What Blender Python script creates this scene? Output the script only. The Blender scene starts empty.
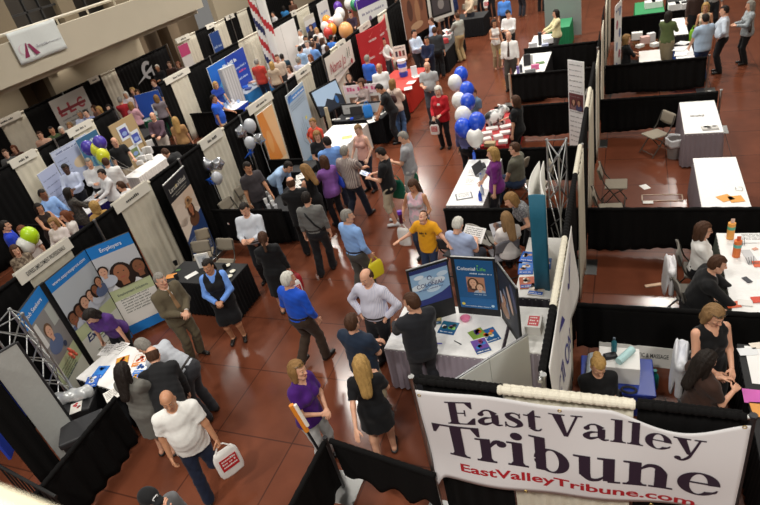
import bpy, math, random
import numpy as np
from mathutils import Vector, Matrix
S = bpy.context.scene
C = S.collection
rnd = random.Random(7)
# ------------------------------------------------------------------ camera
CAM_H = 6.0
FPX = 576.17
PITCH, ROLL, YAW = math.radians(31.4714), math.radians(-13.28385), math.radians(-26.99585)
def cam_axes():
    cy, sy, cp, sp = math.cos(YAW), math.sin(YAW), math.cos(PITCH), math.sin(PITCH)
    w = Vector((sy*cp, cy*cp, -sp)); rt = Vector((cy, -sy, 0)); up = rt.cross(w)
    r = math.cos(ROLL)*rt + math.sin(ROLL)*up; u = -math.sin(ROLL)*rt + math.cos(ROLL)*up
    return r, u, w
CR, CU, CW = cam_axes()
cd = bpy.data.cameras.new('camera'); cam = bpy.data.objects.new('camera', cd); C.objects.link(cam)
cam.matrix_world = Matrix(((CR.x, CU.x, -CW.x, 0), (CR.y, CU.y, -CW.y, 0), (CR.z, CU.z, -CW.z, CAM_H), (0, 0, 0, 1)))
cd.sensor_width = 36; cd.lens = FPX/760*36; cd.clip_start = .05; cd.clip_end = 200
cd.dof.use_dof = True; cd.dof.focus_distance = 7.5; cd.dof.aperture_fstop = 2.0
S.camera = cam
# ------------------------------------------------------------------ world, lights, exposure
S.view_settings.view_transform = 'Standard'; S.view_settings.look = 'None'
S.view_settings.gamma = 1; S.view_settings.use_curve_mapping = False
S.view_settings.exposure = 0.0
wd = bpy.data.worlds.new('hall_ambience'); S.world = wd; wd.use_nodes = True
bg = wd.node_tree.nodes['Background']; bg.inputs[0].default_value = (1.0, .96, .9, 1); bg.inputs[1].default_value = .2
LAMP_Z = 10.5
LAMPS = [(-9.6, 14.0), (-4.2, 13.5), (1.5, 13.0), (-17.8, 16.3), (-9.8, 22.5), (-4.5, 22.0), (1.5, 21.0), (-15, 23.5),
         (-12, 31), (-5, 31), (3, 30), (-15, 6), (-7.5, 5), (2.5, 6), (-2.5, -2.5), (3.5, -1.5), (-8, -2)]  # last three, behind the camera, are fill added to light the banner front
for i, (x, y) in enumerate(LAMPS):
    l = bpy.data.lights.new('ceiling_or_fill_light', 'AREA'); l.shape = 'DISK'; big = i in (0, 3); l.size = 1.5 if big else 1.0
    l.energy = 480 if big else 130 if y < 7 and y > 0 else 420 if y < 0 else 390 if y > 20 else 285; l.color = (1, .955, .88); l.spread = math.radians(150)
    o = bpy.data.objects.new('ceiling_or_fill_light', l); o.location = (x, y, LAMP_Z); C.objects.link(o)

def at(px, py, z=0.0):
    """the point of the hall at height z that the photograph shows at pixel px, py"""
    d = (px-380)*CR - (py-252.5)*CU + FPX*CW
    t = (z-CAM_H)/d.z
    return Vector((d.x*t, d.y*t, z))
# ------------------------------------------------------------------ materials
MATS = {}
def srgb(c):
    if isinstance(c, str):
        c = [int(c[i:i+2], 16)/255 for i in (0, 2, 4)]
    return tuple((v/12.92 if v <= .04045 else ((v+.055)/1.055)**2.4) for v in c)
def mat(col, rough=.6, metal=0, kind=None, emit=0, spec=.5, **kw):
    key = (col, rough, metal, kind, emit, spec, tuple(sorted(kw.items())))
    if key in MATS: return MATS[key]
    m = bpy.data.materials.new((kind or 'plain')+'_'+str(col)); m.use_nodes = True
    nt = m.node_tree; b = nt.nodes['Principled BSDF']; N = nt.nodes.new; L = nt.links.new
    rgb = srgb(col)
    b.inputs['Base Color'].default_value = (*rgb, 1); b.inputs['Roughness'].default_value = rough
    b.inputs['Metallic'].default_value = metal; b.inputs['Specular IOR Level'].default_value = spec
    def coord(scale=(1, 1, 1)):
        t = N('ShaderNodeTexCoord'); mp = N('ShaderNodeMapping'); mp.inputs['Scale'].default_value = scale
        L(t.outputs['Object'], mp.inputs[0]); return mp.outputs[0]
    def noise(scale, det=3, vec=None):
        n = N('ShaderNodeTexNoise'); n.inputs['Scale'].default_value = scale; n.inputs['Detail'].default_value = det
        L(vec or coord(), n.inputs['Vector']); return n.outputs['Fac']
    def bump(h, strength, dist=.01):
        bp = N('ShaderNodeBump'); bp.inputs['Strength'].default_value = strength; bp.inputs['Distance'].default_value = dist
        L(h, bp.inputs['Height']); L(bp.outputs[0], b.inputs['Normal'])
    def tint(fac, lo, hi):
        r = N('ShaderNodeMapRange'); r.inputs['To Min'].default_value = lo; r.inputs['To Max'].default_value = hi
        L(fac, r.inputs['Value'])
        x = N('ShaderNodeMix'); x.data_type = 'RGBA'; x.blend_type = 'MULTIPLY'; x.inputs['Factor'].default_value = 1
        x.inputs['A'].default_value = (*rgb, 1); L(r.outputs[0], x.inputs['B']); L(x.outputs['Result'], b.inputs['Base Color'])
    if kind == 'cloth':
        b.inputs['Sheen Weight'].default_value = .08
        n = noise(14, 3); bump(n, .2, .02); tint(noise(30, 2), .93, 1.05)
    elif kind == 'drape':
        tint(noise(3, 3), .85, 1.1); bump(noise(60, 2, coord((1, 1, .05))), .25, .01)
    elif kind == 'skin':
        b.inputs['Subsurface Weight'].default_value = .06; b.inputs['Subsurface Radius'].default_value = (.01, .004, .002)
        tint(noise(25, 2), .93, 1.05)
    elif kind == 'hair':
        bump(noise(55, 4, coord((1, 1, .18))), .8, .02); tint(noise(40, 3, coord((1, 1, .15))), .6, 1.25)
    elif kind == 'stripe':
        col2 = srgb(kw['col2']); w = N('ShaderNodeTexWave'); w.wave_type = 'BANDS'; w.bands_direction = kw.get('dir', 'X')
        w.inputs['Scale'].default_value = kw.get('scale', 12); w.inputs['Distortion'].default_value = .6
        L(coord(), w.inputs['Vector'])
        x = N('ShaderNodeMix'); x.data_type = 'RGBA'; x.inputs['A'].default_value = (*rgb, 1); x.inputs['B'].default_value = (*col2, 1)
        L(w.outputs['Fac'], x.inputs['Factor']); L(x.outputs['Result'], b.inputs['Base Color'])
    elif kind == 'print':
        col2 = srgb(kw['col2']); n = noise(kw.get('scale', 40), 2)
        r = N('ShaderNodeValToRGB'); r.color_ramp.elements[0].position = .45; r.color_ramp.elements[1].position = .55
        r.color_ramp.elements[0].color = (*rgb, 1); r.color_ramp.elements[1].color = (*col2, 1)
        L(n, r.inputs[0]); L(r.outputs[0], b.inputs['Base Color'])
    elif kind == 'wall':
        tint(noise(1.2, 4), .93, 1.05); bump(noise(90, 2), .1, .004)
    elif kind == 'floor':
        # stained and sealed concrete with saw-cut squares
        v = coord()
        br = N('ShaderNodeTexBrick'); br.offset = 0; br.inputs['Scale'].default_value = 1
        br.inputs['Brick Width'].default_value = 1.22; br.inputs['Row Height'].default_value = 1.22
        br.inputs['Mortar Size'].default_value = .012; br.inputs['Mortar Smooth'].default_value = .3
        br.inputs['Color1'].default_value = (*srgb('6f3e2b'), 1); br.inputs['Color2'].default_value = (*srgb('693927'), 1); b.inputs['Specular IOR Level'].default_value = .38
        br.inputs['Mortar'].default_value = (*srgb('4f2c20'), 1); L(v, br.inputs['Vector'])
        n1 = noise(.5, 4); n2 = noise(2.2, 3)
        ad = N('ShaderNodeMath'); ad.operation = 'ADD'; L(n1, ad.inputs[0]); L(n2, ad.inputs[1])
        r = N('ShaderNodeMapRange'); r.inputs['From Min'].default_value = .2; r.inputs['From Max'].default_value = 1.8
        r.inputs['To Min'].default_value = .5; r.inputs['To Max'].default_value = 1.4; L(ad.outputs[0], r.inputs['Value'])
        x = N('ShaderNodeMix'); x.data_type = 'RGBA'; x.blend_type = 'MULTIPLY'; x.inputs['Factor'].default_value = 1
        L(br.outputs['Color'], x.inputs['A']); L(r.outputs[0], x.inputs['B']); L(x.outputs['Result'], b.inputs['Base Color'])
        r2 = N('ShaderNodeMapRange'); r2.inputs['To Min'].default_value = .13; r2.inputs['To Max'].default_value = .23
        L(n1, r2.inputs['Value']); L(r2.outputs[0], b.inputs['Roughness'])
        bump(n2, .02, .01)
    elif kind == 'balloon':
        b.inputs['Coat Weight'].default_value = .5; b.inputs['Coat Roughness'].default_value = .1
    if emit:
        b.inputs['Emission Color'].default_value = (*rgb, 1); b.inputs['Emission Strength'].default_value = emit
    MATS[key] = m
    return m
BLACK = lambda: mat('0e0d0d', .9, kind='drape', spec=.15)
WHITE_DRAPE = lambda: mat('d9d2bf', .85, kind='drape')
METAL = lambda: mat('a7a7a5', .35, 1)
DARKMETAL = lambda: mat('3a3a3c', .45, .6)
WHITE = lambda: mat('f0efec', .55)
# ------------------------------------------------------------------ objects and meshes
def tag(o, label=None, cat=None, group=None, kind=None):
    if label: o['label'] = label
    if cat: o['category'] = cat
    if group: o['group'] = group
    if kind: o['kind'] = kind
    return o
def thing(name, label, cat, loc=(0, 0, 0), rz=0, group=None):
    o = bpy.data.objects.new(name, None); C.objects.link(o); o.empty_display_size = .1
    o.location = loc; o.rotation_euler = (0, 0, rz)
    return tag(o, label, cat, group)
def mesh_np(name, V, F, mats, parent=None, fm=None, smooth=False):
    """V (n,3) array, F list of faces or (m,4) array"""
    me = bpy.data.meshes.new(name)
    if isinstance(F, np.ndarray):
        n = len(F); me.vertices.add(len(V)); me.vertices.foreach_set('co', np.ascontiguousarray(V, dtype=np.float32).ravel())
        k = F.shape[1]; me.loops.add(n*k); me.loops.foreach_set('vertex_index', np.ascontiguousarray(F, dtype=np.int32).ravel())
        me.polygons.add(n); me.polygons.foreach_set('loop_start', np.arange(0, n*k, k, dtype=np.int32))
        me.update(calc_edges=True)
    else:
        me.from_pydata([tuple(v) for v in V], [], F)
    for m in (mats if isinstance(mats, (list, tuple)) else [mats]): me.materials.append(m)
    if fm is not None: me.polygons.foreach_set('material_index', np.asarray(fm, dtype=np.int32))
    if smooth: me.polygons.foreach_set('use_smooth', np.ones(len(me.polygons), dtype=bool))
    me.update()
    o = bpy.data.objects.new(name, me); C.objects.link(o)
    if parent is not None: o.parent = parent
    return o
class MB:
    def __init__(s): s.v = []; s.f = []; s.m = []; s.mats = []; s.cur = 0
    def use(s, m):
        if m not in s.mats: s.mats.append(m)
        s.cur = s.mats.index(m); return s
    def add(s, vs, fs):
        k = len(s.v); s.v += [tuple(v) for v in vs]; s.f += [tuple(i+k for i in f) for f in fs]; s.m += [s.cur]*len(fs); return s
    def box(s, lo, hi, rz=0, pivot=None, ch=0):
        (x0, y0, z0), (x1, y1, z1) = lo, hi
        vs = [(x, y, z) for x in (x0, x1) for y in (y0, y1) for z in (z0, z1)]
        if rz:
            c, q = math.cos(rz), math.sin(rz); px, py = pivot or ((x0+x1)/2, (y0+y1)/2)
            vs = [(px+(x-px)*c-(y-py)*q, py+(x-px)*q+(y-py)*c, z) for x, y, z in vs]
        return s.add(vs, [(0, 1, 3, 2), (4, 6, 7, 5), (0, 4, 5, 1), (2, 3, 7, 6), (0, 2, 6, 4), (1, 5, 7, 3)])
    def cyl(s, a, b, r, r2=None, n=12, caps=True):
        a, b = Vector(a), Vector(b); r2 = r if r2 is None else r2; d = (b-a).normalized()
        x = d.orthogonal().normalized(); y = d.cross(x); vs = []
        for p, q in ((a, r), (b, r2)):
            for i in range(n):
                t = 2*math.pi*i/n; vs.append(p+q*(math.cos(t)*x+math.sin(t)*y))
        fs = [(i, (i+1) % n, n+(i+1) % n, n+i) for i in range(n)]
        if caps: fs += [tuple(range(n))[::-1], tuple(range(n, 2*n))]
        return s.add(vs, fs)
    def tube(s, pts, r, n=8, closed=False):
        pts = [Vector(p) for p in pts]; m = len(pts); vs = []; fs = []; x = None
        for i, p in enumerate(pts):
            if closed: d = (pts[(i+1) % m]-pts[i-1]).normalized()
            else: d = (pts[min(i+1, m-1)]-pts[max(i-1, 0)]).normalized()
            x = d.orthogonal().normalized() if x is None else (x-d*x.dot(d)).normalized()
            y = d.cross(x)
            for k in range(n):
                t = 2*math.pi*k/n; vs.append(p+r*(math.cos(t)*x+math.sin(t)*y))
        for i in range(m if closed else m-1):
            j = (i+1) % m
            for k in range(n): fs.append((i*n+k, i*n+(k+1) % n, j*n+(k+1) % n, j*n+k))
        if not closed: fs += [tuple(range(n))[::-1], tuple(range((m-1)*n, m*n))]
        return s.add(vs, fs)
    def lathe(s, prof, c=(0, 0, 0), n=20):
        vs = [(c[0]+r*math.cos(2*math.pi*k/n), c[1]+r*math.sin(2*math.pi*k/n), c[2]+z) for r, z in prof for k in range(n)]
        fs = [(i*n+k, i*n+(k+1) % n, (i+1)*n+(k+1) % n, (i+1)*n+k) for i in range(len(prof)-1) for k in range(n)]
        if prof[0][0] > 1e-4: fs.append(tuple(range(n))[::-1])
        if prof[-1][0] > 1e-4: fs.append(tuple(range((len(prof)-1)*n, len(prof)*n)))
        return s.add(vs, fs)
    def ell(s, c, r, n=14, m=9):
        vs = []; fs = []
        for i in range(m+1):
            t = math.pi*i/m
            for k in range(n):
                p = 2*math.pi*k/n; vs.append((c[0]+r[0]*math.sin(t)*math.cos(p), c[1]+r[1]*math.sin(t)*math.sin(p), c[2]+r[2]*math.cos(t)))
        for i in range(m):
            for k in range(n): fs.append((i*n+k, (i+1)*n+k, (i+1)*n+(k+1) % n, i*n+(k+1) % n))
        return s.add(vs, fs)
    def sheet(s, fn, nu, nv, th=.006):
        """thin closed cloth from a grid fn(i/nu, j/nv) -> point"""
        P = [[Vector(fn(i/nu, j/nv)) for j in range(nv+1)] for i in range(nu+1)]
        vs = []; w = nv+1
        for i in range(nu+1):
            for j in range(nv+1):
                du = P[min(i+1, nu)][j]-P[max(i-1, 0)][j]; dv = P[i][min(j+1, nv)]-P[i][max(j-1, 0)]
                n = du.cross(dv); n = n.normalized() if n.length > 1e-9 else Vector((0, 0, 1))
                vs.append((P[i][j]+n*th/2, P[i][j]-n*th/2))
        A = [v[0] for v in vs]; B = [v[1] for v in vs]; k = len(A); fs = []
        for i in range(nu):
            for j in range(nv):
                a, b, c, d = i*w+j, (i+1)*w+j, (i+1)*w+j+1, i*w+j+1
                fs += [(a, b, c, d), (k+d, k+c, k+b, k+a)]
        for i in range(nu):
            fs += [(i*w, k+i*w, k+(i+1)*w, (i+1)*w), (i*w+nv, (i+1)*w+nv, k+(i+1)*w+nv, k+i*w+nv)]
        for j in range(nv):
            fs += [(j, j+1, k+j+1, k+j), (nu*w+j, k+nu*w+j, k+nu*w+j+1, nu*w+j+1)]
        return s.add(A+B, fs)
    def build(s, name, m=None, parent=None, smooth=False, bevel=0, origin=None):
        """origin: 'base' moves the object's origin to the middle of its base"""
        V = np.array(s.v, dtype=float); loc = None
        if parent is None and origin != 'keep':
            lo, hi = V.min(0), V.max(0); loc = np.array([(lo[0]+hi[0])/2, (lo[1]+hi[1])/2, lo[2]]); V = V-loc
        o = mesh_np(name, V, s.f, s.mats if s.mats else m, parent, s.m if s.mats else None, smooth)
        if loc is not None: o.location = loc
        if bevel:
            md = o.modifiers.new('bevel', 'BEVEL'); md.width = bevel; md.segments = 2; md.limit_method = 'ANGLE'
        if smooth and bevel == 0: pass
        return o
# ------------------------------------------------------------------ lettering
FCACHE = {}
def glyphs(text, bold=0.0, shear=0.0):
    """vertices and faces of a line of lettering, cap height about .7, starting at x = 0"""
    k = (text, bold, shear)
    if k in FCACHE: return FCACHE[k]
    cu = bpy.data.curves.new('lettering', 'FONT'); cu.body = text; cu.size = 1; cu.offset = bold; cu.shear = shear; cu.resolution_u = 3
    o = bpy.data.objects.new('lettering', cu); C.objects.link(o)
    dg = bpy.context.evaluated_depsgraph_get(); me = bpy.data.meshes.new_from_object(o.evaluated_get(dg))
    V = [tuple(v.co) for v in me.vertices]; F = [tuple(p.vertices) for p in me.polygons]
    bpy.data.objects.remove(o); bpy.data.curves.remove(cu); bpy.data.meshes.remove(me)
    x0 = min((v[0] for v in V), default=0); V = [(v[0]-x0, v[1]) for v in V]
    FCACHE[k] = (V, F, max((v[0] for v in V), default=0)); return FCACHE[k]
class Face:
    """a flat printed face: o = lower left corner, u = along the width, v = up; n sticks out of the face"""
    def __init__(s, mb, o, u, v): s.mb = mb; s.o = Vector(o); s.u = Vector(u).normalized(); s.v = Vector(v).normalized(); s.n = s.u.cross(s.v); s.k = 0; s.clip = None
    def p(s, a, b): return s.o+s.u*a+s.v*b+s.n*(.0015*s.k)
    def poly(s, pts, m, layer=1):
        s.k = layer
        if s.clip:
            x0, y0, x1, y1 = s.clip
            for ax, lim, sg in ((0, x0, 1), (0, x1, -1), (1, y0, 1), (1, y1, -1)):
                out = []
                for i, p in enumerate(pts):
                    q = pts[i-1]; dp, dq = sg*(p[ax]-lim), sg*(q[ax]-lim)
                    if (dp >= 0) != (dq >= 0): t = dq/(dq-dp); out.append((q[0]+(p[0]-q[0])*t, q[1]+(p[1]-q[1])*t))
                    if dp >= 0: out.append(p)
                pts = out
            if len(pts) < 3: return s
        s.mb.use(m); s.mb.add([s.p(a, b) for a, b in pts], [tuple(range(len(pts)))]); return s
    def rect(s, a0, b0, a1, b1, m, layer=1): return s.poly([(a0, b0), (a1, b0), (a1, b1), (a0, b1)], m, layer)
    def disc(s, a, b, ra, rb, m, layer=2, n=18, rot=0):
        c, q = math.cos(rot), math.sin(rot)
        return s.poly([(a+c*ra*math.cos(t)-q*rb*math.sin(t), b+q*ra*math.cos(t)+c*rb*math.sin(t)) for t in [2*math.pi*i/n for i in range(n)]], m, layer)
    def text(s, txt, a, b, size, m, layer=4, width=None, bold=.01, shear=0, center=False):
        V, F, w = glyphs(txt, bold, shear); sx = size/.72
        if width: sx = width/w
        a0 = a-w*sx/2 if center else a
        s.k = layer; s.mb.use(m); s.mb.add([s.p(a0+x*sx, b+y*size/.72) for x, y in V], F); return s
    def words(s, a0, b, a1, h, m, layer=4, seed=1, gap=.5, mark=.7):
        """a line of print too small to read: word-length rows of little upright strokes"""
        r = random.Random(seed); s.k = layer; s.mb.use(m); x = a0; step = h*.8
        while x < a1:
            for _ in range(r.randint(2, 8)):
                if x+step*.6 > a1: break
                hh = h*r.choice((.7, .7, 1)); s.mb.add([s.p(x, b), s.p(x+step*mark, b), s.p(x+step*mark, b+hh), s.p(x, b+hh)], [(0, 1, 2, 3)]); x += step
            x += step*gap*1.6
        return s
    def portrait(s, a, b, r, skin, hair, top, long=False, layer=3):
        """a small printed picture of a person, head radius r"""
        s.disc(a, b-r*2.5, r*2.0, r*1.5, top, layer, 16)
        if long: s.disc(a, b-r*.5, r*1.35, r*1.8, hair, layer+1)
        else: s.disc(a, b+r*.25, r*1.08, r*1.15, hair, layer+1)
        s.rect(a-r*.4, b-r*1.7, a+r*.4, b-r*.6, skin, layer+2)
        s.disc(a, b-r*.1, r*.82, r*1.1, skin, layer+3)
        d = mat('3a2a25', .6)
        for q in (-1, 1): s.disc(a+q*r*.33, b+r*.08, r*.12, r*.07, d, layer+4, 8)
        s.disc(a, b-r*.62, r*.3, r*.09, mat('b0584f', .5), layer+4, 10); return s
# ------------------------------------------------------------------ people: smooth blended bodies, clothes drawn over them
def surface(f, lo, h):
    """surface net of a sampled distance field; returns vertices, quads"""
    neg = f < 0
    nx, ny, nz = f.shape
    c = np.zeros((nx-1, ny-1, nz-1), np.int8)
    for i in (0, 1):
        for j in (0, 1):
            for k in (0, 1): c += neg[i:nx-1+i, j:ny-1+j, k:nz-1+k]
    act = (c > 0) & (c < 8)
    idx = -np.ones(act.shape, np.int64); I = np.argwhere(act); n = len(I); idx[act] = np.arange(n)
    if n == 0: return np.zeros((0, 3)), np.zeros((0, 4), np.int64)
    P = np.zeros((n, 3)); W = np.zeros(n)
    cor = {(i, j, k): f[I[:, 0]+i, I[:, 1]+j, I[:, 2]+k] for i in (0, 1) for j in (0, 1) for k in (0, 1)}
    for a in cor:
        for ax in range(3):
            if a[ax] == 0:
                b = list(a); b[ax] = 1; b = tuple(b); fa, fb = cor[a], cor[b]
                x = (fa < 0) != (fb < 0); t = np.where(x, fa/np.where(x, fa-fb, 1), 0)
                q = np.zeros((n, 3)); q[:] = a; q[:, ax] = t
                P += q*x[:, None]; W += x
    P = (I+P/W[:, None])*h+lo
    Q = []
    for ax in range(3):
        o1, o2 = [(1, 2), (2, 0), (0, 1)][ax]
        sl = [slice(1, s-1) for s in f.shape]; sl[ax] = slice(0, f.shape[ax]-1)
        sl2 = list(sl); sl2[ax] = slice(1, f.shape[ax])
        a, b = neg[tuple(sl)], neg[tuple(sl2)]
        for flag, flip in ((a & ~b, False), (~a & b, True)):
            E = np.argwhere(flag)
            if len(E) == 0: continue
            E = E+np.array([0 if d == ax else 1 for d in range(3)])
            e1 = np.zeros(3, int); e1[o1] = 1; e2 = np.zeros(3, int); e2[o2] = 1
            q = [idx[tuple((E-d).T)] for d in (e1+e2, e2, 0*e1, e1)]
            if flip: q = q[::-1]
            Q.append(np.stack(q, 1))
    return P, np.concatenate(Q)
class Field:
    def __init__(s, lo, hi, h):
        s.lo = np.array(lo, float)-2*h; s.h = h; s.n = np.ceil((np.array(hi)+2*h-s.lo)/h).astype(int)+1
        s.f = np.full(s.n, .2, np.float32)
        s.ax = [(s.lo[i]+np.arange(s.n[i])*h).astype(np.float32) for i in range(3)]
    def sub(s, lo, hi):
        a = np.clip(np.floor((np.array(lo)-s.lo)/s.h).astype(int), 0, s.n-1); b = np.clip(np.ceil((np.array(hi)-s.lo)/s.h).astype(int)+1, 1, s.n)
        sl = tuple(slice(a[i], max(b[i], a[i]+1)) for i in range(3))
        return sl, s.ax[0][sl[0]][:, None, None], s.ax[1][sl[1]][None, :, None], s.ax[2][sl[2]][None, None, :]
    def put(s, sl, d, k):
        a = s.f[sl]
        if k <= 0: s.f[sl] = np.minimum(a, d); return
        g = np.maximum(k-np.abs(a-d), 0)/k; s.f[sl] = np.minimum(a, d)-g*g*k*.25
    def cone(s, a, b, r1, r2, k=.03, clip=None, R=None, ky=1.0, infl=0.0):
        """tapered rounded limb; clip=(point, normal) cuts what lies beyond; R, ky flatten it along the second axis of R"""
        a = np.array(a, float); b = np.array(b, float); m = max(r1, r2)+infl+.06
        sl, X, Y, Z = s.sub(np.minimum(a, b)-m, np.maximum(a, b)+m)
        if R is None:
            px, py, pz = X-a[0], Y-a[1], Z-a[2]; ba = b-a
        else:
            dx, dy, dz = X-a[0], Y-a[1], Z-a[2]
            px = R[0][0]*dx+R[0][1]*dy+R[0][2]*dz; py = (R[1][0]*dx+R[1][1]*dy+R[1][2]*dz)/ky; pz = R[2][0]*dx+R[2][1]*dy+R[2][2]*dz
            ba = np.array([np.dot(R[i], b-a) for i in range(3)]); ba[1] /= ky
        L2 = max(float(ba@ba), 1e-9)
        t = np.clip((px*ba[0]+py*ba[1]+pz*ba[2])/L2, 0, 1)
        d = np.sqrt((px-ba[0]*t)**2+(py-ba[1]*t)**2+(pz-ba[2]*t)**2)-(r1+(r2-r1)*t)
        if R is not None: d = d*(.5+.5*ky)
        d = d-infl
        if clip is not None:
            c, n = clip; d = np.maximum(d, (X-c[0])*n[0]+(Y-c[1])*n[1]+(Z-c[2])*n[2])
        s.put(sl, d, k)
    def ell(s, c, r, R=None, k=.03, infl=0.0):
        c = np.array(c, float); m = max(r)+infl+.06; sl, X, Y, Z = s.sub(c-m, c+m); x, y, z = X-c[0], Y-c[1], Z-c[2]
        if R is not None: x, y, z = [R[i][0]*x+R[i][1]*y+R[i][2]*z for i in range(3)]
        r = [q+infl for q in r]
        k0 = np.sqrt((x/r[0])**2+(y/r[1])**2+(z/r[2])**2); k1 = np.sqrt((x/r[0]**2)**2+(y/r[1]**2)**2+(z/r[2]**2)**2)
        s.put(sl, k0*(k0-1)/np.maximum(k1, 1e-6), k)
    def grid(s): return s.ax[0][:, None, None], s.ax[1][None, :, None], s.ax[2][None, None, :]
    def cut(s, c, n):
        X, Y, Z = s.grid(); s.f = np.maximum(s.f, (X-c[0])*n[0]+(Y-c[1])*n[1]+(Z-c[2])*n[2])
    def carve(s, a, b, r1, r2):
        a = np.array(a, float); b = np.array(b, float); X, Y, Z = s.grid(); ba = b-a; L2 = max(float(ba@ba), 1e-9)
        px, py, pz = X-a[0], Y-a[1], Z-a[2]; t = np.clip((px*ba[0]+py*ba[1]+pz*ba[2])/L2, 0, 1)
        d = np.sqrt((px-ba[0]*t)**2+(py-ba[1]*t)**2+(pz-ba[2]*t)**2)-(r1+(r2-r1)*t); s.f = np.maximum(s.f, -d)
    def mesh(s): return surface(s.f, s.lo, s.h)
def rotx(a): c, q = math.cos(a), math.sin(a); return np.array([[1, 0, 0], [0, c, -q], [0, q, c]])
def rotz(a): c, q = math.cos(a), math.sin(a); return np.array([[c, -q, 0], [q, c, 0], [0, 0, 1]])
def roty(a): c, q = math.cos(a), math.sin(a); return np.array([[c, 0, q], [0, 1, 0], [-q, 0, c]])
def nrm(v): v = np.array(v, float); return v/max(np.linalg.norm(v), 1e-9)
TEMPL = {}
def head_template(female, h):
    """face forward +Y, origin at the middle of the head, chin at about -.115, crown at +.115"""
    k = ('head', female, h)
    if k in TEMPL: return TEMPL[k]
    F = Field((-.1, -.12, -.15), (.1, .14, .13), h)
    F.ell((0, -.012, .03), (.074, .094, .085), k=.02)               # skull
    F.ell((0, .022, -.03), (.058, .07, .075), k=.03)                # face
    F.cone((0, .05, -.09), (0, .062, -.1), .026 if female else .031, .02, k=.035)   # chin
    for q in (-1, 1):
        F.cone((q*.052, .0, -.06), (q*.02, .06, -.098), .022, .02, k=.03)  # jaw
        F.ell((q*.036, .066, -.02), (.02, .016, .016), k=.02)        # cheek
        F.cone((q*.012, .083, .026), (q*.04, .07, .026), .008, .007, k=.015)  # brow
        F.ell((q*.077, -.008, -.012), (.009, .02, .032), roty(q*.2) @ rotz(q*-.35), k=.006)  # ear
    F.carve((-.031, .102, .008), (-.031, .099, .008), .016, .016); F.carve((.031, .102, .008), (.031, .099, .008), .016, .016)
    F.cone((0, .088, .014), (0, .11, -.026), .007, .012, k=.012)     # nose
    for q in (-1, 1):
        F.ell((q*.011, .1, -.03), (.008, .01, .007), k=.006)
        F.ell((q*.031, .076, .008), (.0135, .0135, .012), k=.002)    # eyeball
    F.ell((0, .086, -.056), (.024, .012, .006), k=.006); F.ell((0, .083, -.068), (.02, .012, .007), k=.006)   # lips
    F.cone((0, -.022, -.05), (0, -.03, -.15), .052, .05, k=.04)
    V, Q = F.mesh()
    c = V[Q].mean(1); m = np.zeros(len(Q), int)
    for q in (-1, 1):
        d = np.hypot(c[:, 0]-q*.031, (c[:, 2]-.008)*1.3); m[(d < .0095) & (c[:, 1] > .07)] = 3
        m[(d < .0062) & (c[:, 1] > .07)] = 1
        m[(np.abs(c[:, 0]-q*.031) < .019) & (np.abs(c[:, 2]-.031) < .0035) & (c[:, 1] > .06)] = 4
    m[(np.abs(c[:, 0]) < .024) & (c[:, 2] < -.049) & (c[:, 2] > -.075) & (c[:, 1] > .083)] = 2
    TEMPL[k] = (V, Q, m); return TEMPL[k]
def hand_template(pose, h):
    """a right hand: wrist at the origin, fingers along +Y, thumb towards -X, palm facing -Z"""
    k = ('hand', pose, h)
    if k in TEMPL: return TEMPL[k]
    F = Field((-.1, -.03, -.1), (.07, .22, .05), h)
    F.cone((0, -.02, 0), (0, .02, 0), .026, .027, k=.02, R=np.eye(3)[[0, 2, 1]], ky=.72)
    for x0, x1 in ((-.03, -.034), (-.012, -.012), (.008, .009), (.024, .03)):
        F.cone((x0*.6, .015, 0), (x1, .088, 0), .017, .0125, k=.012)
    curl = {'relax': (.35, .5, .4), 'grip': (1.2, 1.3, .8), 'flat': (.05, .08, .05)}[pose]
    for x, L, r in ((-.034, .072, .0095), (-.012, .08, .01), (.01, .074, .0095), (.031, .058, .0085)):
        p = np.array([x, .088, 0.]); a = 0; sp = x*.9
        for i, fr in enumerate((.45, .3, .25)):
            a += curl[i]; d = np.array([math.sin(sp)*math.cos(a)*.6, math.cos(a), -math.sin(a)]); q = p+d*L*fr
            F.cone(p, q, r*(1-.08*i), r*(.92-.08*i), k=.003); p = q
    p = np.array([-.022, .022, -.004])                               # thumb leaves the side of the palm
    for d, L, r in (((-.75, .6, -.25), .042, .0145), ((-.45, .85, -.3), .034, .011), ((-.2, .95, -.3), .026, .0095)):
        if pose == 'grip': d = (d[0]*.6, d[1]*.8, -.75)
        q = p+nrm(d)*L; F.cone(p, q, r, r*.88, k=.006); p = q
    V, Q = F.mesh(); TEMPL[k] = (V, Q); return TEMPL[k]
def ik(a, t, l1, l2, pole):
    a, t = np.array(a, float), np.array(t, float); d = t-a; L = np.linalg.norm(d); mx = (l1+l2)*.999
    if L > mx: t = a+d*mx/L; d = t-a; L = mx
    u = d/max(L, 1e-6); c = (l1*l1+L*L-l2*l2)/(2*L); hgt = math.sqrt(max(l1*l1-c*c, 0)); p = np.array(pole, float); p = nrm(p-u*(p@u))
    return a+u*c+p*hgt, t
ARMS = {'down': (.25, .04, .84), 'clasp': (.045, .25, 1.04), 'hip': (.2, .07, 1.0), 'fwd': (.15, .42, 1.1), 'hold': (.1, .33, 1.16), 'cross': (-.1, .22, 1.17),
        'out': (.56, .22, 1.12), 'chin': (.06, .17, 1.42), 'reach': (.2, .52, .93), 'table': (.2, .38, .82), 'bag': (.27, .06, .82), 'back': (.06, -.16, 1.0), 'ear': (.13, .1, 1.6),
        'low': (.1, .3, .92), 'side': (.42, .1, .98), 'lap': (.1, .3, .72)}
SKIN = {'fair': 'd9a487', 'tan': 'c08a68', 'pale': 'e2b59b', 'brown': '8a5a40', 'dark': '4f3225'}
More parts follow.
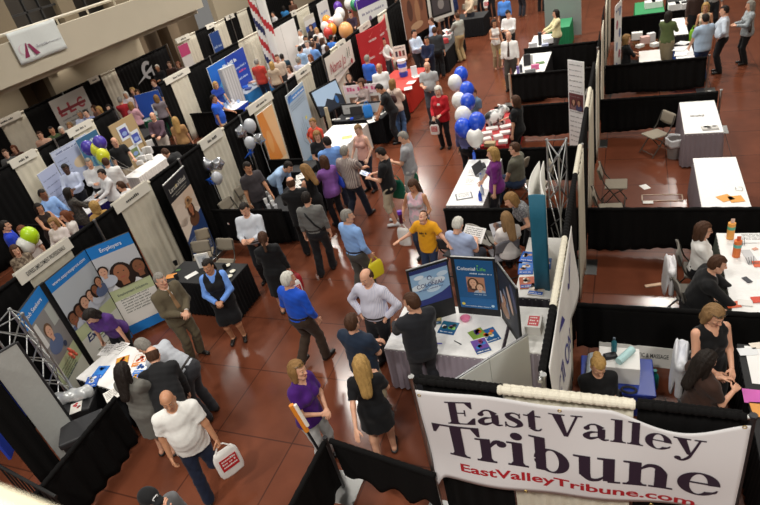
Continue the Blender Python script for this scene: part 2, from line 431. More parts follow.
HAIRC = {'grey': '8d8880', 'white': 'd6d2c8', 'dark': '1f1712', 'brown': '4a2f1e', 'blond': 'b08b51', 'light': '8f6b3f', 'red': '6d3c22', 'sandy': '8a6a45'}
def person(px, py, label, face=180, h=1.75, sex='m', top='ddddda', sleeve='long', legs='22242b', lower='pants', hair='short', hc='dark', skin='fair',
           arms=('down', 'down'), hands=('relax', 'relax'), lean=0, pose='stand', look=8, turn=0, wide=1.0, shoe='1c1816', suit=None, hem=None, extra=None,
           step=None, group=None, topmat=None, neck=1.0, lv=None, tilt=0, hat=None, glasses=False, seat=.46, skirt_hem=.5, vest=None, legmat=None, stance=.1, loc=None):
    """px, py: where the photograph shows the crown of the head"""
    female = sex == 'f'; s = h/1.75
    R = rotx(-math.radians(lean)) @ roty(math.radians(tilt))
    if pose == 'sit': hipz = seat+.1/s*s
    else: hipz = .93*s
    hip = np.array([0, 0, hipz])
    def U(x, y, z): return hip+R @ (np.array([x, y, z])*s-np.array([0, 0, .93*s]))     # upper body frame
    sw = (.165 if female else .19)*(.7+.3*wide); hw = .088
    # legs
    J = {}
    for q in (-1, 1):
        H = hip+np.array([q*hw*s, 0, -.02*s]); st = 0
        if pose == 'sit': A = np.array([q*.1*s, .42*s, .085*s])
        else:
            st = (step or 0)*q; A = np.array([q*stance*s, -.015*s+st, (.085+(.1 if st < -.12 else 0))*s])
        K, A = ik(H, A, .425*s, .425*s, (q*.12, 1, .15 if pose != 'sit' else 1.2))
        J[q] = (H, K, A, st)
    Hc = U(0, .015, 1.635); HR = R @ rotz(-math.radians(turn)) @ rotx(-math.radians(look)+math.radians(lean)*.45)
    Hc = Hc+R @ np.array([0, .02*math.sin(math.radians(max(look, 0)))*s, 0])
    crown = Hc+HR @ np.array([0, 0, .115*s]); rz = -math.radians(face); c, q_ = math.cos(rz), math.sin(rz)
    if loc is None:
        g = at(px, py, crown[2]); loc = (g.x-(crown[0]*c-crown[1]*q_), g.y-(crown[0]*q_+crown[1]*c), 0)
    # arms
    G = {}
    for i, q in ((0, -1), (1, 1)):
        a = arms[i]; t = ARMS[a] if isinstance(a, str) else a
        if len(t) == 4: dx, dy = t[1]-loc[0], t[2]-loc[1]; T = np.array([dx*c+dy*q_, -dx*q_+dy*c, t[3]])
        else: T = U(q*t[0], t[1], t[2])
        Sh = U(q*sw*.95, -.005, 1.405)
        pole = {'hip': (q*1.6, -.5, 0), 'out': (q*.3, -.4, -1), 'clasp': (q*1., -.5, -.6), 'cross': (q*1., 0, -1), 'side': (q*.5, -.5, -.5)}.get(a if isinstance(a, str) else '', (q*.55, -.6, -.8))
        E_, T = ik(Sh, T, .29*s, .26*s, R @ np.array(pole)); G[q] = (Sh, E_, T, a)
    dist = math.hypot(loc[0], loc[1])
    lvl = lv if lv is not None else (0 if dist < 10.5 else 1 if dist < 17 else 2)
    vox = (.0115, .017, .026)[lvl]*max(s, .8); hv = (.0055, .0075, .0105)[lvl]; hnd = (.0048, .006, .0075)[lvl]; cv = (.0105, .015, .023)[lvl]*max(s, .8)
    root = thing('person', label, 'person', loc, rz, group)
    w = wide
    pts = [U(0, 0, 1.5), hip-[.3*s, .25*s, .2*s], hip+[.3*s, .25*s, .1*s], U(-.3, -.2, 1.5), U(.3, .25, 1.5)]
    for q in (-1, 1):
        for p in J[q][:3]: pts += [p-[.1, .1, .09], p+[.1, .2, .1]]
        for p in G[q][:3]: pts += [p-.1, p+.1]
    pts = np.array(pts); lo, hi = pts.min(0), pts.max(0); lo[2] = max(lo[2], -.02)
    Rt = R.T
    def torso(F, infl=0.0, k=.05, bust=True, legs_too=False):
        wr = (.112 if female else .135)*w; cr = (.135 if female else .158)*(.6+.4*w); pr = (.162 if female else .15)*(.5+.5*w)
        ky = .68*(.75+.25*w)
        F.cone(U(0, 0, .93), U(0, 0, 1.1), pr*s*.92, wr*s, k, R=Rt, ky=ky, infl=infl)
        F.cone(U(0, 0, 1.1), U(0, -.005, 1.3), wr*s, cr*s, k, R=Rt, ky=ky, infl=infl)
        F.cone(U(-sw*.7, -.015, 1.385), U(sw*.7, -.015, 1.385), .06*s, .06*s, .07, infl=infl)
        F.cone(U(0, -.01, 1.38), U(0, -.012, 1.46), .085*s, .06*s, .05, infl=infl)
        if w > 1.12 and not female: F.ell(U(0, .035*w, 1.06), np.array([.125, .1, .15])*s*w, Rt, .07, infl)
        if female and bust:
            for q in (-1, 1): F.ell(U(q*.068, .085, 1.27), np.array([.06, .058, .062])*s*(.7+.3*w), Rt, .04, infl)
        F.ell(U(0, -.045, .92), np.array([.13, .095, .1])*s*(.6+.4*w), Rt, .05, infl)
    def leg(F, q, infl=0.0, k=.05, flare=0.0, upto=None):
        H, K, A, _ = J[q]; r = (.086 if not female else .084)*s*(.5+.5*w)
        F.cone(H, K, r, .056*s, k, infl=infl)
        cl = None
        Kc = K+(A-K)*.28
        F.cone(K, Kc, .054*s, .057*s, .03, infl=infl); F.cone(Kc, A, .057*s, .037*s+flare, .03, infl=infl, clip=None if upto is None else (K+(A-K)*upto, nrm(A-K)))
    def arm(F, q, infl=0.0, k=.04, upto=2.0):
        Sh, E_, T, _ = G[q]; r = (.039 if female else .047)*s*(.6+.4*w)
        d1, d2 = nrm(E_-Sh), nrm(T-E_)
        if upto <= 1: F.cone(Sh, Sh+(E_-Sh)*min(upto+.15, 1), r*1.05, r*.86, k, infl=infl, clip=(Sh+(E_-Sh)*upto, d1))
        else:
            F.cone(Sh, E_, r*1.05, r*.8, k, infl=infl)
            F.cone(E_, T, r*.82, r*.56, .025, infl=infl, clip=(E_+(T-E_)*(upto-1), d2))
    # body: one surface
    F = Field(lo, hi+[0, 0, .05], vox); torso(F)
    for q in (-1, 1):
        leg(F, q); arm(F, q)
        A = J[q][2]; toe = np.array([A[0]+q*.02*s, A[1]+.15*s, max(A[2]-.055*s, .028)])
        F.cone(A-[0, .03*s, .03*s], toe, .034*s, .026*s, .03)
    F.cone(U(0, -.012, 1.44), Hc+HR @ np.array([0, -.02, -.06])*s, .056*s, .052*s, .03)
    V, Q = F.mesh(); VV = [V]; QQ = [Q]; MM = [np.zeros(len(Q), int)]; n = len(V)
    hV, hQ, hM = head_template(female, hv)
    VV.append(hV*s*1.02 @ HR.T+Hc); QQ.append(hQ+n); MM.append(hM); n += len(hV)
    for i, q in ((0, -1), (1, 1)):
        Sh, E_, T, a = G[q]; tV, tQ = hand_template(hands[i], hnd)
        y = nrm(T-E_); ref = np.array([-q, 0, 0]) if abs(y[2]) > .75 else (np.array([0, 0, 1.]) if a == 'out' else np.array([-q*.5, 0, -.9]))
        if a == 'out': y = nrm(y+[0, 0, -.1])
        zz = -nrm(ref-y*(ref@y)); xx = np.cross(y, zz); M = np.stack([xx, y, zz], 1); tv = tV.copy()
        # thumb of either hand towards the front or the middle
        want = np.array([0, 1., 0]) if abs(y[2]) > .75 else np.array([-q, 0, .1])
        flip = (-xx) @ want < 0
        if flip: tv = tv*[-1, 1, 1]; tQ = tQ[:, ::-1]
        VV.append(tv*s*(.9 if female else 1) @ M.T+T-y*.012); QQ.append(tQ+n); MM.append(np.zeros(len(tQ), int)); n += len(tv)
    sk = SKIN.get(skin, skin)
    hcol = HAIRC.get(hc, hc)
    mesh_np('body', np.concatenate(VV), np.concatenate(QQ), [mat(sk, .5, kind='skin'), mat('2a1c14', .3), mat({'dark': '5a2f2a', 'brown': '83463a'}.get(skin, 'b5665a'), .45), mat('cfc4ba', .4), mat(HAIRC['brown'] if hair in ('bald', 'ring') else hcol, .8)],
            root, np.concatenate(MM), True)
    # clothes
    def cmat(col): return mat(col, .82, kind='cloth', spec=.25)
    def up_lo_hi(z0):
        P = [U(-.34, -.26, z0), U(.34, .3, z0), U(-.34, -.26, 1.56), U(.34, .3, 1.56)]
        for q in (-1, 1):
            for p in G[q][:3]: P += [p-.09, p+.09]
        P = np.array(P); return P.min(0), P.max(0)
    dress = lower == 'dress'
    def shirt(name, m, up, hemz, infl, neckr=1.0, vcut=None, collar=False, armless=False, seed=0):
        a, b = up_lo_hi(min(hemz, .93) if pose != 'sit' else max(hemz, .9)); F = Field(a, b, cv); torso(F, infl)
        if hemz < .93: F.cone(U(0, .005, .93), U(0, .01, hemz-.05), (.158 if female else .152)*s*(.5+.5*w), .17*s*(.5+.5*w), .05, R=Rt, ky=.72, infl=infl*.9)
        if not armless:
            for q in (-1, 1): arm(F, q, infl*.8+(.005 if up <= 1 else .002), .05, up)
        # soft folds
        X, Y, Z = F.grid(); F.f += (.0035*np.sin(X*41+Z*23+Y*17+seed)*np.sin(Z*37-X*19+Y*29)).astype(np.float32)
        hz = U(0, 0, hemz); F.cut(hz, -R[:, 2]); nb = U(0, .02, 1.535)
        if armless:
            for q in (-1, 1): F.carve(U(q*(sw+.03), 0, 1.30), U(q*(sw+.035), 0, 1.5), .065*s, .075*s)
        F.carve(nb, U(0, .1, 1.55), .078*s*neckr, .09*s*neckr)
        if neckr > 1.15: F.carve(U(0, .12, 1.5), U(0, .16, 1.42-.06*(neckr-1)), .07*s*neckr, .06*s)
        if vcut: F.carve(U(0, .17, 1.56), U(0, .19, vcut), .1*s, .035*s)
        V, Q = F.mesh(); return mesh_np(name, V, Q, m, root, smooth=True)
    def tie(infl, zb):
        F = Field(np.minimum(U(-.06, .0, zb), U(0, .0, 1.5))-.06, np.maximum(U(.06, .3, zb), U(.06, .2, 1.48))+.06, .009); torso(F, infl, bust=False)
        X, Y, Z = F.grid(); P = [X-hip[0], Y-hip[1], Z-hip[2]]; lx, ly, lz = [sum(R[j][i]*P[j] for j in range(3)) for i in range(3)]; lz = lz/s+.93
        F.f = np.maximum.reduce([F.f, (np.abs(lx)-(.016+.022*np.clip((1.44-lz)/.3, 0, 1))*s).astype(np.float32), (.03-ly).astype(np.float32), ((zb-lz)*s).astype(np.float32), ((lz-1.46)*s).astype(np.float32)])
        V, Q = F.mesh(); mesh_np('tie', V, Q, cmat(extra['tie']), root, smooth=True)
    up = {'long': 1.97, 'short': .72, 'elbow': 1.15, 'cap': .4, 'none': 0, 'tank': 0}[sleeve]
    tm = topmat or cmat(top); seed = len(label)
    if suit:
        o = shirt('shirt', tm, 1.95, .95, .009, 1.0)
        o = shirt('jacket', cmat(suit), 1.93, hem or .80, .021, 1.05, vcut=1.18, seed=seed)
        if extra and 'tie' in extra: tie(.026, 1.13)
    else:
        hz = hem if hem is not None else (.93 if dress else (.96 if not female else .88))
        if sleeve in ('none', 'tank'): shirt('top', tm, 0, hz, .011, 1.3 if sleeve == 'tank' else 1.1, armless=True, seed=seed)
        else: shirt('dress' if dress and not vest else 'shirt', tm, up, hz, .014 if hz > .92 else .022, neck, seed=seed)
        if vest: shirt('vest', cmat(vest), 0, .93 if dress else .85, .034, 1.3, armless=True, seed=seed)
        if extra and 'tie' in extra: tie(.03, 1.06)
    lm = legmat or cmat(legs)
    if lower in ('pants', 'shorts'):
        P = [hip-[.28*s, .25*s, .12*s], hip+[.28*s, .26*s, .14*s], U(-.2, -.2, 1.04), U(.2, .2, 1.04)]
        for q in (-1, 1):
            for p in J[q][:3]: P += [p-.11, p+.11]
        P = np.array(P); a, b = P.min(0), P.max(0); a[2] = max(a[2], .02)
        F = Field(a, b, cv); wr = (.125 if female else .138)*w; pr = (.164 if female else .15)*(.5+.5*w); ky = .68*(.75+.25*w)
        F.cone(U(0, 0, .93), U(0, 0, 1.06), pr*s*.92, wr*s, .05, R=Rt, ky=ky, infl=.012)
        F.ell(U(0, -.045, .92), np.array([.13, .095, .1])*s*(.6+.4*w), Rt, .05, .012)
        if w > 1.12 and not female: F.ell(U(0, .03*w, 1.02), np.array([.12, .09, .1])*s*w, Rt, .06, .01)
        for q in (-1, 1):
            leg(F, q, .016 if not female else .012, .05, .022 if not female else .014, None if lower == 'pants' else .12)
            if lower == 'pants':
                H, K, A, _ = J[q]; F.cone(K+(A-K)*.3, A+(K-A)*.02, .058*s, .056*s, .02, infl=.006)
        X, Y, Z = F.grid(); F.f += (.004*np.sin(X*35+Z*21)*np.sin(Z*29+Y*27)).astype(np.float32)
        F.cut(U(0, 0, 1.035), R[:, 2])
        if lower == 'pants': F.cut((0, 0, .045), (0, 0, -1))
        V, Q = F.mesh(); tr_ = mesh_np('trousers' if lower == 'pants' else 'shorts', V, Q, lm, root, smooth=True)
        if lvl == 0 and not female and not suit and (hem is None) and pose == 'stand':
            F = Field(np.minimum(U(-.24, -.22, .98), U(.24, .22, .98))-.05, np.maximum(U(.24, .24, 1.06), U(-.24, -.2, 1.06))+.06, .012); torso(F, .021)
            F.cut(U(0, 0, 1.03), R[:, 2]); F.cut(U(0, 0, .992), -R[:, 2]); V, Q = F.mesh(); mesh_np('belt', V, Q, mat('1b120d', .5), tr_, smooth=True)
    else:
        P = [hip-[.34*s, .3*s, (.93-skirt_hem+.05)*s], hip+[.34*s, .34*s, .16*s]]
        if pose == 'sit': P[1] = P[1]+[0, .3*s, 0]
        P = np.array(P); F = Field(P.min(0), P.max(0), cv); pr = .164*(.5+.5*w)
        F.cone(U(0, 0, .92), U(0, 0, 1.05), pr*s*.95, .125*s*w, .05, R=Rt, ky=.7, infl=.014)
        F.ell(U(0, -.045, .92), np.array([.13, .095, .1])*s*(.6+.4*w), Rt, .05, .014)
        if pose == 'sit':
            for q in (-1, 1): F.cone(J[q][0], J[q][1], .1*s, .075*s, .08)
        else:
            mid = (J[-1][2]+J[1][2])/2; F.cone(hip+[0, 0, -.03], [mid[0]*.3, mid[1]*.3, (skirt_hem-.05)*s], pr*s*.98, .19*s*(.5+.5*w), .05, R=np.eye(3), ky=.8, infl=.01)
            for q in (-1, 1): F.cone(J[q][0], J[q][1], .1*s, .075*s, .06); F.cone(J[q][1], J[q][1]+(J[q][2]-J[q][1])*.3, .075*s, .07*s, .06)
            F.cone(J[-1][1]+[0, 0, .1], J[1][1]+[0, 0, .1], .09*s, .09*s, .08); F.cut((0, 0, skirt_hem*s), (0, 0, -1))
        X, Y, Z = F.grid(); F.f += (.004*np.sin(np.arctan2(Y, X)*9)*np.clip((.95*s-Z)*2, 0, 1)).astype(np.float32)
        V, Q = F.mesh(); mesh_np('skirt', V, Q, lm, root, smooth=True)
    for q in (-1, 1):
        A = J[q][2]; toe = np.array([A[0]+q*.02*s, A[1]+.16*s, max(A[2]-.05*s, .035)])
        if dist > 20 or pose == 'sit' and dist > 12: continue
        F = Field(np.minimum(A, toe)-.1, np.maximum(A, toe)+.1, .013 if lvl == 0 else .018); heel = A-[0, .035*s, .045*s]
        F.cone(heel, toe, .043*s, .036*s, .02, R=np.eye(3)[[0, 2, 1]], ky=.95); F.cone(A-[0, .02*s, .02*s], heel, .045*s, .043*s, .02)
        if A[2] < .1*s+.02: F.cut((0, 0, .004), (0, 0, -1))
        if female and lower != 'pants': F.cut(A-[0, 0, .02*s], (0, -.35, .94))
        else: F.cut(A+[0, 0, .03*s], (0, 0, 1))
        V, Q = F.mesh(); mesh_np('shoe', V, Q, mat(shoe, .45), root, smooth=True)
    # hair
    if hair not in ('bald',):
        hh = (.0065, .009, .012)[lvl]; F = Field((-.15, -.26, -.42 if hair == 'long' else -.3 if hair == 'pony' else -.22), (.15, .13, .2), hh); X, Y, Z = F.grid()
        big = hair in ('bob', 'long', 'curly')
        F.ell((0, -.014, .035), (.083+.008*big, .104+.006*big, .094+.006*big), k=.02)
        F.ell((0, -.045, -.02), (.076+.012*big, .07+.01*big, .08), k=.03)
        keep = np.minimum(Y-.012+.25*(Z-.03)*(Z < .03), .082-Z-.2*Y)
        if hair in ('short', 'ring', 'pony', 'bun'): keep = np.maximum(keep, np.minimum(-.035-Z, 1)*1.0+np.where(Y < -.02, -.03, .03))
        if hair == 'ring': keep = np.maximum(keep, Z-.055+.12*Y); keep = np.maximum(keep, Y-.0)
        if big:
            for q in (-1, 1): F.cone((q*.072, -.01, .01), (q*.08, -.012, -.12 if hair != 'long' else -.2), .034, .03, .03)
            F.cone((0, -.07, 0), (0, -.075, -.13), .075, .07, .04, R=np.eye(3), ky=.7)
        if hair == 'curly': F.ell((0, -.03, .03), (.11, .12, .115), k=.03); F.f += (.009*np.sin(X*85)*np.sin(Y*85)*np.sin(Z*85)).astype(np.float32)
        if hair == 'long':
            F.cone((0, -.085, -.08), (0, -.115, -.33), .088, .07, .05, R=np.eye(3), ky=.5)
        F.f += (.0025*np.sin(X*140+Y*60)).astype(np.float32)
        F.f = np.maximum(F.f, np.minimum(keep, .05).astype(np.float32)) if not big else np.maximum(F.f, np.minimum(Y-.03+.35*np.maximum(-Z, 0)*0, .085-Z-.2*Y).astype(np.float32))
        if hair == 'pony': F.cone((0, -.1, .03), (0, -.15, -.2), .032, .022, .02)
        if hair == 'bun': F.ell((0, -.1, .075), (.045, .045, .045), k=.01)
        V, Q = F.mesh(); mesh_np('hair', V*s*1.02 @ HR.T+Hc, Q, mat(hcol, .65, kind='hair', spec=.3), root, smooth=True)
    if hat:
        F = Field((-.13, -.14, -.02), (.13, .22, .17), .008); F.ell((0, -.012, .05), (.088, .11, .09), k=.01); F.cut((0, 0, .045), (0, 0, -1))
        F.cone((-.04, .09, .055), (.04, .09, .055), .012, .012, .01); F.cone((-.035, .14, .052), (.035, .14, .052), .012, .012, .06); F.cone((0, .09, .055), (0, .15, .05), .02, .02, .03)
        V, Q = F.mesh(); cp = mesh_np('cap', V*s*1.02 @ HR.T+Hc, Q, cmat(hat), root, smooth=True)
        mb = MB(); mb.tube([np.array([.03*math.cos(t), .1-.3*abs(.03*math.cos(t)), .09+.02*math.sin(t)])*s*1.02 @ HR.T+Hc for t in np.linspace(0, 6.28, 13)[:-1]], .005, 5, True); mb.build('cap_mark', mat('e6e6e6', .6), cp)
    if glasses:
        m = MB(); up_ = glasses == 'head'
        for q in (-1, 1): m.tube([np.array([q*.032+.02*math.cos(t), (.098 if not up_ else .075), (.008 if not up_ else .105)+.015*math.sin(t)]) for t in np.linspace(0, 6.28, 11)[:-1]], .003, 5, True)
        for q in (-1, 1): m.tube([(q*.052, .095 if not up_ else .07, .01 if not up_ else .1), (q*.078, .01, .01 if not up_ else .08)], .003, 5)
        m.v = [tuple(np.array(v)*s*1.02 @ HR.T+Hc) for v in m.v]; m.build('glasses', mat('141414', .3), root)
    info = {'root': root, 'loc': loc, 'rz': rz, 'J': J, 'G': G, 'Hc': Hc, 'HR': HR, 's': s, 'U': U}
    def W(p): p = np.array(p); return Vector((loc[0]+p[0]*c-p[1]*q_, loc[1]+p[0]*q_+p[1]*c, p[2]))
    info['W'] = W; info['hand'] = {q: W(G[q][2]+nrm(G[q][2]-G[q][1])*.07*s) for q in (-1, 1)}
    return info
# ------------------------------------------------------------------ the hall
XR, X1, X2, X3, ZT, ZR = -.62, -8.45, -13.9, -18.6, 2.2, .88
def struct(name, mb, m=None, **k): return tag(mb.build(name, m, **k), kind='structure')
mb = MB(); mb.box((-22, -3, -.2), (9, 60, 0)); struct('floor', mb, mat('8a4a31', .3, kind='floor'))
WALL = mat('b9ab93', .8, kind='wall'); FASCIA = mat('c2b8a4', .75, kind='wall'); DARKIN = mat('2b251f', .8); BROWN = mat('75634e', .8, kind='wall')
mb = MB()
for y0, y1 in ((-3, 14.2), (15.5, 20.6), (26.5, 60)): mb.box((-19.8, y0, 0), (-19.5, y1, 3.6))
struct('wall_left', mb, WALL)
mb = MB(); mb.box((-21.2, 14.0, 0), (-20.6, 15.7, 3.6)); mb.box((-20.6, 14.0, 0), (-19.8, 14.2, 3.6)); mb.box((-20.6, 15.5, 0), (-19.8, 15.7, 3.6)); struct('trim_1', mb, BROWN)
mb = MB(); mb.box((-21.2, 20.6, 0), (-20.9, 26.5, 6)); mb.box((-20.9, 20.6, 0), (-19.5, 20.9, 6)); mb.box((-20.2, 22.6, 0), (-19.5, 23.3, 6)); struct('trim_2', mb, BROWN)
mb = MB(); mb.box((-22, 59.8, 0), (9, 60, 11)); struct('wall_back', mb, WALL)
mb = MB(); mb.box((8.8, -3, 0), (9, 60, 11)); struct('wall_right', mb, WALL)
# balcony: parapet, soffit, handrail and the dark rooms behind it
mb = MB(); mb.box((-15.95, -3, 3.5), (-15.73, 20.7, 4.52)); struct('balcony_parapet', mb, FASCIA)
mb = MB(); mb.box((-21, -3, 3.5), (-15.95, 20.7, 3.62)); mb.box((-16.6, -3, 3.3), (-16.1, 20.7, 3.5)); struct('balcony_soffit', mb, FASCIA)
mb = MB(); mb.box((-15.9, 20.5, 3.5), (-19.5, 20.7, 4.52)); struct('trim_3', mb, FASCIA)
mb = MB(); mb.tube([(-15.84, -3, 4.72), (-15.84, 20.6, 4.72)], .045, 8)
for i in range(18): mb.cyl((-15.84, -1.2+i*1.25, 4.5), (-15.84, -1.2+i*1.25, 4.72), .03, n=8)
struct('balcony_rail', mb, mat('cfc6b2', .5))
mb = MB(); mb.box((-19.3, -3, 3.62), (-19, 14.9, 8)); mb.box((-19.3, 16.9, 3.62), (-19, 17.6, 8)); mb.box((-19.3, 19.4, 3.62), (-19, 20.7, 8)); struct('wall_upper', mb, mat('6e6250', .8, kind='wall'))
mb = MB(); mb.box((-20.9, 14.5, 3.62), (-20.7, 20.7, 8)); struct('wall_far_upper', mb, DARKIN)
mb = MB()
for y in (15.6, 16.2, 18.2): mb.box((-19.2, y, 3.62), (-19.1, y+.06, 8))
mb.box((-19.2, 14.9, 4.85), (-19.1, 20.7, 4.92)); struct('window_1', mb, DARKMETAL())
mb = MB(); mb.box((-19.5, 15.8, 2.9), (-19.38, 16.0, 3.05)); mb.cyl((-19.2, 16.1, 3.47), (-19.2, 16.1, 3.5), .12, n=16); struct('trim_4', mb, WHITE())
for y, x, e in ((16.1, -19.2, 45), (11, -18, 50), (13.4, -18, 50), (18.5, -18, 60), (20.2, -18, 60), (24, -18.3, 80)):  # first makes the bright wall spot; the rest are fill added under the balcony
    l = bpy.data.lights.new('soffit_or_fill_spot', 'SPOT'); l.energy = e; l.spot_size = 1.6 if x < -19 else 2.6; l.spot_blend = .6; l.color = (1, .92, .82); l.shadow_soft_size = .08
    o = bpy.data.objects.new('soffit_or_fill_spot', l); o.location = (x, y, 3.42); C.objects.link(o)
# the ledge of the balcony the photograph is taken from
mb = MB(); a, b = at(-60, 452, 5.35), at(110, 518, 5.35); d = (b-a).normalized(); nrm_ = Vector((-d.y, d.x, 0)); a = a-d*2; b = b+d*.25
w0 = nrm_*-.22; mb.add([a, b, b+w0, a+w0] + [p-Vector((0, 0, .3)) for p in (a, b, b+w0, a+w0)], [(0, 1, 2, 3), (4, 7, 6, 5), (0, 4, 5, 1), (1, 5, 6, 2), (2, 6, 7, 3), (3, 7, 4, 0)])
struct('trim_5', mb, mat('e6ddc0', .5), bevel=.03)
# black stair rail below the ledge
def stair_rail():
    t = thing('stair_rail', 'thin black metal stair rail with upright bars near the beige ledge', 'railing', at(20, 478, 0)); o = t.location
    A, B = at(-6, 463, .95)-o, at(56, 497, .95)-o
    mb = MB(); mb.tube([A, B], .022, 8); mb.build('top_rail', mat('141414', .5), t)
    mb = MB(); mb.tube([A-Vector((0, 0, .8)), B-Vector((0, 0, .8))], .015, 8); mb.build('bottom_rail', mat('141414', .5), t)
    for i in range(9):
        p = A.lerp(B, (i+.5)/9); mb = MB(); mb.cyl(p-Vector((0, 0, .95)), p, .011, n=8); mb.build('bar', mat('141414', .5), t)
stair_rail()
# ------------------------------------------------------------------ pipe and drape
def drape(label, a, b, ztop=ZT, zbot=.05, m=None, amp=.03, pitch=.16, seed=0, name='booth_drape', group=None, sag=0, gather=False, pocket=True):
    """a pleated curtain hung from a to b (plan points)"""
    a, b = Vector((*a, 0)), Vector((*b, 0)); L = (b-a).length; d = (b-a)/L; n = Vector((-d.y, d.x, 0)); r = random.Random(seed+int(L*100))
    ph = [r.uniform(0, 6) for _ in range(5)]
    mb = MB()
    def f(u, v):
        x = u*L; k = .35+.65*v
        w = math.sin(x/pitch*6.28+1.3*math.sin(x*2.1+ph[0])+ph[1])*.7+.3*math.sin(x/pitch*3.1+ph[2]+v)
        w2 = .5*math.sin(x*5+ph[3]+v*1.5)
        z = ztop-(ztop-zbot-(.03*math.sin(x*3+ph[4])+sag*math.sin(u*9.4+ph[2])**2))*v
        return a+d*x+n*(amp*(w*k+w2*v))+Vector((0, 0, z))
    mb.sheet(f, max(8, int(L/(pitch/7))), 8, .008)
    if pocket:
        P = [a+d*(L*i/40)+Vector((0, 0, ztop+.005*math.sin(i*2.4))) for i in range(41)]; mb.tube(P, .034, 8)
    return tag(mb.build(name, m or BLACK(), smooth=True), label, 'curtain', group)
def upright(label, x, y, h=ZT+.03, m=None):
    t = thing('drape_upright', label, 'pole', (x, y, 0))
    mb = MB(); mb.box((-.22, -.22, 0), (.22, .22, .012)); mb.build('base_plate', METAL(), t, bevel=.003)
    mb = MB(); mb.cyl((0, 0, .012), (0, 0, h), .024, n=12); mb.build('pole', m or METAL(), t, smooth=False)
    mb = MB(); mb.cyl((0, 0, h), (0, 0, h+.03), .03, n=12); mb.build('cap', m or METAL(), t)
# --- row along the right-hand booths (back to back)
rowR = [(3.72, 4.62, 'b', 'black tall drape at the banner end of the two-sided booth row'), (4.62, 5.9, 'w', 'white tall drape behind the white banner with blue lettering'),
        (5.9, 7.5, 'b', 'black tall drape beside the blue crate of massage supplies'), (7.5, 8.45, 'w', 'white tall drape strip beside the booth of the seated suited man'),
        (8.45, 10.0, 'b', 'black tall drape behind the two folding chairs of the empty booth'), (10.0, 11.0, 'w', 'white tall drape strip beside the empty booth chairs'),
        (11.0, 12.5, 'b', 'black tall drape across from the lone chair of the empty booth'), (12.5, 13.5, 'w', 'white tall drape strip between empty booth and pull-up poster'),
        (13.5, 15.1, 'b', 'black tall drape behind the pull-up poster with text'), (15.1, 16.1, 'w', 'white tall drape strip beside the curly-haired seated woman booth'),
        (16.1, 17.7, 'b', 'black tall drape behind the curly-haired seated woman'), (17.7, 18.7, 'w', 'white drape strip by the metal pole behind the curly-haired woman'),
        (18.7, 20.6, 'b', 'black tall drape beyond the metal pole, behind the woman in green'), (20.6, 21.7, 'w', 'white tall drape at the end booth with the green table')]
for i, (y0, y1, c, lab) in enumerate(rowR):
    drape(lab, (XR+(.04 if c == 'w' else 0), y0), (XR+(.04 if c == 'w' else 0), y1), m=WHITE_DRAPE() if c == 'w' else BLACK(), seed=i, amp=.028, pocket=False)
for y, lab in ((3.66, 'white metal upright at the bare end of the ruffled crossbar'), (8.47, 'metal upright of the tall row beside the empty booth'), (13.52, 'metal upright of the tall row near the pull-up poster'), (18.7, 'tall metal upright beside the hanging blue and white banner')):
    upright(lab, XR+.02, y)
# crossbar with the pockets of the drapes ruffled over it
for i, (y0, y1, c, lab) in enumerate(rowR[:7]):
    mb2 = MB(); n = int((y1-y0)/.035); P = [(XR, y0+(y1-y0)*k/n, ZT+.03) for k in range(n+1)]
    for k in range(n): mb2.cyl(P[k], P[k+1], .03+.007*(k % 2), .03+.007*((k+1) % 2), 10)
    o = [q for q in C.objects if q.get('label') == lab][0]
    ob = mb2.build('ruffled_pocket', WHITE_DRAPE() if c == 'w' else BLACK(), o, origin='keep'); ob.location = -o.location
mb = MB(); mb.cyl((XR, 3.6, ZT+.03), (XR, 11.3, ZT+.03), .02, n=10); tag(mb.build('crossbar', METAL()), 'long metal crossbar carrying the ruffled black and white drapes', 'pole')
# --- low side rails, right-hand booths and the booths backing onto them
YK = [6.35, 8.9, 11.45, 14.0, 16.55, 19.1, 21.65]
labR = ['low black drape rail behind the woman in the black tank top', 'low black drape rail between the seated suited man and empty booth', None, 'low black drape rail at the far side of the empty booth',
        'low black drape rail in front of the curly-haired woman', None, 'low black drape rail in front of the green table']
for y, lab in zip(YK, labR):
    if lab:
        drape(lab, (-.55, y), (2.9 if y < 7 else 3.4 if y < 9.5 else 1.85, y), ZR, .1, amp=.025, seed=int(y*3), pitch=.2)
        if y > 9.5: upright('short metal upright ending the low rail '+{14.0: 'past the empty booth', 16.55: 'beside the pale blue shirt man', 21.65: 'near the green table'}[y], 1.9, y, ZR+.03)
labL = [None, 'low black drape rail behind the seated white-haired reader', 'low black drape rail behind the man in the olive tee', 'low black drape rail behind the red literature table',
        'low black drape rail in front of the table of gadgets', 'low black drape rail behind the table of gadgets', None]
for y, lab in zip(YK, labL):
    if lab: drape(lab, (-3.05, y), (-.7, y), ZR, .1, amp=.025, seed=int(y*5), pitch=.2)
upright('short metal upright ending the rail by the gadget table', -3.1, 16.55, ZR+.03, mat('c9bfae', .4, .3))
# --- corner rail in front of the big newspaper banner
drape('low black drape rail the blonde woman in black leans on', (-3.02, 3.62), (-1.72, 3.42), ZR, .22, amp=.03, pitch=.34, sag=.12, seed=3)
drape('low black drape rail running towards the camera from the corner', (-3.08, 3.58), (-3.12, 1.2), ZR, .1, amp=.03, pitch=.3, seed=8)
upright('short dark upright at the corner of the low black rails', -3.08, 3.62, ZR+.02, DARKMETAL())
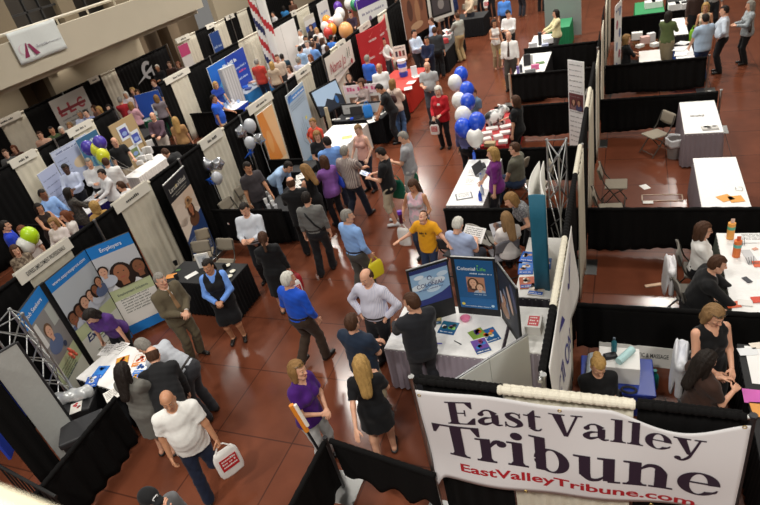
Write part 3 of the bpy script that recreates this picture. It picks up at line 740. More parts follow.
# --- row 1: behind the Express booth and its neighbours
sg = lambda y: y
row1 = [(3.3, 4.72, 'b', 'black tall drape behind the steel truss frame and job display'), (4.72, 5.58, 'w', 'white drape column under the sign of the staffing booth'),
        (5.58, 6.82, 'b', 'black tall drape between staffing display and the hard-hat child poster'), (6.82, 7.72, 'w', 'white drape column beside the hard-hat child poster'),
        (7.72, 9.45, 'b', 'black tall drape behind the star balloons of silver foil'), (9.45, 10.35, 'w', 'white drape column behind the man in the dark grey polo'),
        (10.35, 11.65, 'b', 'black tall drape behind the round foil balloon bunch'), (11.65, 12.6, 'w', 'white drape column behind the orange standing banner'),
        (12.6, 14.05, 'b', 'black tall drape behind the pale blue chart banner'), (14.05, 15.0, 'w', 'white drape column behind the tilted monitor'),
        (15.0, 16.4, 'b', 'black tall drape above the pink and white poster board'), (16.4, 17.4, 'w', 'white drape column under the banner with red script'),
        (17.4, 20.7, 'b', 'black tall drape behind the curved red pop-up wall'), (20.7, 21.7, 'w', 'white drape column beside the red pop-up wall'),
        (21.7, 23.6, 'b', 'black tall drape between red pop-up wall and brown poster'), (23.6, 24.6, 'w', 'white drape column next to the brown poster'), (24.6, 27.6, 'b', 'black tall drape behind the framed picture booth')]
for i, (y0, y1, c, lab) in enumerate(row1): drape(lab, (X1, y0), (X1, y1), m=WHITE_DRAPE() if c == 'w' else BLACK(), seed=20+i, amp=.025)
for y, lab in ((6.2, 'metal upright of the tall drapes above the hiring display panel'), (8.62, 'metal upright beside the hard-hat child poster'), (11.0, 'metal upright behind the round foil balloon bunch'), (13.35, 'metal upright above the pale blue chart banner'), (15.7, 'metal upright behind the pink and white poster board')): upright(lab, X1+.06, y)
r1 = [(8.9, -6.5, 'low black drape rail between folding chairs and foil balloon booth'), (3.72, None, '')]
drape(r1[0][2], (X1+.1, 8.9), (-6.55, 8.9), ZR, .08, seed=44, amp=.025)
drape('low black drape rail behind the man in dark grey polo, far side of his table', (X1+.1, 11.4), (-7.3, 11.4), ZR, .08, seed=45, amp=.025)
drape('low black drape end rail beside the woman in the grey suit', (-6.42, 3.72), (-6.3, 2.2), ZR, .06, seed=46, amp=.045, pitch=.24)
# dark edge of the drape wall at the near end of row 1
drape('narrow black tall drape at the near end of the left drape wall', (-7.13, 2.98), (-7.3, 2.7), 2.1, .02, seed=50, amp=.02)
drape('black tall drape running behind the near end of the staffing booth', (X1, 3.3), (-10.8, 3.25), ZT, .05, seed=51)
mb = MB(); mb.box((-.5, -.02, .3), (.5, .02, 1.9)); o = mb.build('blue_board', mat('1f3fae', .5), bevel=.005); p = at(12, 425, .5); o.location = (p.x, p.y, 0.3); o.rotation_euler = (0, 0, 2.2); tag(o, 'tall plain blue board beyond the near black drape edge', 'board')
# --- row 2
row2 = [(6.2, 8.95, 'b', 'black tall drape left of the nearest sign of the middle row'), (8.95, 9.75, 'w', 'white drape column behind the couple meeting at purple table'),
        (9.75, 10.9, 'b', 'black tall drape behind the pale blue wall displays'), (10.9, 11.75, 'w', 'white drape column behind the purple and yellow balloons'),
        (11.75, 12.55, 'b', 'black tall drape behind the easel of pictures'), (14.75, 15.25, 'b', 'short black tall drape before the white column by the blue polo pair'), (15.25, 16.2, 'w', 'white drape column left of the blue polo pair'),
        (16.2, 19.6, 'b', 'black tall drape behind the bright blue display wall'), (19.6, 21.1, 'w', 'white drape column beside the bright blue display wall'),
        (21.1, 24.6, 'b', 'black tall drape behind the white wall panel past the striped column'), (24.6, 25.9, 'w', 'white drape column behind the orange figure poster'),
        (25.9, 29, 'b', 'black tall drape behind the purple topped banner')]
for i, (y0, y1, c, lab) in enumerate(row2): drape(lab, (X2, y0), (X2, y1), m=WHITE_DRAPE() if c == 'w' else BLACK(), seed=60+i, amp=.025, pitch=.2)
for y, lab in ((10.3, 'metal upright above the pale blue wall displays'), (12.6, 'metal upright behind the easel of pictures'), (17.6, 'metal upright at the edge of the bright blue display wall')): upright(lab, X2+.06, y)
drape('low black drape rail at the far end of the stacked paper table', (X2+.1, 12.75), (-11.4, 12.75), ZR, .08, seed=75)
drape('low black drape rail in front of the blue polo pair', (X2+.1, 15.5), (-11.6, 15.5), ZR, .04, seed=76)
drape('low black drape rail behind the couple at the purple table', (X2+.1, 8.2), (-12.0, 8.2), ZR, .08, seed=77)
# --- row 3 along the wall
row3 = [(9.6, 12.3, 'b', 'black tall drape at the wall, nearest stretch under the balcony'), (12.3, 13.3, 'w', 'white drape column at the wall below the beige wall panel'),
        (13.3, 16.95, 'b', 'black tall drape at the wall behind the red lettered white banner'), (16.95, 17.75, 'w', 'white drape column between red lettered banner and swoosh drape'),
        (17.75, 21.0, 'b', 'black tall drape at the wall carrying a white swoosh emblem'), (22.2, 23.2, 'w', 'white drape column beside the narrow pink sign'),
        (23.2, 24.7, 'b', 'black tall drape at the wall past the narrow pink sign'), (24.7, 25.7, 'w', 'white drape column next to a small blue sign at the wall'),
        (25.7, 26.9, 'b', 'black tall drape at the wall between two far white columns'), (26.9, 27.9, 'w', 'white drape column at the wall nearest the striped column'), (27.9, 33, 'b', 'black tall drape at the wall, far stretch')]
for i, (y0, y1, c, lab) in enumerate(row3):
    o = drape(lab, (X3, y0), (X3, y1), m=WHITE_DRAPE() if c == 'w' else BLACK(), seed=80+i, amp=.03, pitch=.22)
    if 'swoosh emblem' in lab:
        mb = MB(); F = Face(mb, (X3+.1, 19.0, 1.15), (0, 1, 0), (0, 0, 1)); g = mat('b9babd', .5)
        P = [(.35+.36*math.cos(t), .5+.36*math.sin(t)) for t in np.linspace(.9, 4.6, 14)]; Q = [(.37+.2*math.cos(t), .47+.24*math.sin(t)) for t in np.linspace(4.6, .9, 14)]
        for k in range(13): F.poly([P[k], P[k+1], Q[12-k], Q[13-k]], g, 1+k % 2)
        F.poly([(-.55, .14), (.1, .3), (.6, .5), (.66, .62), (.1, .42)], g, 4); F.rect(.3, .38, .62, .48, g, 6); F.rect(.52, .2, .62, .48, g, 8)
        e = mb.build('emblem', None, o, origin='keep'); e.location = -o.location
for y, lab in ((15.0, 'metal upright at the wall behind the red lettered banner'), (21.05, 'metal upright at the wall beside the swoosh drape'), (26.2, 'metal upright at the wall between the far white columns')): upright(lab, X3+.06, y)
# --- far drapes at the top
drape('black tall drape across the far end above the red pop-up wall', (-8.3, 27.6), (-10.9, 27.6), ZT, .05, seed=100)
drape('low black drape rail behind the balloon crowd at the far end', (-12.6, 24.4), (-9.2, 24.6), ZR, .08, seed=101)
# --- booth name signs: a folded card saddled over the crossbar
def booth_sign(lab, pa, pb, seed, txt=None, h=.17, big=False):
    a, b = at(*pa, ZT+.07), at(*pb, ZT+.07); xm = min((X1, X2, X3), key=lambda x: abs(x-(a.x+b.x)/2)); y0, y1 = a.y, b.y; L = abs(y1-y0)
    t = thing('booth_sign', lab, 'sign', (xm, (y0+y1)/2, ZT-.13), 0, None)
    card = mat('e2ddd0', .6); ink = mat('3b3835', .6)
    mb = MB(); F = Face(mb, (.065, -L/2, 0), (0, 1, 0), (-.06, 0, .2)); mb.use(card)
    for s_ in (1, -1):
        mb.add([(s_*.05, -L/2, 0), (s_*.05, L/2, 0), (s_*.03, L/2, .2), (s_*.03, -L/2, .2), (s_*.03, -L/2, 0), (s_*.03, L/2, 0), (s_*.02, L/2, .2), (s_*.02, -L/2, .2)],
               [(0, 1, 2, 3), (7, 6, 5, 4), (0, 4, 5, 1), (1, 5, 6, 2), (2, 6, 7, 3), (3, 7, 4, 0)])
    mb.build('card', None, t)
    mb = MB(); F = Face(mb, (.051, -L/2, 0), (0, 1, 0), (-.02, 0, .2)); F.n = Vector((1, 0, .1)).normalized()
    if txt: F.text(txt, L/2, .065, .07, ink, width=min(L*.72, .07*len(txt)*.75), center=True, bold=.012)
    else: F.words(L*.3, .07, L*.72, .055, ink, seed=seed)
    mb.build('lettering', None, t)
booth_sign('white booth sign with a long line of dark capitals over the staffing display', (18, 275), (73, 237), 1, 'EXPRESS EMPLOYMENT PROFESSIONALS')
booth_sign('white booth sign just left of the hard-hat child poster', (114.5, 204.6), (155, 180), 2)
booth_sign('white booth sign above the silver star balloons', (194, 142.7), (223, 127), 3)
booth_sign('white booth sign above the orange standing banner', (246.6, 108), (270, 91), 4)
booth_sign('white booth sign above the pale blue chart banner end', (294.7, 73.7), (313, 63), 5)
booth_sign('white booth sign over the red script banner', (334, 44), (344, 38), 6)
booth_sign('white booth sign just left of the red pop-up wall', (357, 28), (369, 20), 16)
booth_sign('white booth sign over the couple meeting at the purple table', (5, 162), (41, 148), 7)
booth_sign('white booth sign above the purple and yellow balloons', (69.7, 131), (97, 118), 8)
booth_sign('white booth sign in the middle row left of the blue polo pair', (167, 79), (184, 67), 9)
booth_sign('white booth sign at the wall under the beige wall panel', (3, 123), (25, 110), 10)
booth_sign('white booth sign at the wall between red lettered banner and swoosh', (90, 79), (105, 74), 11)
booth_sign('white booth sign at the wall above the narrow pink sign', (184, 38), (197, 32), 12)
booth_sign('white booth sign at the wall above the small blue sign', (209, 25), (220, 21), 13)
booth_sign('white booth sign at the wall nearest the striped column', (229, 16), (239, 12), 14)
booth_sign('white booth sign over the orange figure poster', (279, 14), (293, 10), 15)
# ------------------------------------------------------------------ furniture and booth things
def pleats(mb, x0, y0, x1, y1, zt, zb, amp=.018, pitch=.09, seed=0, th=.006):
    """pleated skirt round a rectangle"""
    per = [(x0, y0), (x1, y0), (x1, y1), (x0, y1)]; pts = []
    for i in range(4):
        a, b = Vector(per[i]), Vector(per[(i+1) % 4]); L = (b-a).length; n = max(6, int(L/(pitch/6))); d = (b-a)/L; nn = Vector((d.y, -d.x))
        for k in range(n): pts.append((a+d*(L*k/n), nn, i*7+L*k/n))
    m = len(pts); rows = 4; vs = []
    for j in range(rows+1):
        v = j/rows
        for p, nn, s in pts:
            o = amp*(.25+.75*v)*(1+math.sin(s/pitch*6.28+seed))+.01*v
            q = p+nn*o; vs.append((q.x, q.y, zt+(zb-zt)*v))
    fs = [(j*m+i, (j+1)*m+i, (j+1)*m+(i+1) % m, j*m+(i+1) % m) for j in range(rows) for i in range(m)]
    mb.add(vs, fs)
def table(label, x0, y0, x1, y1, top='efeeea', skirt=None, clabel=None, zt=.75, rz=0, drop=.04, name='booth_table'):
    cx, cy = (x0+x1)/2, (y0+y1)/2; w, d = (x1-x0)/2, (y1-y0)/2
    t = thing(name, label, 'table', (cx, cy, 0), rz)
    mb = MB(); mb.box((-w, -d, zt-.035), (w, d, zt-.008)); mb.build('tabletop', mat('8f8474', .6), t, bevel=.004)
    for sx in (-1, 1):
        for sy in (-1, 1):
            mb = MB(); mb.cyl((sx*(w-.08), sy*(d-.1), 0), (sx*(w-.08), sy*(d-.1), zt-.035), .016, n=8); mb.build('leg', DARKMETAL(), t)
    if clabel:
        c = thing('tablecloth', clabel, 'tablecloth', (cx, cy, 0), rz)
        mb = MB(); mb.use(mat(top, .75, kind='cloth')); e = .006
        mb.add([(-w-e, -d-e, zt), (w+e, -d-e, zt), (w+e, d+e, zt), (-w-e, d+e, zt)] + [(-w-e-.004, -d-e-.004, zt-drop), (w+e+.004, -d-e-.004, zt-drop), (w+e+.004, d+e+.004, zt-drop), (-w-e-.004, d+e+.004, zt-drop)],
               [(0, 1, 2, 3), (0, 4, 5, 1), (1, 5, 6, 2), (2, 6, 7, 3), (3, 7, 4, 0)])
        mb.build('top_cloth', None, c)
        mb = MB(); pleats(mb, -w-.008, -d-.008, w+.008, d+.008, zt-.012, .03, seed=len(label)); mb.build('skirt', mat(skirt or top, .85, kind='drape', spec=.2), c, smooth=True)
    return t
def chair(label, x, y, face, seat='8c8272', frame='57534d', group=None):
    t = thing('folding_chair', label, 'chair', (x, y, 0), -math.radians(face), group)
    fm = mat(frame, .45, .5); sm = mat(seat, .8, kind='cloth')
    mb = MB(); mb.box((-.2, -.2, .43), (.2, .2, .465)); mb.build('seat', sm, t, bevel=.015)
    mb = MB(); mb.sheet(lambda u, v: ((u-.5)*.4, -.27-.06*v+.035*math.cos((u-.5)*3.0), .64+.24*v-.03*(2*u-1)**4*v), 10, 5, .022); mb.build('backrest', sm, t, smooth=True)
    for s in (-1, 1):
        mb = MB(); mb.tube([(s*.215, .2, .012), (s*.215, -.05, .36), (s*.215, -.2, .56), (s*.2, -.3, .84)], .012, 8); mb.build('leg', fm, t)
        mb = MB(); mb.tube([(s*.19, -.27, .012), (s*.19, -.02, .34), (s*.19, .12, .43)], .012, 8); mb.build('leg', fm, t)
    mb = MB(); mb.cyl((-.215, .165, .06), (.215, .165, .06), .009, n=8); mb.build('crossbar', fm, t)
    mb = MB(); mb.cyl((-.19, -.23, .06), (.19, -.23, .06), .009, n=8); mb.build('crossbar', fm, t)
    return t
def sheet_item(name, label, cat, x, y, z, w, h, rz, col, art=None, th=.004, group=None):
    """paper, brochure or magazine lying flat, with its print"""
    mb = MB(); mb.use(mat(col, .5)); mb.box((-w/2, -h/2, 0), (w/2, h/2, th))
    F = Face(mb, (-w/2, -h/2, th), (1, 0, 0), (0, 1, 0)); r = random.Random(int(abs(x*1000+y*77)))
    ink = mat('55534f', .6)
    if art == 'text':
        for k in range(int(h/.04)-1): F.words(w*.1, h-.045-k*.035, w*.9, .018, ink, 1, seed=k+r.randint(0, 99))
    elif art:
        cols = art
        F.rect(w*.04, h*.04, w*.96, h*.3, mat(cols[0], .5)); F.rect(w*.04, h*.3, w*.96, h*.96, mat(cols[1], .5))
        for k in range(6): F.disc(w*r.uniform(.2, .8), h*r.uniform(.42, .85), w*.14, w*.14, mat(r.choice(cols[2:]), .5), 2, 10)
        F.words(w*.12, h*.12, w*.88, h*.07, mat('f0eeea', .5), 2, seed=r.randint(0, 99))
    o = mb.build(name, None); o.location = (x, y, z); o.rotation_euler = (0, 0, rz); return tag(o, label, cat, group)
def box_item(name, label, cat, x, y, z, s, rz, col, bev=.004, rough=.5):
    mb = MB(); mb.box((-s[0]/2, -s[1]/2, 0), (s[0]/2, s[1]/2, s[2])); o = mb.build(name, mat(col, rough), bevel=bev); o.location = (x, y, z); o.rotation_euler = (0, 0, rz); return tag(o, label, cat)
def bottle(label, x, y, z, h=.2, r=.033, col='3f6fb5', cap='2b4d9a', name='bottle', cat='bottle'):
    t = thing(name, label, cat, (x, y, z))
    mb = MB(); mb.lathe([(r*.9, 0), (r, .01), (r, h*.62), (r*.8, h*.74), (r*.4, h*.84), (r*.4, h*.9)], n=14); mb.build('body', mat(col, .25), t, smooth=True)
    mb = MB(); mb.lathe([(r*.46, h*.88), (r*.46, h), (.0001, h)], n=12); mb.build('cap', mat(cap, .4), t); return t
def cup(label, x, y, z, h=.1, r=.04, col='efefec', name='cup'):
    mb = MB(); mb.lathe([(r*.72, 0), (r, h), (r*.93, h), (r*.66, .008), (.0001, .008)], n=14); o = mb.build(name, mat(col, .4), smooth=False); o.location = (x, y, z); return tag(o, label, 'cup')
def balloon(label, p, col, r=.14, heart=False, string=None, group=None, tilt=0):
    """string: point where the ribbon is tied"""
    t = thing('balloon', label, 'balloon', (p.x, p.y, p.z-r*1.25), 0, group)
    mb = MB(); n, m = 22, 16; vs = []; fs = []
    for i in range(m+1):
        a = math.pi*i/m
        for k in range(n):
            b = 2*math.pi*k/n; rr = r*math.sin(a); x, y, z = rr*math.cos(b), rr*math.sin(b), r*1.22*math.cos(a)
            if z < 0: q = 1+.1*z/r; x *= q; y *= q
            if heart: z += r*.42*max(0, 1-((x/(r*.42))**2))*-1*(1 if z > 0 else 0)*.8; y *= .72
            vs.append((x, y, z+r*1.25))
    for i in range(m):
        for k in range(n): fs.append((i*n+k, (i+1)*n+k, (i+1)*n+(k+1) % n, i*n+(k+1) % n))
    mb.add(vs, fs); mb.build('skin', mat(col, .25, kind='balloon'), t, smooth=True)
    mb = MB(); mb.cyl((0, 0, .035), (0, 0, -.015), .008, .018, 10); mb.build('knot', mat(col, .35), t)
    if string is not None:
        q = Vector(string)-t.location; mb = MB(); mb.tube([(0, 0, -.01), (q.x*.35, q.y*.35, q.z*.4), (q.x*.8, q.y*.8, q.z*.8), q], .0025, 5); mb.build('ribbon', mat('e8e6e0', .4), t)
    return t
def star_balloon(label, p, col='c9cbd0', r=.2, rz=0, tip=0):
    t = thing('foil_balloon', label, 'balloon', p, rz)
    mb = MB(); P = [((r if k % 2 == 0 else r*.55)*math.sin(k*math.pi/5+tip), (r if k % 2 == 0 else r*.55)*math.cos(k*math.pi/5+tip)) for k in range(10)]
    for s in (1, -1):
        rings = [(0, .085), (.35, .075), (.7, .045), (.92, .018), (1, 0)]; vs = [(0, s*.085, 0)]
        for f, h in rings[1:]: vs += [(x*f, s*h, z*f) for x, z in P]
        fs = [((0, 1+k, 1+(k+1) % 10) if s < 0 else (0, 1+(k+1) % 10, 1+k)) for k in range(10)]
        for i in range(3):
            for k in range(10):
                q = (1+i*10+k, 1+(i+1)*10+k, 1+(i+1)*10+(k+1) % 10, 1+i*10+(k+1) % 10); fs.append(q if s < 0 else q[::-1])
        mb.add(vs, fs)
    o = mb.build('skin', mat(col, .22, .85), t, smooth=True); md = o.modifiers.new('s', 'SUBSURF'); md.levels = 1; md.render_levels = 1
    mb = MB(); mb.cyl((0, 0, -r*.7), (.02, 0, -r*.7-.7), .003, n=5); mb.build('ribbon', mat('d8d8d8', .4), t); return t
def board(name, label, cat, a, b, z0, z1, th=.02, face=None, frame=None, group=None):
    """upright flat panel from plan point a to b; returns thing, Face on its printed side (left of a->b looking from the front), width, height"""
    a, b = Vector((*a, 0)), Vector((*b, 0)); L = (b-a).length; d = (b-a)/L
    t = thing(name, label, cat, (a.x, a.y, z0), 0, group)
    n = Vector((d.y, -d.x, 0)); mb = MB(); mb.use(mat(face or 'f0efec', .5))
    vs = [Vector((0, 0, 0)), d*L, d*L-n*th, -n*th]; H = z1-z0
    mb.add(vs+[v+Vector((0, 0, H)) for v in vs], [(0, 3, 2, 1), (4, 5, 6, 7), (0, 1, 5, 4), (1, 2, 6, 5), (2, 3, 7, 6), (3, 0, 4, 7)])
    F = Face(mb, (0, 0, 0), d, (0, 0, 1)); return t, F, L, H, mb
def feet(t, L, d=(0, 1, 0)):
    d = Vector(d).normalized(); n = Vector((-d.y, d.x, 0))
    for f in (.15, .85):
        mb = MB(); mb.tube([d*L*f-n*.18+Vector((0, 0, -.0)), d*L*f+n*.18+Vector((0, 0, 0))], .012, 6); mb.build('foot', METAL(), t)
def truss(name, label, o, base, H, n=5, rad=.011, col='b9bab8', taper=0):
    """folding scissor frame: base = plan corner offsets"""
    t = thing(name, label, 'frame', o); m = mat(col, .35, .9)
    C_ = [Vector((x, y, 0)) for x, y in base]; k = len(C_)
    for i in range(k):
        mb = MB(); mb.cyl(C_[i], C_[i]+Vector((0, 0, H)), rad*1.3, n=8); mb.build('post', m, t)
    for j in range(n):
        z0, z1 = H*j/n, H*(j+1)/n
        for i in range(k):
            a, b = C_[i], C_[(i+1) % k]
            mb = MB(); mb.cyl(a+Vector((0, 0, z0)), b+Vector((0, 0, z1)), rad*.8, n=6); mb.build('strut', m, t)
            mb = MB(); mb.cyl(b+Vector((0, 0, z0)), a+Vector((0, 0, z1)), rad*.8, n=6); mb.build('strut', m, t)
    mb = MB()
    for i in range(k): mb.ell(C_[i]+Vector((0, 0, H)), (rad*2.4,)*3, 8, 6)
    for i in range(k): mb.cyl(C_[i]+Vector((0, 0, H)), C_[(i+1) % k]+Vector((0, 0, H)), rad*.8, n=6)
    mb.build('top_hub', mat('8f9090', .4, .6), t); return t
def bag(label, p, col='ece9e4', logo='c8242b', w=.24, h=.3, rz=0, name='plastic_bag', handle=.1, text=None, d=.09):
    """bag hanging below p (the hand)"""
    t = thing(name, label, 'bag', (p[0], p[1], p[2]-h-handle), rz)
    mb = MB()
    def prof(z):
        k = 1-.25*max(0, (z/h-.7)/.3)**2; return w/2*k*(1 if z > .02 else .9), d/2*(1-.75*(z/h)**3)
    N = 16; rows = [0, .03, .12, .3, .5, .7, .85, 1]; vs = []
    for f in rows:
        a, b = prof(f*h)
        for k in range(N):
            q = 2*math.pi*k/N; c, s_ = math.cos(q), math.sin(q); e = .5
            vs.append((a*abs(c)**e*(1 if c > 0 else -1), b*abs(s_)**.7*(1 if s_ > 0 else -1)+.006*math.sin(k*2.1+f*9), f*h))
    fs = [(i*N+k, i*N+(k+1) % N, (i+1)*N+(k+1) % N, (i+1)*N+k) for i in range(len(rows)-1) for k in range(N)]+[tuple(range(N))[::-1], tuple(range((len(rows)-1)*N, len(rows)*N))]
    mb.add(vs, fs); pch = mb.build('pouch', mat(col, .45), t, smooth=True)
    if logo:
        for s_ in (1, -1):
            mb = MB(); F = Face(mb, (-w*.34*s_, s_*-(d/2+.004), h*.3), (s_, 0, 0), (0, s_*d*.12, 1)); F.rect(0, 0, w*.68, h*.46, mat(logo, .45), 1)
            for k in range(3): F.words(w*.07, h*(.1+.12*k), w*.62, h*.07, mat('f5efec', .5), 2, seed=k, mark=.8)
            mb.build('printed_logo', None, pch)
    for s_ in (1, -1):
        mb = MB(); mb.tube([(-w*.3, s_*.01, h*.98), (-w*.12, s_*.008, h+handle*.8), (0, 0, h+handle), (w*.12, s_*.008, h+handle*.8), (w*.3, s_*.01, h*.98)], .006, 6); mb.build('handle', mat(col, .5), t)
    return t
def purse(label, p, col, w=.26, h=.2, rz=0, strap=None, name='handbag'):
    t = thing(name, label, 'bag', (p[0], p[1], p[2]), rz)
    F = Field((-w/2-.03, -.09, -.02), (w/2+.03, .09, h+.03), .014); F.cone((-w*.36, 0, h*.3), (w*.36, 0, h*.3), h*.3, h*.3, .05, R=np.eye(3), ky=.55); F.cone((-w*.3, 0, h*.75), (w*.3, 0, h*.75), h*.22, h*.22, .08, R=np.eye(3), ky=.5)
    V, Q = F.mesh(); mesh_np('pouch', V, Q, mat(col, .5), t, smooth=True)
    mb = MB()
    if strap is not None:
        q = Vector(strap)-t.location; q.rotate(Matrix.Rotation(-rz, 3, 'Z')); mb.tube([(-w*.3, 0, h*.9), q*.6+Vector((-w*.1, 0, h*.4)), q, q*.6+Vector((w*.12, 0, h*.4)), (w*.3, 0, h*.9)], .008, 6)
    else: mb.tube([(-w*.28, 0, h*.9), (-w*.2, 0, h*1.3), (w*.2, 0, h*1.3), (w*.28, 0, h*.9)], .008, 6)
    mb.build('strap', mat(col, .55), t); return t
PRINT = lambda c: mat(c, .5)
# ------------------------------------------------------------------ the big newspaper banner
BY = 3.47
def ripple(x, z):
    return BY-.012-.012*math.sin(x*6+z*2.3)-.016*math.sin(x*2.3-z*4+1)*(2.2-z)-.05*max(0, 1.25-z)**2
def ban_top(x): return 2.135+.03*(x-.92)/2.65-.14*max(0, math.sin(max(0, min(1, (x+.05)/.95))*math.pi))**1.3+.03*max(0, x-.5)
def ban_bot(x):
    t = (x+1.73)/2.65
    return .84+.03*t+.22*t*t-.15*math.exp(-((x+1.73)/.06)**2)
ban = thing('hanging_banner', 'large white banner with big dark serif words and red web address', 'banner', (-.4, BY, .7))
def bl(v): return Vector(v)-ban.location
mb = MB()
def fban(u, v):
    x = -1.73+2.65*u; zt, zb = ban_top(x), ban_bot(x); z = zt+(zb-zt)*v; return bl((x, ripple(x, z), z))
mb.sheet(fban, 90, 24, .003); bcl = mb.build('cloth', mat('e6e4e5', .5), ban, smooth=True)
for x, z in ((-1.7, 2.04), (.88, 2.13), (-.45, 2.07), (-.8, .88), (.3, .96)):
    mb = MB(); y = ripple(x, z); mb.tube([bl((x+.014*math.cos(t), y-.004, z+.014*math.sin(t))) for t in np.linspace(0, 6.28, 13)[:-1]], .004, 6, True); mb.build('grommet', mat('b59a5a', .35, .8), bcl)
class Glyph:
    def __init__(s): s.v = []; s.f = []
    def quad(s, P):
        k = len(s.v); n = 5
        for i in range(n+1):
            for j in range(n+1):
                u, w = i/n, j/n
                s.v.append(tuple((1-u)*((1-w)*P[0][c]+w*P[3][c])+u*((1-w)*P[1][c]+w*P[2][c]) for c in (0, 1)))
        s.f += [(k+i*(n+1)+j, k+(i+1)*(n+1)+j, k+(i+1)*(n+1)+j+1, k+i*(n+1)+j+1) for i in range(n) for j in range(n)]; return s
    def rect(s, x0, y0, x1, y1): return s.quad([(x0, y0), (x1, y0), (x1, y1), (x0, y1)])
    def stroke(s, pts, ws):
        """smooth stroke through pts with half widths ws"""
        P = [np.array(p, float) for p in pts]; Q = []; W = []
        P2 = [2*P[0]-P[1]]+P+[2*P[-1]-P[-2]]
        for i in range(len(P)-1):
            p0, p1, p2, p3 = P2[i:i+4]
            for t in np.linspace(0, 1, 7)[:-1]:
                Q.append(.5*(2*p1+(p2-p0)*t+(2*p0-5*p1+4*p2-p3)*t*t+(3*p1-p0-3*p2+p3)*t**3)); W.append(ws[i]+(ws[i+1]-ws[i])*(t*t*(3-2*t)))
        Q.append(P[-1]); W.append(ws[-1]); k = len(s.v)
        for i in range(len(Q)):
            d = nrm2(Q[min(i+1, len(Q)-1)]-Q[max(i-1, 0)]); n = np.array([-d[1], d[0]])*W[i]; s.v += [tuple(Q[i]+n), tuple(Q[i]-n)]
        s.f += [(k+2*i+1, k+2*i+3, k+2*i+2, k+2*i) for i in range(len(Q)-1)]; return s
    def ring(s, cx, cy, rx, ry, tx, ty, a0=0, a1=360):
        n = 36; k = len(s.v)
        for i in range(n+1):
            a = math.radians(a0+(a1-a0)*i/n); c, q = math.cos(a), math.sin(a); s.v += [(cx+rx*c, cy+ry*q), (cx+(rx-tx)*c, cy+(ry-ty)*q)]
        s.f += [(k+2*i, k+2*i+2, k+2*i+3, k+2*i+1) for i in range(n)]; return s
    def dot(s, cx, cy, r, ry=None):
        n = 18; k = len(s.v); s.v += [(cx+r*math.cos(6.2832*i/n), cy+(ry or r)*math.sin(6.2832*i/n)) for i in range(n)]; s.f.append(tuple(range(k, k+n))); return s
def nrm2(v): return v/max(np.linalg.norm(v), 1e-9)
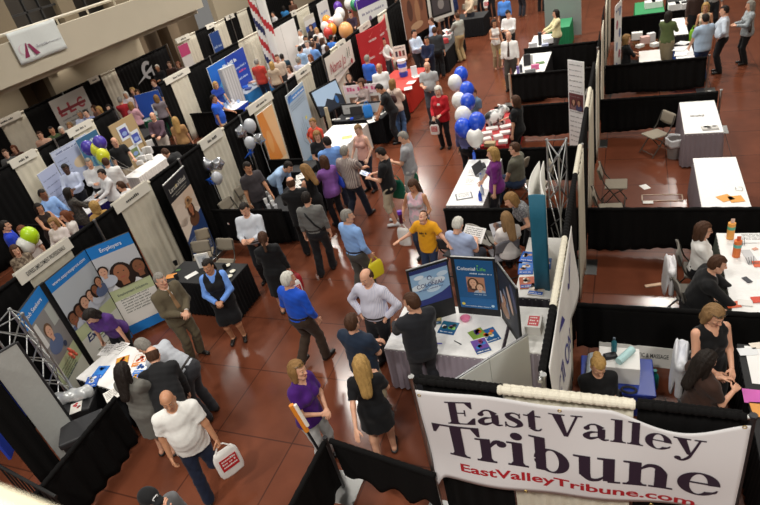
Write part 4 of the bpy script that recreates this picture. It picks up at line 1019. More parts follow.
def serif_glyphs():
    X = .69; D = {}; t = .055
    def stem(g, x, y0, y1, w=.2, base=True, flag=False):
        g.rect(x, y0, x+w, y1)
        if base: g.rect(x-.1, y0, x+w+.1, y0+t); g.quad([(x-.04, y0+t), (x, y0+t), (x, y0+.12), (x, y0+.12)]); g.quad([(x+w, y0+t), (x+w+.04, y0+t), (x+w, y0+.12), (x+w, y0+.12)])
        if flag: g.quad([(x-.1, y1-.05), (x+.02, y1-.06), (x+.02, y1), (x-.1, y1)])
        return g
    g = Glyph(); stem(g, .1, 0, 1, .22); g.rect(0, .945, .76, 1); g.rect(0, 0, .8, t); g.rect(.3, .49, .55, .54); g.quad([(.71, .72), (.76, .7), (.76, 1), (.55, .96)]); g.quad([(.55, .04), (.8, 0), (.82, .3), (.76, .3)]); g.quad([(.52, .38), (.56, .38), (.56, .65), (.52, .65)]); D['E'] = (g, .86)
    g = Glyph(); g.rect(.4, .12, .6, .5); g.stroke([(.1, .52), (.2, .66), (.36, .665), (.5, .5)], [.05, .03, .035, .1]); g.dot(.11, .5, .085); g.stroke([(.42, .36), (.2, .32), (.1, .17), (.2, .06), (.42, .14)], [.02, .05, .1, .06, .03]); g.stroke([(.5, .16), (.56, .04), (.7, .06)], [.1, .045, .025]); D['a'] = (g, .72)
    g = Glyph(); g.stroke([(.46, .52), (.4, .63), (.25, .665), (.12, .56), (.2, .43), (.38, .31), (.45, .17), (.3, .035), (.12, .05), (.04, .19)], [.02, .03, .03, .07, .1, .1, .08, .03, .03, .02]); g.quad([(.42, .46), (.47, .46), (.47, .69), (.45, .69)]); g.quad([(.03, 0), (.05, 0), (.08, .24), (.03, .24)]); D['s'] = (g, .54)
    g = Glyph(); g.rect(.12, .12, .31, .74); g.rect(0, X-.06, .46, X); g.quad([(.12, .7), (.31, .7), (.31, .92), (.27, .92)]); g.stroke([(.215, .14), (.28, .04), (.4, .04), (.47, .14)], [.095, .05, .03, .018]); D['t'] = (g, .5)
    g = Glyph(); g.quad([(.36, 0), (.48, 0), (.3, .96), (.05, .96)]); g.quad([(.4, 0), (.47, 0), (.76, .96), (.69, .96)]); g.rect(-.05, .945, .4, 1); g.rect(.56, .945, .88, 1); D['V'] = (g, .86)
    g = Glyph(); stem(g, .1, 0, 1, .2, flag=True); D['l'] = (g, .42)
    g = Glyph(); g.ring(.33, X/2, .33, X/2+.01, .19, .045, 0, 320); g.rect(.18, .36, .63, .41); g.stroke([(.47, .1), (.58, .14), (.63, .22)], [.04, .03, .015]); D['e'] = (g, .72)
    g = Glyph(); g.quad([(.3, .02), (.42, -.02), (.25, X-.03), (.02, X-.03)]); g.stroke([(.58, X-.03), (.42, .1), (.34, -.12), (.2, -.27), (.08, -.22)], [.03, .035, .045, .04, .06]); g.dot(.09, -.2, .085); g.rect(-.06, X-.055, .36, X); g.rect(.44, X-.055, .72, X); D['y'] = (g, .7)
    g = Glyph(); stem(g, .36, 0, 1, .23); g.rect(0, .945, .95, 1); g.quad([(0, .72), (.05, .72), (.18, .97), (0, 1)]); g.quad([(.9, .72), (.95, .72), (.95, 1), (.77, .97)]); D['T'] = (g, .82)
    g = Glyph(); stem(g, .1, 0, X, .2, flag=True); g.stroke([(.28, .46), (.4, .62), (.5, .62)], [.03, .05, .06]); g.dot(.52, .57, .095); D['r'] = (g, .6)
    g = Glyph(); stem(g, .1, 0, X, .2, flag=True); g.dot(.2, .87, .115); D['i'] = (g, .42)
    g = Glyph(); g.rect(.1, .02, .3, 1); g.quad([(0, .95), (.12, .94), (.12, 1), (0, 1)]); g.ring(.4, X/2, .33, X/2+.01, .19, .045, -175, 178); D['b'] = (g, .78)
    g = Glyph(); g.rect(.1, .14, .3, X); g.quad([(0, X-.05), (.12, X-.06), (.12, X), (0, X)]); g.stroke([(.2, .2), (.28, .05), (.42, .05), (.54, .16)], [.1, .055, .04, .02]); g.rect(.52, .04, .72, X); g.quad([(.42, X-.05), (.54, X-.06), (.54, X), (.42, X)]); g.rect(.6, 0, .82, t); D['u'] = (g, .84)
    g = Glyph(); stem(g, .1, 0, X, .2, flag=True); g.stroke([(.28, .5), (.42, .64), (.56, .62), (.62, .46)], [.02, .045, .06, .1]); g.rect(.52, 0, .72, .48); g.rect(.43, 0, .82, t); D['n'] = (g, .86)
    return D
SG = serif_glyphs()
def serif_line(word, x0, x1, zfun, cap, name, m, track=0.02):
    """set a word between x0 and x1 on the rippling cloth; zfun(x) is the base line"""
    adv = [SG[c][1]+track for c in word]; W = sum(adv)-track; sx = (x1-x0)/W
    for c, off in zip(word, np.cumsum([0]+adv[:-1])):
        g = SG[c][0]; mb = MB(); vs = []
        for gx, gy in g.v:
            x = x0+(off+gx)*sx; z = zfun(x)+gy*cap; vs.append(bl((x, ripple(x, z)-.006, z)))
        mb.add(vs, g.f); mb.build(name, m, bcl)
INK = mat('2c2133', .5); RED = mat('b3202a', .5)
serif_line('East', -1.465, -.6, lambda x: 1.705+.055*(x+1.46)/.86, .3, 'letter', INK)
serif_line('Valley', -.53, .64, lambda x: 1.755-.0*(x), .275, 'letter', INK)
serif_line('Tribune', -1.64, .82, lambda x: 1.215+.02*(x+1.6)/2.4, .46, 'letter', INK)
V, F_, w_ = glyphs('EastValleyTribune.com', .022, 0)
mb = MB(); x0, x1 = -1.43, .63
def urlp(x, y):
    X_ = x0+x*(x1-x0)/w_; z = 1.0+.05*(X_-x0)/(x1-x0)+.03*math.sin((X_-x0)/(x1-x0)*3.1)+y*.155; return bl((X_, ripple(X_, z)-.006, z))
mb.add([urlp(*v) for v in V], F_); mb.build('web_address', RED, bcl)
# its crossbar and uprights
t = thing('crossbar', 'front crossbar with black and cream ruffles carrying the big banner', 'pole', (-.4, BY+.03, 2.17))
def bar(x0, x1, col, name, r=.032):
    mb = MB(); n = int((x1-x0)/.022); P = [Vector((x0+(x1-x0)*k/n+.4, 0, .03*((x0+(x1-x0)*k/n+1.75)/2.65))) for k in range(n+1)]
    for k in range(n): mb.cyl(P[k], P[k+1], r+.007*(k % 2)+.003*math.sin(k*1.7), r+.007*((k+1) % 2)+.003*math.sin(k*1.7+1.7), 12)
    mb.build(name, col, t)
bar(-1.74, -.97, BLACK(), 'black_pocket', .027); bar(-.97, .13, mat('ddd6c4', .85, kind='drape'), 'cream_pocket', .036); bar(.13, .89, BLACK(), 'black_pocket', .026)
mb = MB(); mb.cyl((-1.36, 0, 0), (1.32, 0, .03), .02, n=10); mb.build('pipe', METAL(), t)
upright('metal upright at the outer corner of the big banner', -1.76, BY+.02, 2.2); upright('dark metal upright at the far edge of the big banner', .93, BY+.03, 2.2, DARKMETAL())
drape('black drape hanging behind the first words of the big banner', (-1.7, BY+.09), (-.95, BY+.09), 2.15, .05, seed=120, amp=.03)
drape('cream drape hanging behind the middle of the big banner', (-.93, BY+.09), (.12, BY+.09), 2.15, .05, m=WHITE_DRAPE(), seed=121, amp=.03)
drape('black drape hanging behind the last words of the big banner', (.15, BY+.09), (.88, BY+.09), 2.16, .05, seed=122, amp=.03)
# white banner with blue lettering hung over the side crossbar
sb = thing('hanging_banner', 'white banner with blue letters draped over the side crossbar', 'banner', (XR, 4.4, .9))
def fs(u, v):
    y = 3.75+2.35*u; drop = (1.15 if u < .55 else .95-.2*(u-.55))+.06*math.sin(u*9); z = 2.27-drop*v; return Vector((.06+.05*v+.03*math.sin(y*5+v*3)*v, y-4.4, z-.9))
mb = MB(); mb.sheet(fs, 40, 14, .004); scl = mb.build('cloth', mat('e6e4e0', .6, kind='cloth'), sb, smooth=True)
mb = MB(); NAVY = mat('3b3a8c', .5)
def fsp(u, v): p = fs(u, v); return p+Vector((.008, 0, 0))
def side_mark(pts):
    mb.use(NAVY); vs = [fsp(*p) for p in pts]; mb.add(vs, [tuple(range(len(vs)))])
for u0, c in ((.08, 'A'), (.2, 'C'), (.28, 'T'), (.33, 'I'), (.38, 'O'), (.47, 'N')):
    V, F_, w_ = glyphs(c, .01, 0); mb.use(NAVY); mb.add([fsp(u0+y_[0]*.1, .78-y_[1]*.3) for y_ in V], F_)
side_mark([(.3, .2), (.47, .36), (.42, .22)]); side_mark([(.62, .3), (.7, .42), (.78, .2), (.75, .2), (.69, .34), (.64, .24)]); side_mark([(.7, .42), (.86, .16), (.84, .14), (.69, .34)])
mb.build('lettering', None, scl)
# ------------------------------------------------------------------ insurance booth next to the banner
table('skirted table carrying the blue three-panel insurance display', -2.98, 5.32, -1.42, 6.3, top='f0efed', skirt='9c919c', clabel='white tablecloth with grey-mauve skirt under the insurance display')
table('small table holding the white boxed candy behind the insurance display', -1.36, 5.5, -.9, 6.4, top='efeeea', skirt='a79ea6', clabel='white tablecloth with grey skirt beside the insurance display end')
dsp = thing('display_stand', 'three-panel black framed tabletop insurance display, cloud and teal panels', 'display', (-2.15, 6.12, .75))
def disp_panel(a, b, z0, z1, name):
    a, b = Vector((*a, 0))-Vector((-2.15, 6.12, 0)), Vector((*b, 0))-Vector((-2.15, 6.12, 0)); d = (b-a); L = d.length; d /= L; n = Vector((d.y, -d.x, 0)); mb = MB(); mb.use(mat('111113', .6))
    vs = [a, b, b-n*.03, a-n*.03]; H = z1-z0; mb.add(vs+[v+Vector((0, 0, H)) for v in vs], [(0, 3, 2, 1), (4, 5, 6, 7), (0, 1, 5, 4), (1, 2, 6, 5), (2, 3, 7, 6), (3, 0, 4, 7)])
    mb.use(METAL()); mb.tube([a-n*.015+Vector((0, 0, H+.004)), b-n*.015+Vector((0, 0, H+.004))], .012, 6)
    return mb, Face(mb, a, d, (0, 0, 1)), L, H
mb, F, L, H = disp_panel((-2.66, 5.84), (-2.17, 6.16), .76, 1.7, 'a')
F.rect(.03, .3, L-.02, H-.03, PRINT('8fb4d8'), 1); F.rect(.03, H-.09, L-.02, H-.03, PRINT('1f2c6b'), 2)
F.poly([(.03, .3), (L-.02, .3), (L-.02, .52), (L*.75, .45), (L*.4, .4), (.03, .4)], PRINT('26327a'), 2)
F.clip = (.03, .3, L-.02, H-.09)
for k, (x, y, r_) in enumerate(((.12, .62, .1), (.25, .7, .12), (.4, .66, .11), (.48, .75, .08), (.15, .78, .07), (.33, .54, .1))): F.disc(x, y, r_, r_*.5, PRINT('c9dcee' if k % 2 else 'dfe9f3'), 3)
F.clip = None; F.text('COLONIAL', L*.5, .6, .07, PRINT('2a3a72'), 5, width=L*.66, center=True, bold=.008); F.disc(L*.5, .74, .035, .035, PRINT('2a3a72'), 5); F.disc(L*.5, .735, .024, .024, PRINT('c9dcee'), 6); F.words(L*.2, .55, L*.8, .018, PRINT('4a5a90'), 5, 3)
mb.build('cloud_panel', None, dsp)
mb, F, L, H = disp_panel((-2.13, 6.17), (-1.53, 6.15), .76, 1.73, 'b')
F.rect(.05, .12, L-.03, H-.03, PRINT('14568c'), 1); F.rect(.05, .12, L-.03, .3, PRINT('1a63a0'), 2)
F.text('Colonial', L*.12, H-.2, .055, PRINT('f2f4f5'), 4, width=L*.42); F.text('Life', L*.58, H-.2, .055, PRINT('6bbf5b'), 4, width=L*.2); F.words(L*.4, H-.26, L*.92, .022, PRINT('dce6ee'), 4, 5)
F.disc(L*.6, H-.12, .012, .012, PRINT('6bbf5b'), 4); F.rect(L*.3, .4, L*.72, .66, PRINT('b98468'), 3); F.clip = (L*.3, .4, L*.72, .66); F.portrait(L*.45, .57, .06, PRINT('d9a98c'), PRINT('4a2c1e'), PRINT('7b4a3a'), True, 4); F.portrait(L*.6, .5, .05, PRINT('e0b597'), PRINT('6d4a2c'), PRINT('a9b4c4'), False, 6)
F.clip = None; F.words(L*.45, .36, L*.75, .02, PRINT('a9c6e0'), 4, 8); F.disc(L*.16, .19, .024, .024, PRINT('e8d44a'), 4); F.disc(L*.85, .18, .022, .022, PRINT('bfe0f2'), 4); F.words(L*.2, .15, L*.8, .015, PRINT('dce6ee'), 4, 9)
mb.build('teal_panel', None, dsp)
mb, F, L, H = disp_panel((-1.51, 6.13), (-1.17, 5.58), .76, 1.7, 'c')
F.rect(.03, .1, L-.03, H-.03, PRINT('20242e'), 1)
for k in range(4): F.disc(.14+.13*k, .34+.12*k, .05, .2, PRINT(('c9ccd6', '8d93a8', 'd8b6a0', '4a5070')[k]), 2, rot=.4)
F.portrait(.2, .45, .07, PRINT('d0a080'), PRINT('6b4a34'), PRINT('b08a70'), False, 4); mb.build('photo_panel', None, dsp)
# white folding board seen from behind
wb = thing('folding_board', 'two-panel white board with metal edge behind the cream ruffled crossbar', 'board', (-1.8, 4.5, 0))
for (a, b) in (((0, 0), (.36, .45)), ((.365, .455), (.75, .93))):
    d = (Vector(b)-Vector(a)); L = d.length; d /= L; n = Vector((d.y, -d.x)); mb = MB(); q = [Vector(a), Vector(b), Vector(b)+n*.02, Vector(a)+n*.02]
    mb.add([(*p, .12) for p in q]+[(*p, 1.1) for p in q], [(0, 3, 2, 1), (4, 5, 6, 7), (0, 1, 5, 4), (1, 2, 6, 5), (2, 3, 7, 6), (3, 0, 4, 7)]); mb.build('panel', mat('dfe0da', .5), wb)
    mb = MB(); mb.tube([(*q[0], 1.11), (*q[1], 1.11)], .014, 8); mb.build('top_edge', mat('9c9da0', .4, .7), wb)
    mb = MB(); mb.tube([(*q[0], 0), (*q[0], 1.1)], .012, 8); mb.build('side_post', mat('8a8b8c', .4, .7), wb)
    for p in (q[0], q[1]):
        mb = MB(); mb.box((p.x-.05, p.y-.05, 0), (p.x+.05, p.y+.05, .12)); mb.build('foot', mat('8a8b8c', .5), wb)
ZT_ = .754
sheet_item('brochure', 'colourful brochure fanned on the white table by the photo panel', 'brochure', -1.75, 5.72, ZT_, .22, .3, .7, 'f0eee8', ('1f5f96', '7a9a3a', 'd8a03a', '5a3a86', 'c9542a'))
sheet_item('brochure', 'overlapping purple and yellow brochure near the white board', 'brochure', -1.68, 5.52, ZT_+.005, .22, .3, .55, 'f0eee8', ('2a4f86', '6a4a9a', 'd8b03a', '8a3a66', '3a7ac0'))
sheet_item('brochure', 'blue-edged brochure under the fanned ones by the photo panel', 'brochure', -1.6, 5.75, ZT_-.001, .22, .3, .6, 'f0eee8', ('14568c', '1a63a0', 'd8a03a', 'e0e0d0', 'c9542a'))
sheet_item('brochure', 'square teal brochure with green and pink spots on the white table', 'brochure', -2.2, 5.83, ZT_, .24, .26, -.1, '14568c', ('14568c', '1f6a8c', '8cc86a', 'efefef', '2a2a2a', 'c87aa0'))
sheet_item('brochure', 'propped blue and tan leaflet before the cloud panel', 'brochure', -2.45, 5.97, ZT_, .22, .2, .25, '8a9a6a', ('1f5f96', 'a89a6a', 'd8c08a', '7a8a5a'))
sheet_item('brochure', 'lime green and blue leaflet near the suited man', 'brochure', -2.5, 5.74, ZT_, .18, .18, .5, '8cc86a', ('2a7ac0', '7ac84a', 'efefef', '3a8ad0'))
sheet_item('brochure', 'thin blue leaflet standing at the edge by the suited man', 'brochure', -2.66, 5.9, ZT_, .1, .2, .1, '2a6aa0')
box_item('pen', 'dark pen lying on the white insurance table', 'pen', -2.0, 5.55, ZT_, (.13, .012, .01), -.5, '2a2a30', .002); box_item('pen', 'blue pen lying on the white insurance table', 'pen', -2.25, 5.5, ZT_, (.09, .014, .01), .1, '5a5ac0', .002)
mb = MB(); mb.lathe([(.05, 0), (.075, .05), (.07, .05), (.045, .008), (.0001, .008)], n=18); o = mb.build('candy_bowl', mat('d07a9a', .3)); o.location = (-2.0, 6.02, .75); tag(o, 'pink candy bowl in front of the teal panel', 'bowl')
mb = MB(); mb.box((-.1, -.13, 0), (.1, .13, .14)); o = mb.build('white_box', mat('e8e6e2', .5), bevel=.004); o.location = (-1.05, 5.95, .75); tag(o, 'white box with red print behind the insurance display', 'box')
mb = MB(); F = Face(mb, (-.07, -.1, .1415), (1, 0, 0), (0, 1, 0)); F.rect(0, 0, .14, .2, PRINT('c8393f'), 0)
for k in range(3): F.words(.02, .03+.06*k, .13, .03, PRINT('f2e6e2'), 1, seed=k)
mb.build('red_label', None, o)
# folded blue bag/cap on the near corner of the table
F_ = Field((-.2, -.2, -.02), (.2, .2, .25), .012); F_.ell((0, 0, .06), (.14, .1, .08), k=.02); F_.cone((-.08, .02, .08), (.08, .04, .14), .05, .04, .05); F_.cut((0, 0, 0), (0, 0, -1)); V, Q = F_.mesh()
o = mesh_np('tote_bag', V, Q, mat('1f4fc0', .5), smooth=True); p = at(399, 327, .8); o.location = (p.x+.05, p.y, .75); tag(o, 'bright blue tote bag slumped on the table corner by the suited man', 'bag')
# booth behind: long table with booklets, teal ended pop-up display
table('table of booklets in front of the teal ended display', -1.42, 6.62, -.8, 8.2, top='eceae6', skirt='4a4a50', clabel='white tablecloth with dark skirt under the stacks of blue booklets')
for i, (x, y, a) in enumerate(((-1.35, 7.3, .1), (-1.36, 7.62, -.1), (-1.28, 6.95, .2), (-1.12, 6.8, -.1), (-1.1, 7.45, .05))):
    sheet_item('booklet', ('blue booklet with photo near the table end', 'blue booklet half under the teal display', 'orange and blue booklet nearest the table end', 'pale booklet at the table corner by the teal panel', 'blue booklet behind the teal panel foot')[i], 'booklet', x, y, ZT_, .22, .28, a, ('2a62b8', '2a62b8', 'c8662a', 'd8d4cc', '2a62b8')[i], ('2458b0', ('3a78c8', '2a68c0', 'b85a3a', 'c8c0b0', '3a78c8')[i], 'efe0d0', 'c89a7a', '6a4a3a'), .012)
pu = thing('pop_up_display', 'pop-up display with teal end panel and white curved back', 'display', (-1.05, 6.8, .75))
mb = MB(); mb.sheet(lambda u, v: (-.1+.21*u, .0+.02*math.sin(u*3.14), 1.55*v), 6, 4, .03); mb.build('end_panel', mat('17617a', .7, kind='cloth'), pu, smooth=True)
mb = MB(); mb.sheet(lambda u, v: (.1-.14*u-.05*math.sin(u*3.14), .04+1.1*u, 1.5*v), 16, 4, .012); mb.build('white_back', mat('dcdad4', .6), pu, smooth=True)
mb = MB(); mb.sheet(lambda u, v: (-.1-.06*math.sin(u*3.14), .04+1.1*u, 1.5*v), 16, 4, .012); mb.build('front_graphic', mat('dcdad4', .6), pu, smooth=True)
truss('scissor_frame', 'silver scissor frame standing behind the teal ended display', (-.92, 8.3, 0), ((0, 0), (-.24, .62), (.06, .62)), 2.15, 4, .012)
# ------------------------------------------------------------------ staffing booth (left, nearest)
ex = thing('pop_up_display', 'three-panel hiring display with bright blue heads, group photo and green base', 'display', (-8.2, 5.3, .05))
def ex_panel(name, a, b, z0, z1, fn):
    a, b = Vector((*a, 0))-Vector((-8.2, 5.3, 0)), Vector((*b, 0))-Vector((-8.2, 5.3, 0)); d = b-a; L = d.length; d /= L; n = Vector((d.y, -d.x, 0)); mb = MB(); mb.use(mat('17171a', .6))
    H = z1-z0; vs = [a, b, b-n*.04, a-n*.04]; vs = [v+Vector((0, 0, z0-.05)) for v in vs]; mb.add(vs+[v+Vector((0, 0, H)) for v in vs], [(0, 3, 2, 1), (4, 5, 6, 7), (0, 1, 5, 4), (1, 2, 6, 5), (2, 3, 7, 6), (3, 0, 4, 7)])
    F = Face(mb, vs[0], d, (0, 0, 1)); fn(F, L, H); mb.build(name, None, ex)
BL, GR, SK, SK2, SK3 = PRINT('1f7fd0'), PRINT('c9d3a6'), PRINT('c68e6e'), PRINT('8a5a40'), PRINT('d8a88c')
DK, DK2, SH, SH2 = PRINT('2a1d18'), PRINT('3d2a20'), PRINT('c6ccd8'), PRINT('5f6f92')
def p_left(F, L, H):
    F.rect(0, H-.3, L, H, BL); F.rect(0, H*.42, L, H-.3, PRINT('8d8a88'), 1); F.rect(0, .12, L, H*.42, GR, 1); F.rect(0, .12, L, .5, PRINT('e2e4d2'), 2); F.rect(0, 0, L, .12, BL, 1)
    F.rect(.05, H*.6, .24, H-.34, PRINT('d9d7d2'), 2); F.rect(L-.2, H*.66, L-.02, H-.32, PRINT('b9bdb6'), 2)
    F.clip = (0, H*.42, L, H-.3); F.portrait(L*.5, H*.68, .1, SK3, PRINT('6d5038'), SH2, False, 3); F.clip = None
    F.disc(L*.72, H*.48, .05, .05, PRINT('39435c'), 7); F.text('Job Seekers', L*.5, H-.19, .07, PRINT('f2f4f6'), 4, width=L*.66, center=True)
    for k in range(5): F.words(L*.15, H*.36-.05*k, L*.75, .02, PRINT('55604a'), 4, seed=k)
    F.words(L*.2, .5, L*.7, .025, PRINT('4a5a7a'), 4, seed=9)
def p_mid(F, L, H):
    F.rect(0, H-.22, L, H, BL); F.rect(0, H*.48, L, H-.22, PRINT('bfc6cc')); F.rect(0, .12, L, H*.48, GR); F.rect(0, .12, L, H*.36, PRINT('e6e7dd'), 2); F.rect(0, 0, L, .2, BL, 3)
    F.clip = (0, H*.48, L, H-.22)
    for k, (x, y, r_, s_, h_, c_, lg) in enumerate(((.1, .58, .1, SK2, DK, SH2, 0), (.27, .6, .1, SK2, DK, SH, 0), (.44, .63, .095, SK3, DK, SH, 1), (.6, .65, .075, SK3, DK2, SH, 0), (.74, .665, .07, SK2, DK, SH, 1), (.88, .7, .07, SK, DK2, SH2, 0))): F.portrait(L*x, H*y, r_, s_, h_, c_, lg, 4+k*5)
    F.clip = None; F.text('www.expresspros.com', L*.5, H-.14, .06, PRINT('eef3f8'), 4, width=L*.82, center=True)
    F.text('Express', L*.12, H*.3, .14, PRINT('26386b'), 5, width=L*.72, bold=.02, shear=.25); F.rect(L*.4, H*.27, L*.86, H*.28, PRINT('7aa04a'), 5); F.words(L*.42, H*.235, L*.86, .035, PRINT('4a5a7a'), 5, 4)
    for k in range(2): F.words(L*.2, H*.17-.06*k, L*.6, .025, PRINT('55604a'), 4, seed=k+3)
def p_right(F, L, H):
    F.rect(0, H-.22, L, H, BL); F.rect(0, H*.52, L, H-.22, PRINT('c9cbd0')); F.rect(0, .2, L, H*.52, GR); F.rect(0, .2, L, H*.4, PRINT('eeece6'), 2); F.rect(0, 0, L, .2, BL, 3)
    F.clip = (0, H*.52, L, H-.22); F.portrait(L*.86, H*.66, .12, SK2, DK, PRINT('3b3030'), True, 3); F.portrait(L*.45, H*.67, .15, PRINT('a86f50'), DK, PRINT('e9e9ea'), True, 9); F.portrait(L*.1, H*.74, .08, SK3, DK, SH, False, 16)
    F.clip = None; F.text('Employers', L*.5, H-.15, .075, PRINT('eef3f8'), 4, width=L*.5, center=True); F.text('Employment Solutions', L*.5, H*.44, .05, PRINT('3d4a5c'), 4, width=L*.74, center=True, bold=.004)
    for k in range(6): F.words(L*.14, H*.385-.055*k, L*.84, .025, PRINT('6a6f66'), 4, seed=k+20)
ex_panel('job_panel', (-7.93, 4.0), (-8.26, 4.7), .06, 1.98, p_left)
ex_panel('group_panel', (-8.22, 4.78), (-8.27, 5.68), .06, 1.98, p_mid)
ex_panel('employer_panel', (-8.26, 5.69), (-7.8, 6.25), .1, 1.98, p_right)
mb = MB(); mb.box((-.1, -.62, .02), (-.06, -.5, 1.92)); mb.build('corner_post', mat('131315', .7), ex)
truss('scissor_frame', 'silver scissor frame behind the near end of the hiring display', (-7.5, 3.42, 0), ((0, 0), (.16, .36), (-.16, .42)), 2.25, 5, .012)
gp = thing('folding_board', 'plain grey fabric panel beside the silver scissor frame', 'board', (-7.38, 3.22, 0))
mb = MB(); mb.sheet(lambda u, v: (.2+.14*u, -.2+.34*u, .05+2.1*v), 4, 4, .03); mb.build('panel', mat('b4b6b2', .8, kind='cloth'), gp)
mb = MB(); mb.tube([(.2, -.2, 2.15), (.34, .14, 2.15)], .02, 8); mb.build('top_edge', DARKMETAL(), gp)
mb = MB(); mb.tube([(.35, .15, 0), (.35, .15, 2.15)], .02, 8); mb.build('side_post', DARKMETAL(), gp)
table('table of papers in the staffing booth', -7.55, 3.98, -6.5, 4.78, top='f2f0ec', skirt='1b1b1d', clabel='white tablecloth with dark skirt in front of the hiring display', rz=-.12)
for i, (px, py, a, c, art, lab) in enumerate(((122, 362, .6, 'b86a3a', ('b86a3a', 'd8a03a', 'c9542a', '6a8a3a'), 'orange and tan brochure on the paper covered table'), (100, 372, .2, '2a78d0', ('2a78d0', '3a88e0', '2a68c0'), 'bright blue folder on the paper covered table'), (133, 380, -.3, '3a5fc0', ('2a58b0', '3a68c0', 'd8a03a'), 'dark blue round-printed leaflet beside the grey suited woman'),
                                                (107, 350, .1, 'f4f2ee', 'text', 'white flyer with blue marks at the far side of the paper covered table'), (120, 348, -.1, 'f4f2ee', 'text', 'second white flyer along the far side of the paper covered table'), (140, 360, .4, 'e08a3a', ('e08a3a', 'f0f0e8', 'c9542a'), 'orange and white leaflet at the corner by the bending men'), (142, 368, .2, '4a88d8', ('3a78c8', 'e8e8e8', '2a58a0'), 'blue and white leaflet by the bending men'), (92, 382, .5, '2458b0', ('2458b0', '3a68c0', 'e8e8e8'), 'blue leaflet at the dark end of the paper covered table'), (112, 395, 1.0, 'e6e2da', 'text', 'white sheet at the edge by the grey suited woman'))):
    p = at(px, py, .757); sheet_item('leaflet', lab, 'leaflet', p.x, p.y, .754+.001*i, .2, .26, a, c, art)
p = at(74, 357, .78); F_ = Field((-.12, -.12, -.02), (.12, .12, .2), .012)
for k in range(7): F_.ell((.05*math.sin(k*2), .05*math.cos(k*2.3), .05+.02*k), (.045, .02, .04), k=.008)
V, Q = F_.mesh(); o = mesh_np('paper_flowers', V, Q, mat('d8694f', .6), smooth=True); o.location = (p.x, p.y, .75); tag(o, 'orange and pink paper flowers at the table end by the job panel', 'decoration')
p = at(86, 384, .8); F_ = Field((-.34, -.2, -.02), (.34, .2, .26), .016); F_.cone((-.22, 0, .06), (.22, 0, .06), .09, .1, .05); X, Y, Z = F_.grid(); F_.f += (.016*np.sin(X*28+Y*13)*np.sin(Y*31-Z*25)).astype(np.float32); V, Q = F_.mesh()
bx = thing('plastic_case', 'open black case of supplies under the silver bag', 'case', (-7.27, 3.66, 0), .5)
mb = MB(); mb.box((-.27, -.22, 0), (.27, .22, .66)); mb.build('body', mat('19191b', .6), bx, bevel=.02)
mb = MB(); mb.box((-.29, -.24, .66), (.29, .24, .72)); mb.build('lid', mat('232325', .5), bx, bevel=.02)
o = mesh_np('silver_bag', V, Q, mat('c4c6c6', .3, .25), smooth=True); o.location = (-7.32, 3.7, .72); o.rotation_euler = (0, 0, .5); tag(o, 'crumpled silver plastic bag on the black case', 'bag')
c2 = thing('plastic_case', 'closed black case behind the drape rail by the grey suited woman', 'case', (-6.78, 3.3, 0), .75)
mb = MB(); mb.box((-.27, -.2, 0), (.27, .2, .6)); mb.build('body', mat('161618', .55), c2, bevel=.02)
mb = MB(); mb.box((-.29, -.22, .6), (.29, .22, .7)); mb.build('lid', mat('2a2a2c', .45), c2, bevel=.025)
sheet_item('paper_card', 'white card with red print on the black case', 'card', -7.12, 3.56, .723, .16, .22, .7, 'e8e4dc', ('e8e4dc', 'e8e4dc', 'c8393f', 'c8393f'))
# ------------------------------------------------------------------ booth with the hard-hat child poster
table('black draped table beside the woman in blue and black', -7.85, 6.5, -6.38, 7.15, top='161618', skirt='121214', clabel='black tablecloth beside the woman in blue and black')
ps, F, L, H, mb = board('pull_up_poster', 'tall poster of a child in a hard hat over blue text', 'poster', (X1+.3, 7.72), (X1+.14, 8.58), .1, 2.1, .02, '1d1d20')
F.rect(0, H*.8, L, H, PRINT('1c1d22')); F.rect(0, H*.36, L, H*.8, PRINT('d9c6b4')); F.rect(0, 0, L, H*.36, PRINT('2a4478'))
F.poly([(0, H*.36), (L, H*.36), (L, H*.52), (L*.5, H*.46)], PRINT('2a4478'), 3)
F.clip = (0, H*.36, L, H*.8)
for x, y, a, b, c in ((.2, .62, .26, .2, 'e2d0bf'), (.2, .47, .3, .18, 'ead9c8'), (.72, .5, .3, .14, 'eadccd'), (.8, .75, .3, .1, 'd8bfa8')): F.disc(L*x, H*y, L*a, H*b*.6, PRINT(c), 2)
F.portrait(L*.62, H*.61, .1, PRINT('a96c4a'), PRINT('4a2c1c'), PRINT('6a4632'), True, 4); F.disc(L*.62, H*.665, .17, .05, PRINT('b98d63'), 10, rot=.1); F.disc(L*.62, H*.695, .12, .085, PRINT('b98d63'), 10); F.disc(L*.62, H*.7, .05, .03, PRINT('5a4632'), 11)
F.clip = None; F.text('LarsonAllied', L*.5, H*.885, .1, PRINT('d8d4c8'), 4, width=L*.76, center=True, bold=.006); F.disc(L*.44, H*.905, .035, .035, PRINT('c9b04a'), 3); F.words(L*.12, H*.85, L*.88, .025, PRINT('a9a59a'), 4, 2); F.words(L*.3, H*.825, L*.8, .025, PRINT('a9a59a'), 4, 3)
for k in range(5): F.words(L*.12, H*.33-.045*k, L*(.5 if k else .7), .02, PRINT('c9d2e2'), 5, seed=k)
F.words(L*.25, H*.215, L*.95, .045, PRINT('e9edf4'), 5, 12, mark=.8)
for k in range(4): F.words(L*.3, H*.16-.045*k, L*.92, .025, PRINT('c9d2e2'), 5, seed=k+30)
mb.use(METAL()); mb.box((-.01, -.0, H), (.01, .01, H+.01)); mb.build('print', None, ps)
mb = MB(); d = Vector((.16-.3+.0, .86, 0)).normalized(); mb.tube([Vector((0, 0, H+.01)), Vector((-.16, .86, H+.01))], .016, 8); mb.build('top_bar', mat('d9d9d6', .3, .6), ps)
mb = MB(); mb.box((-.22, -.03, -.1), (.05, .89, -.0)); mb.build('base', METAL(), ps, bevel=.01)
T7 = .756
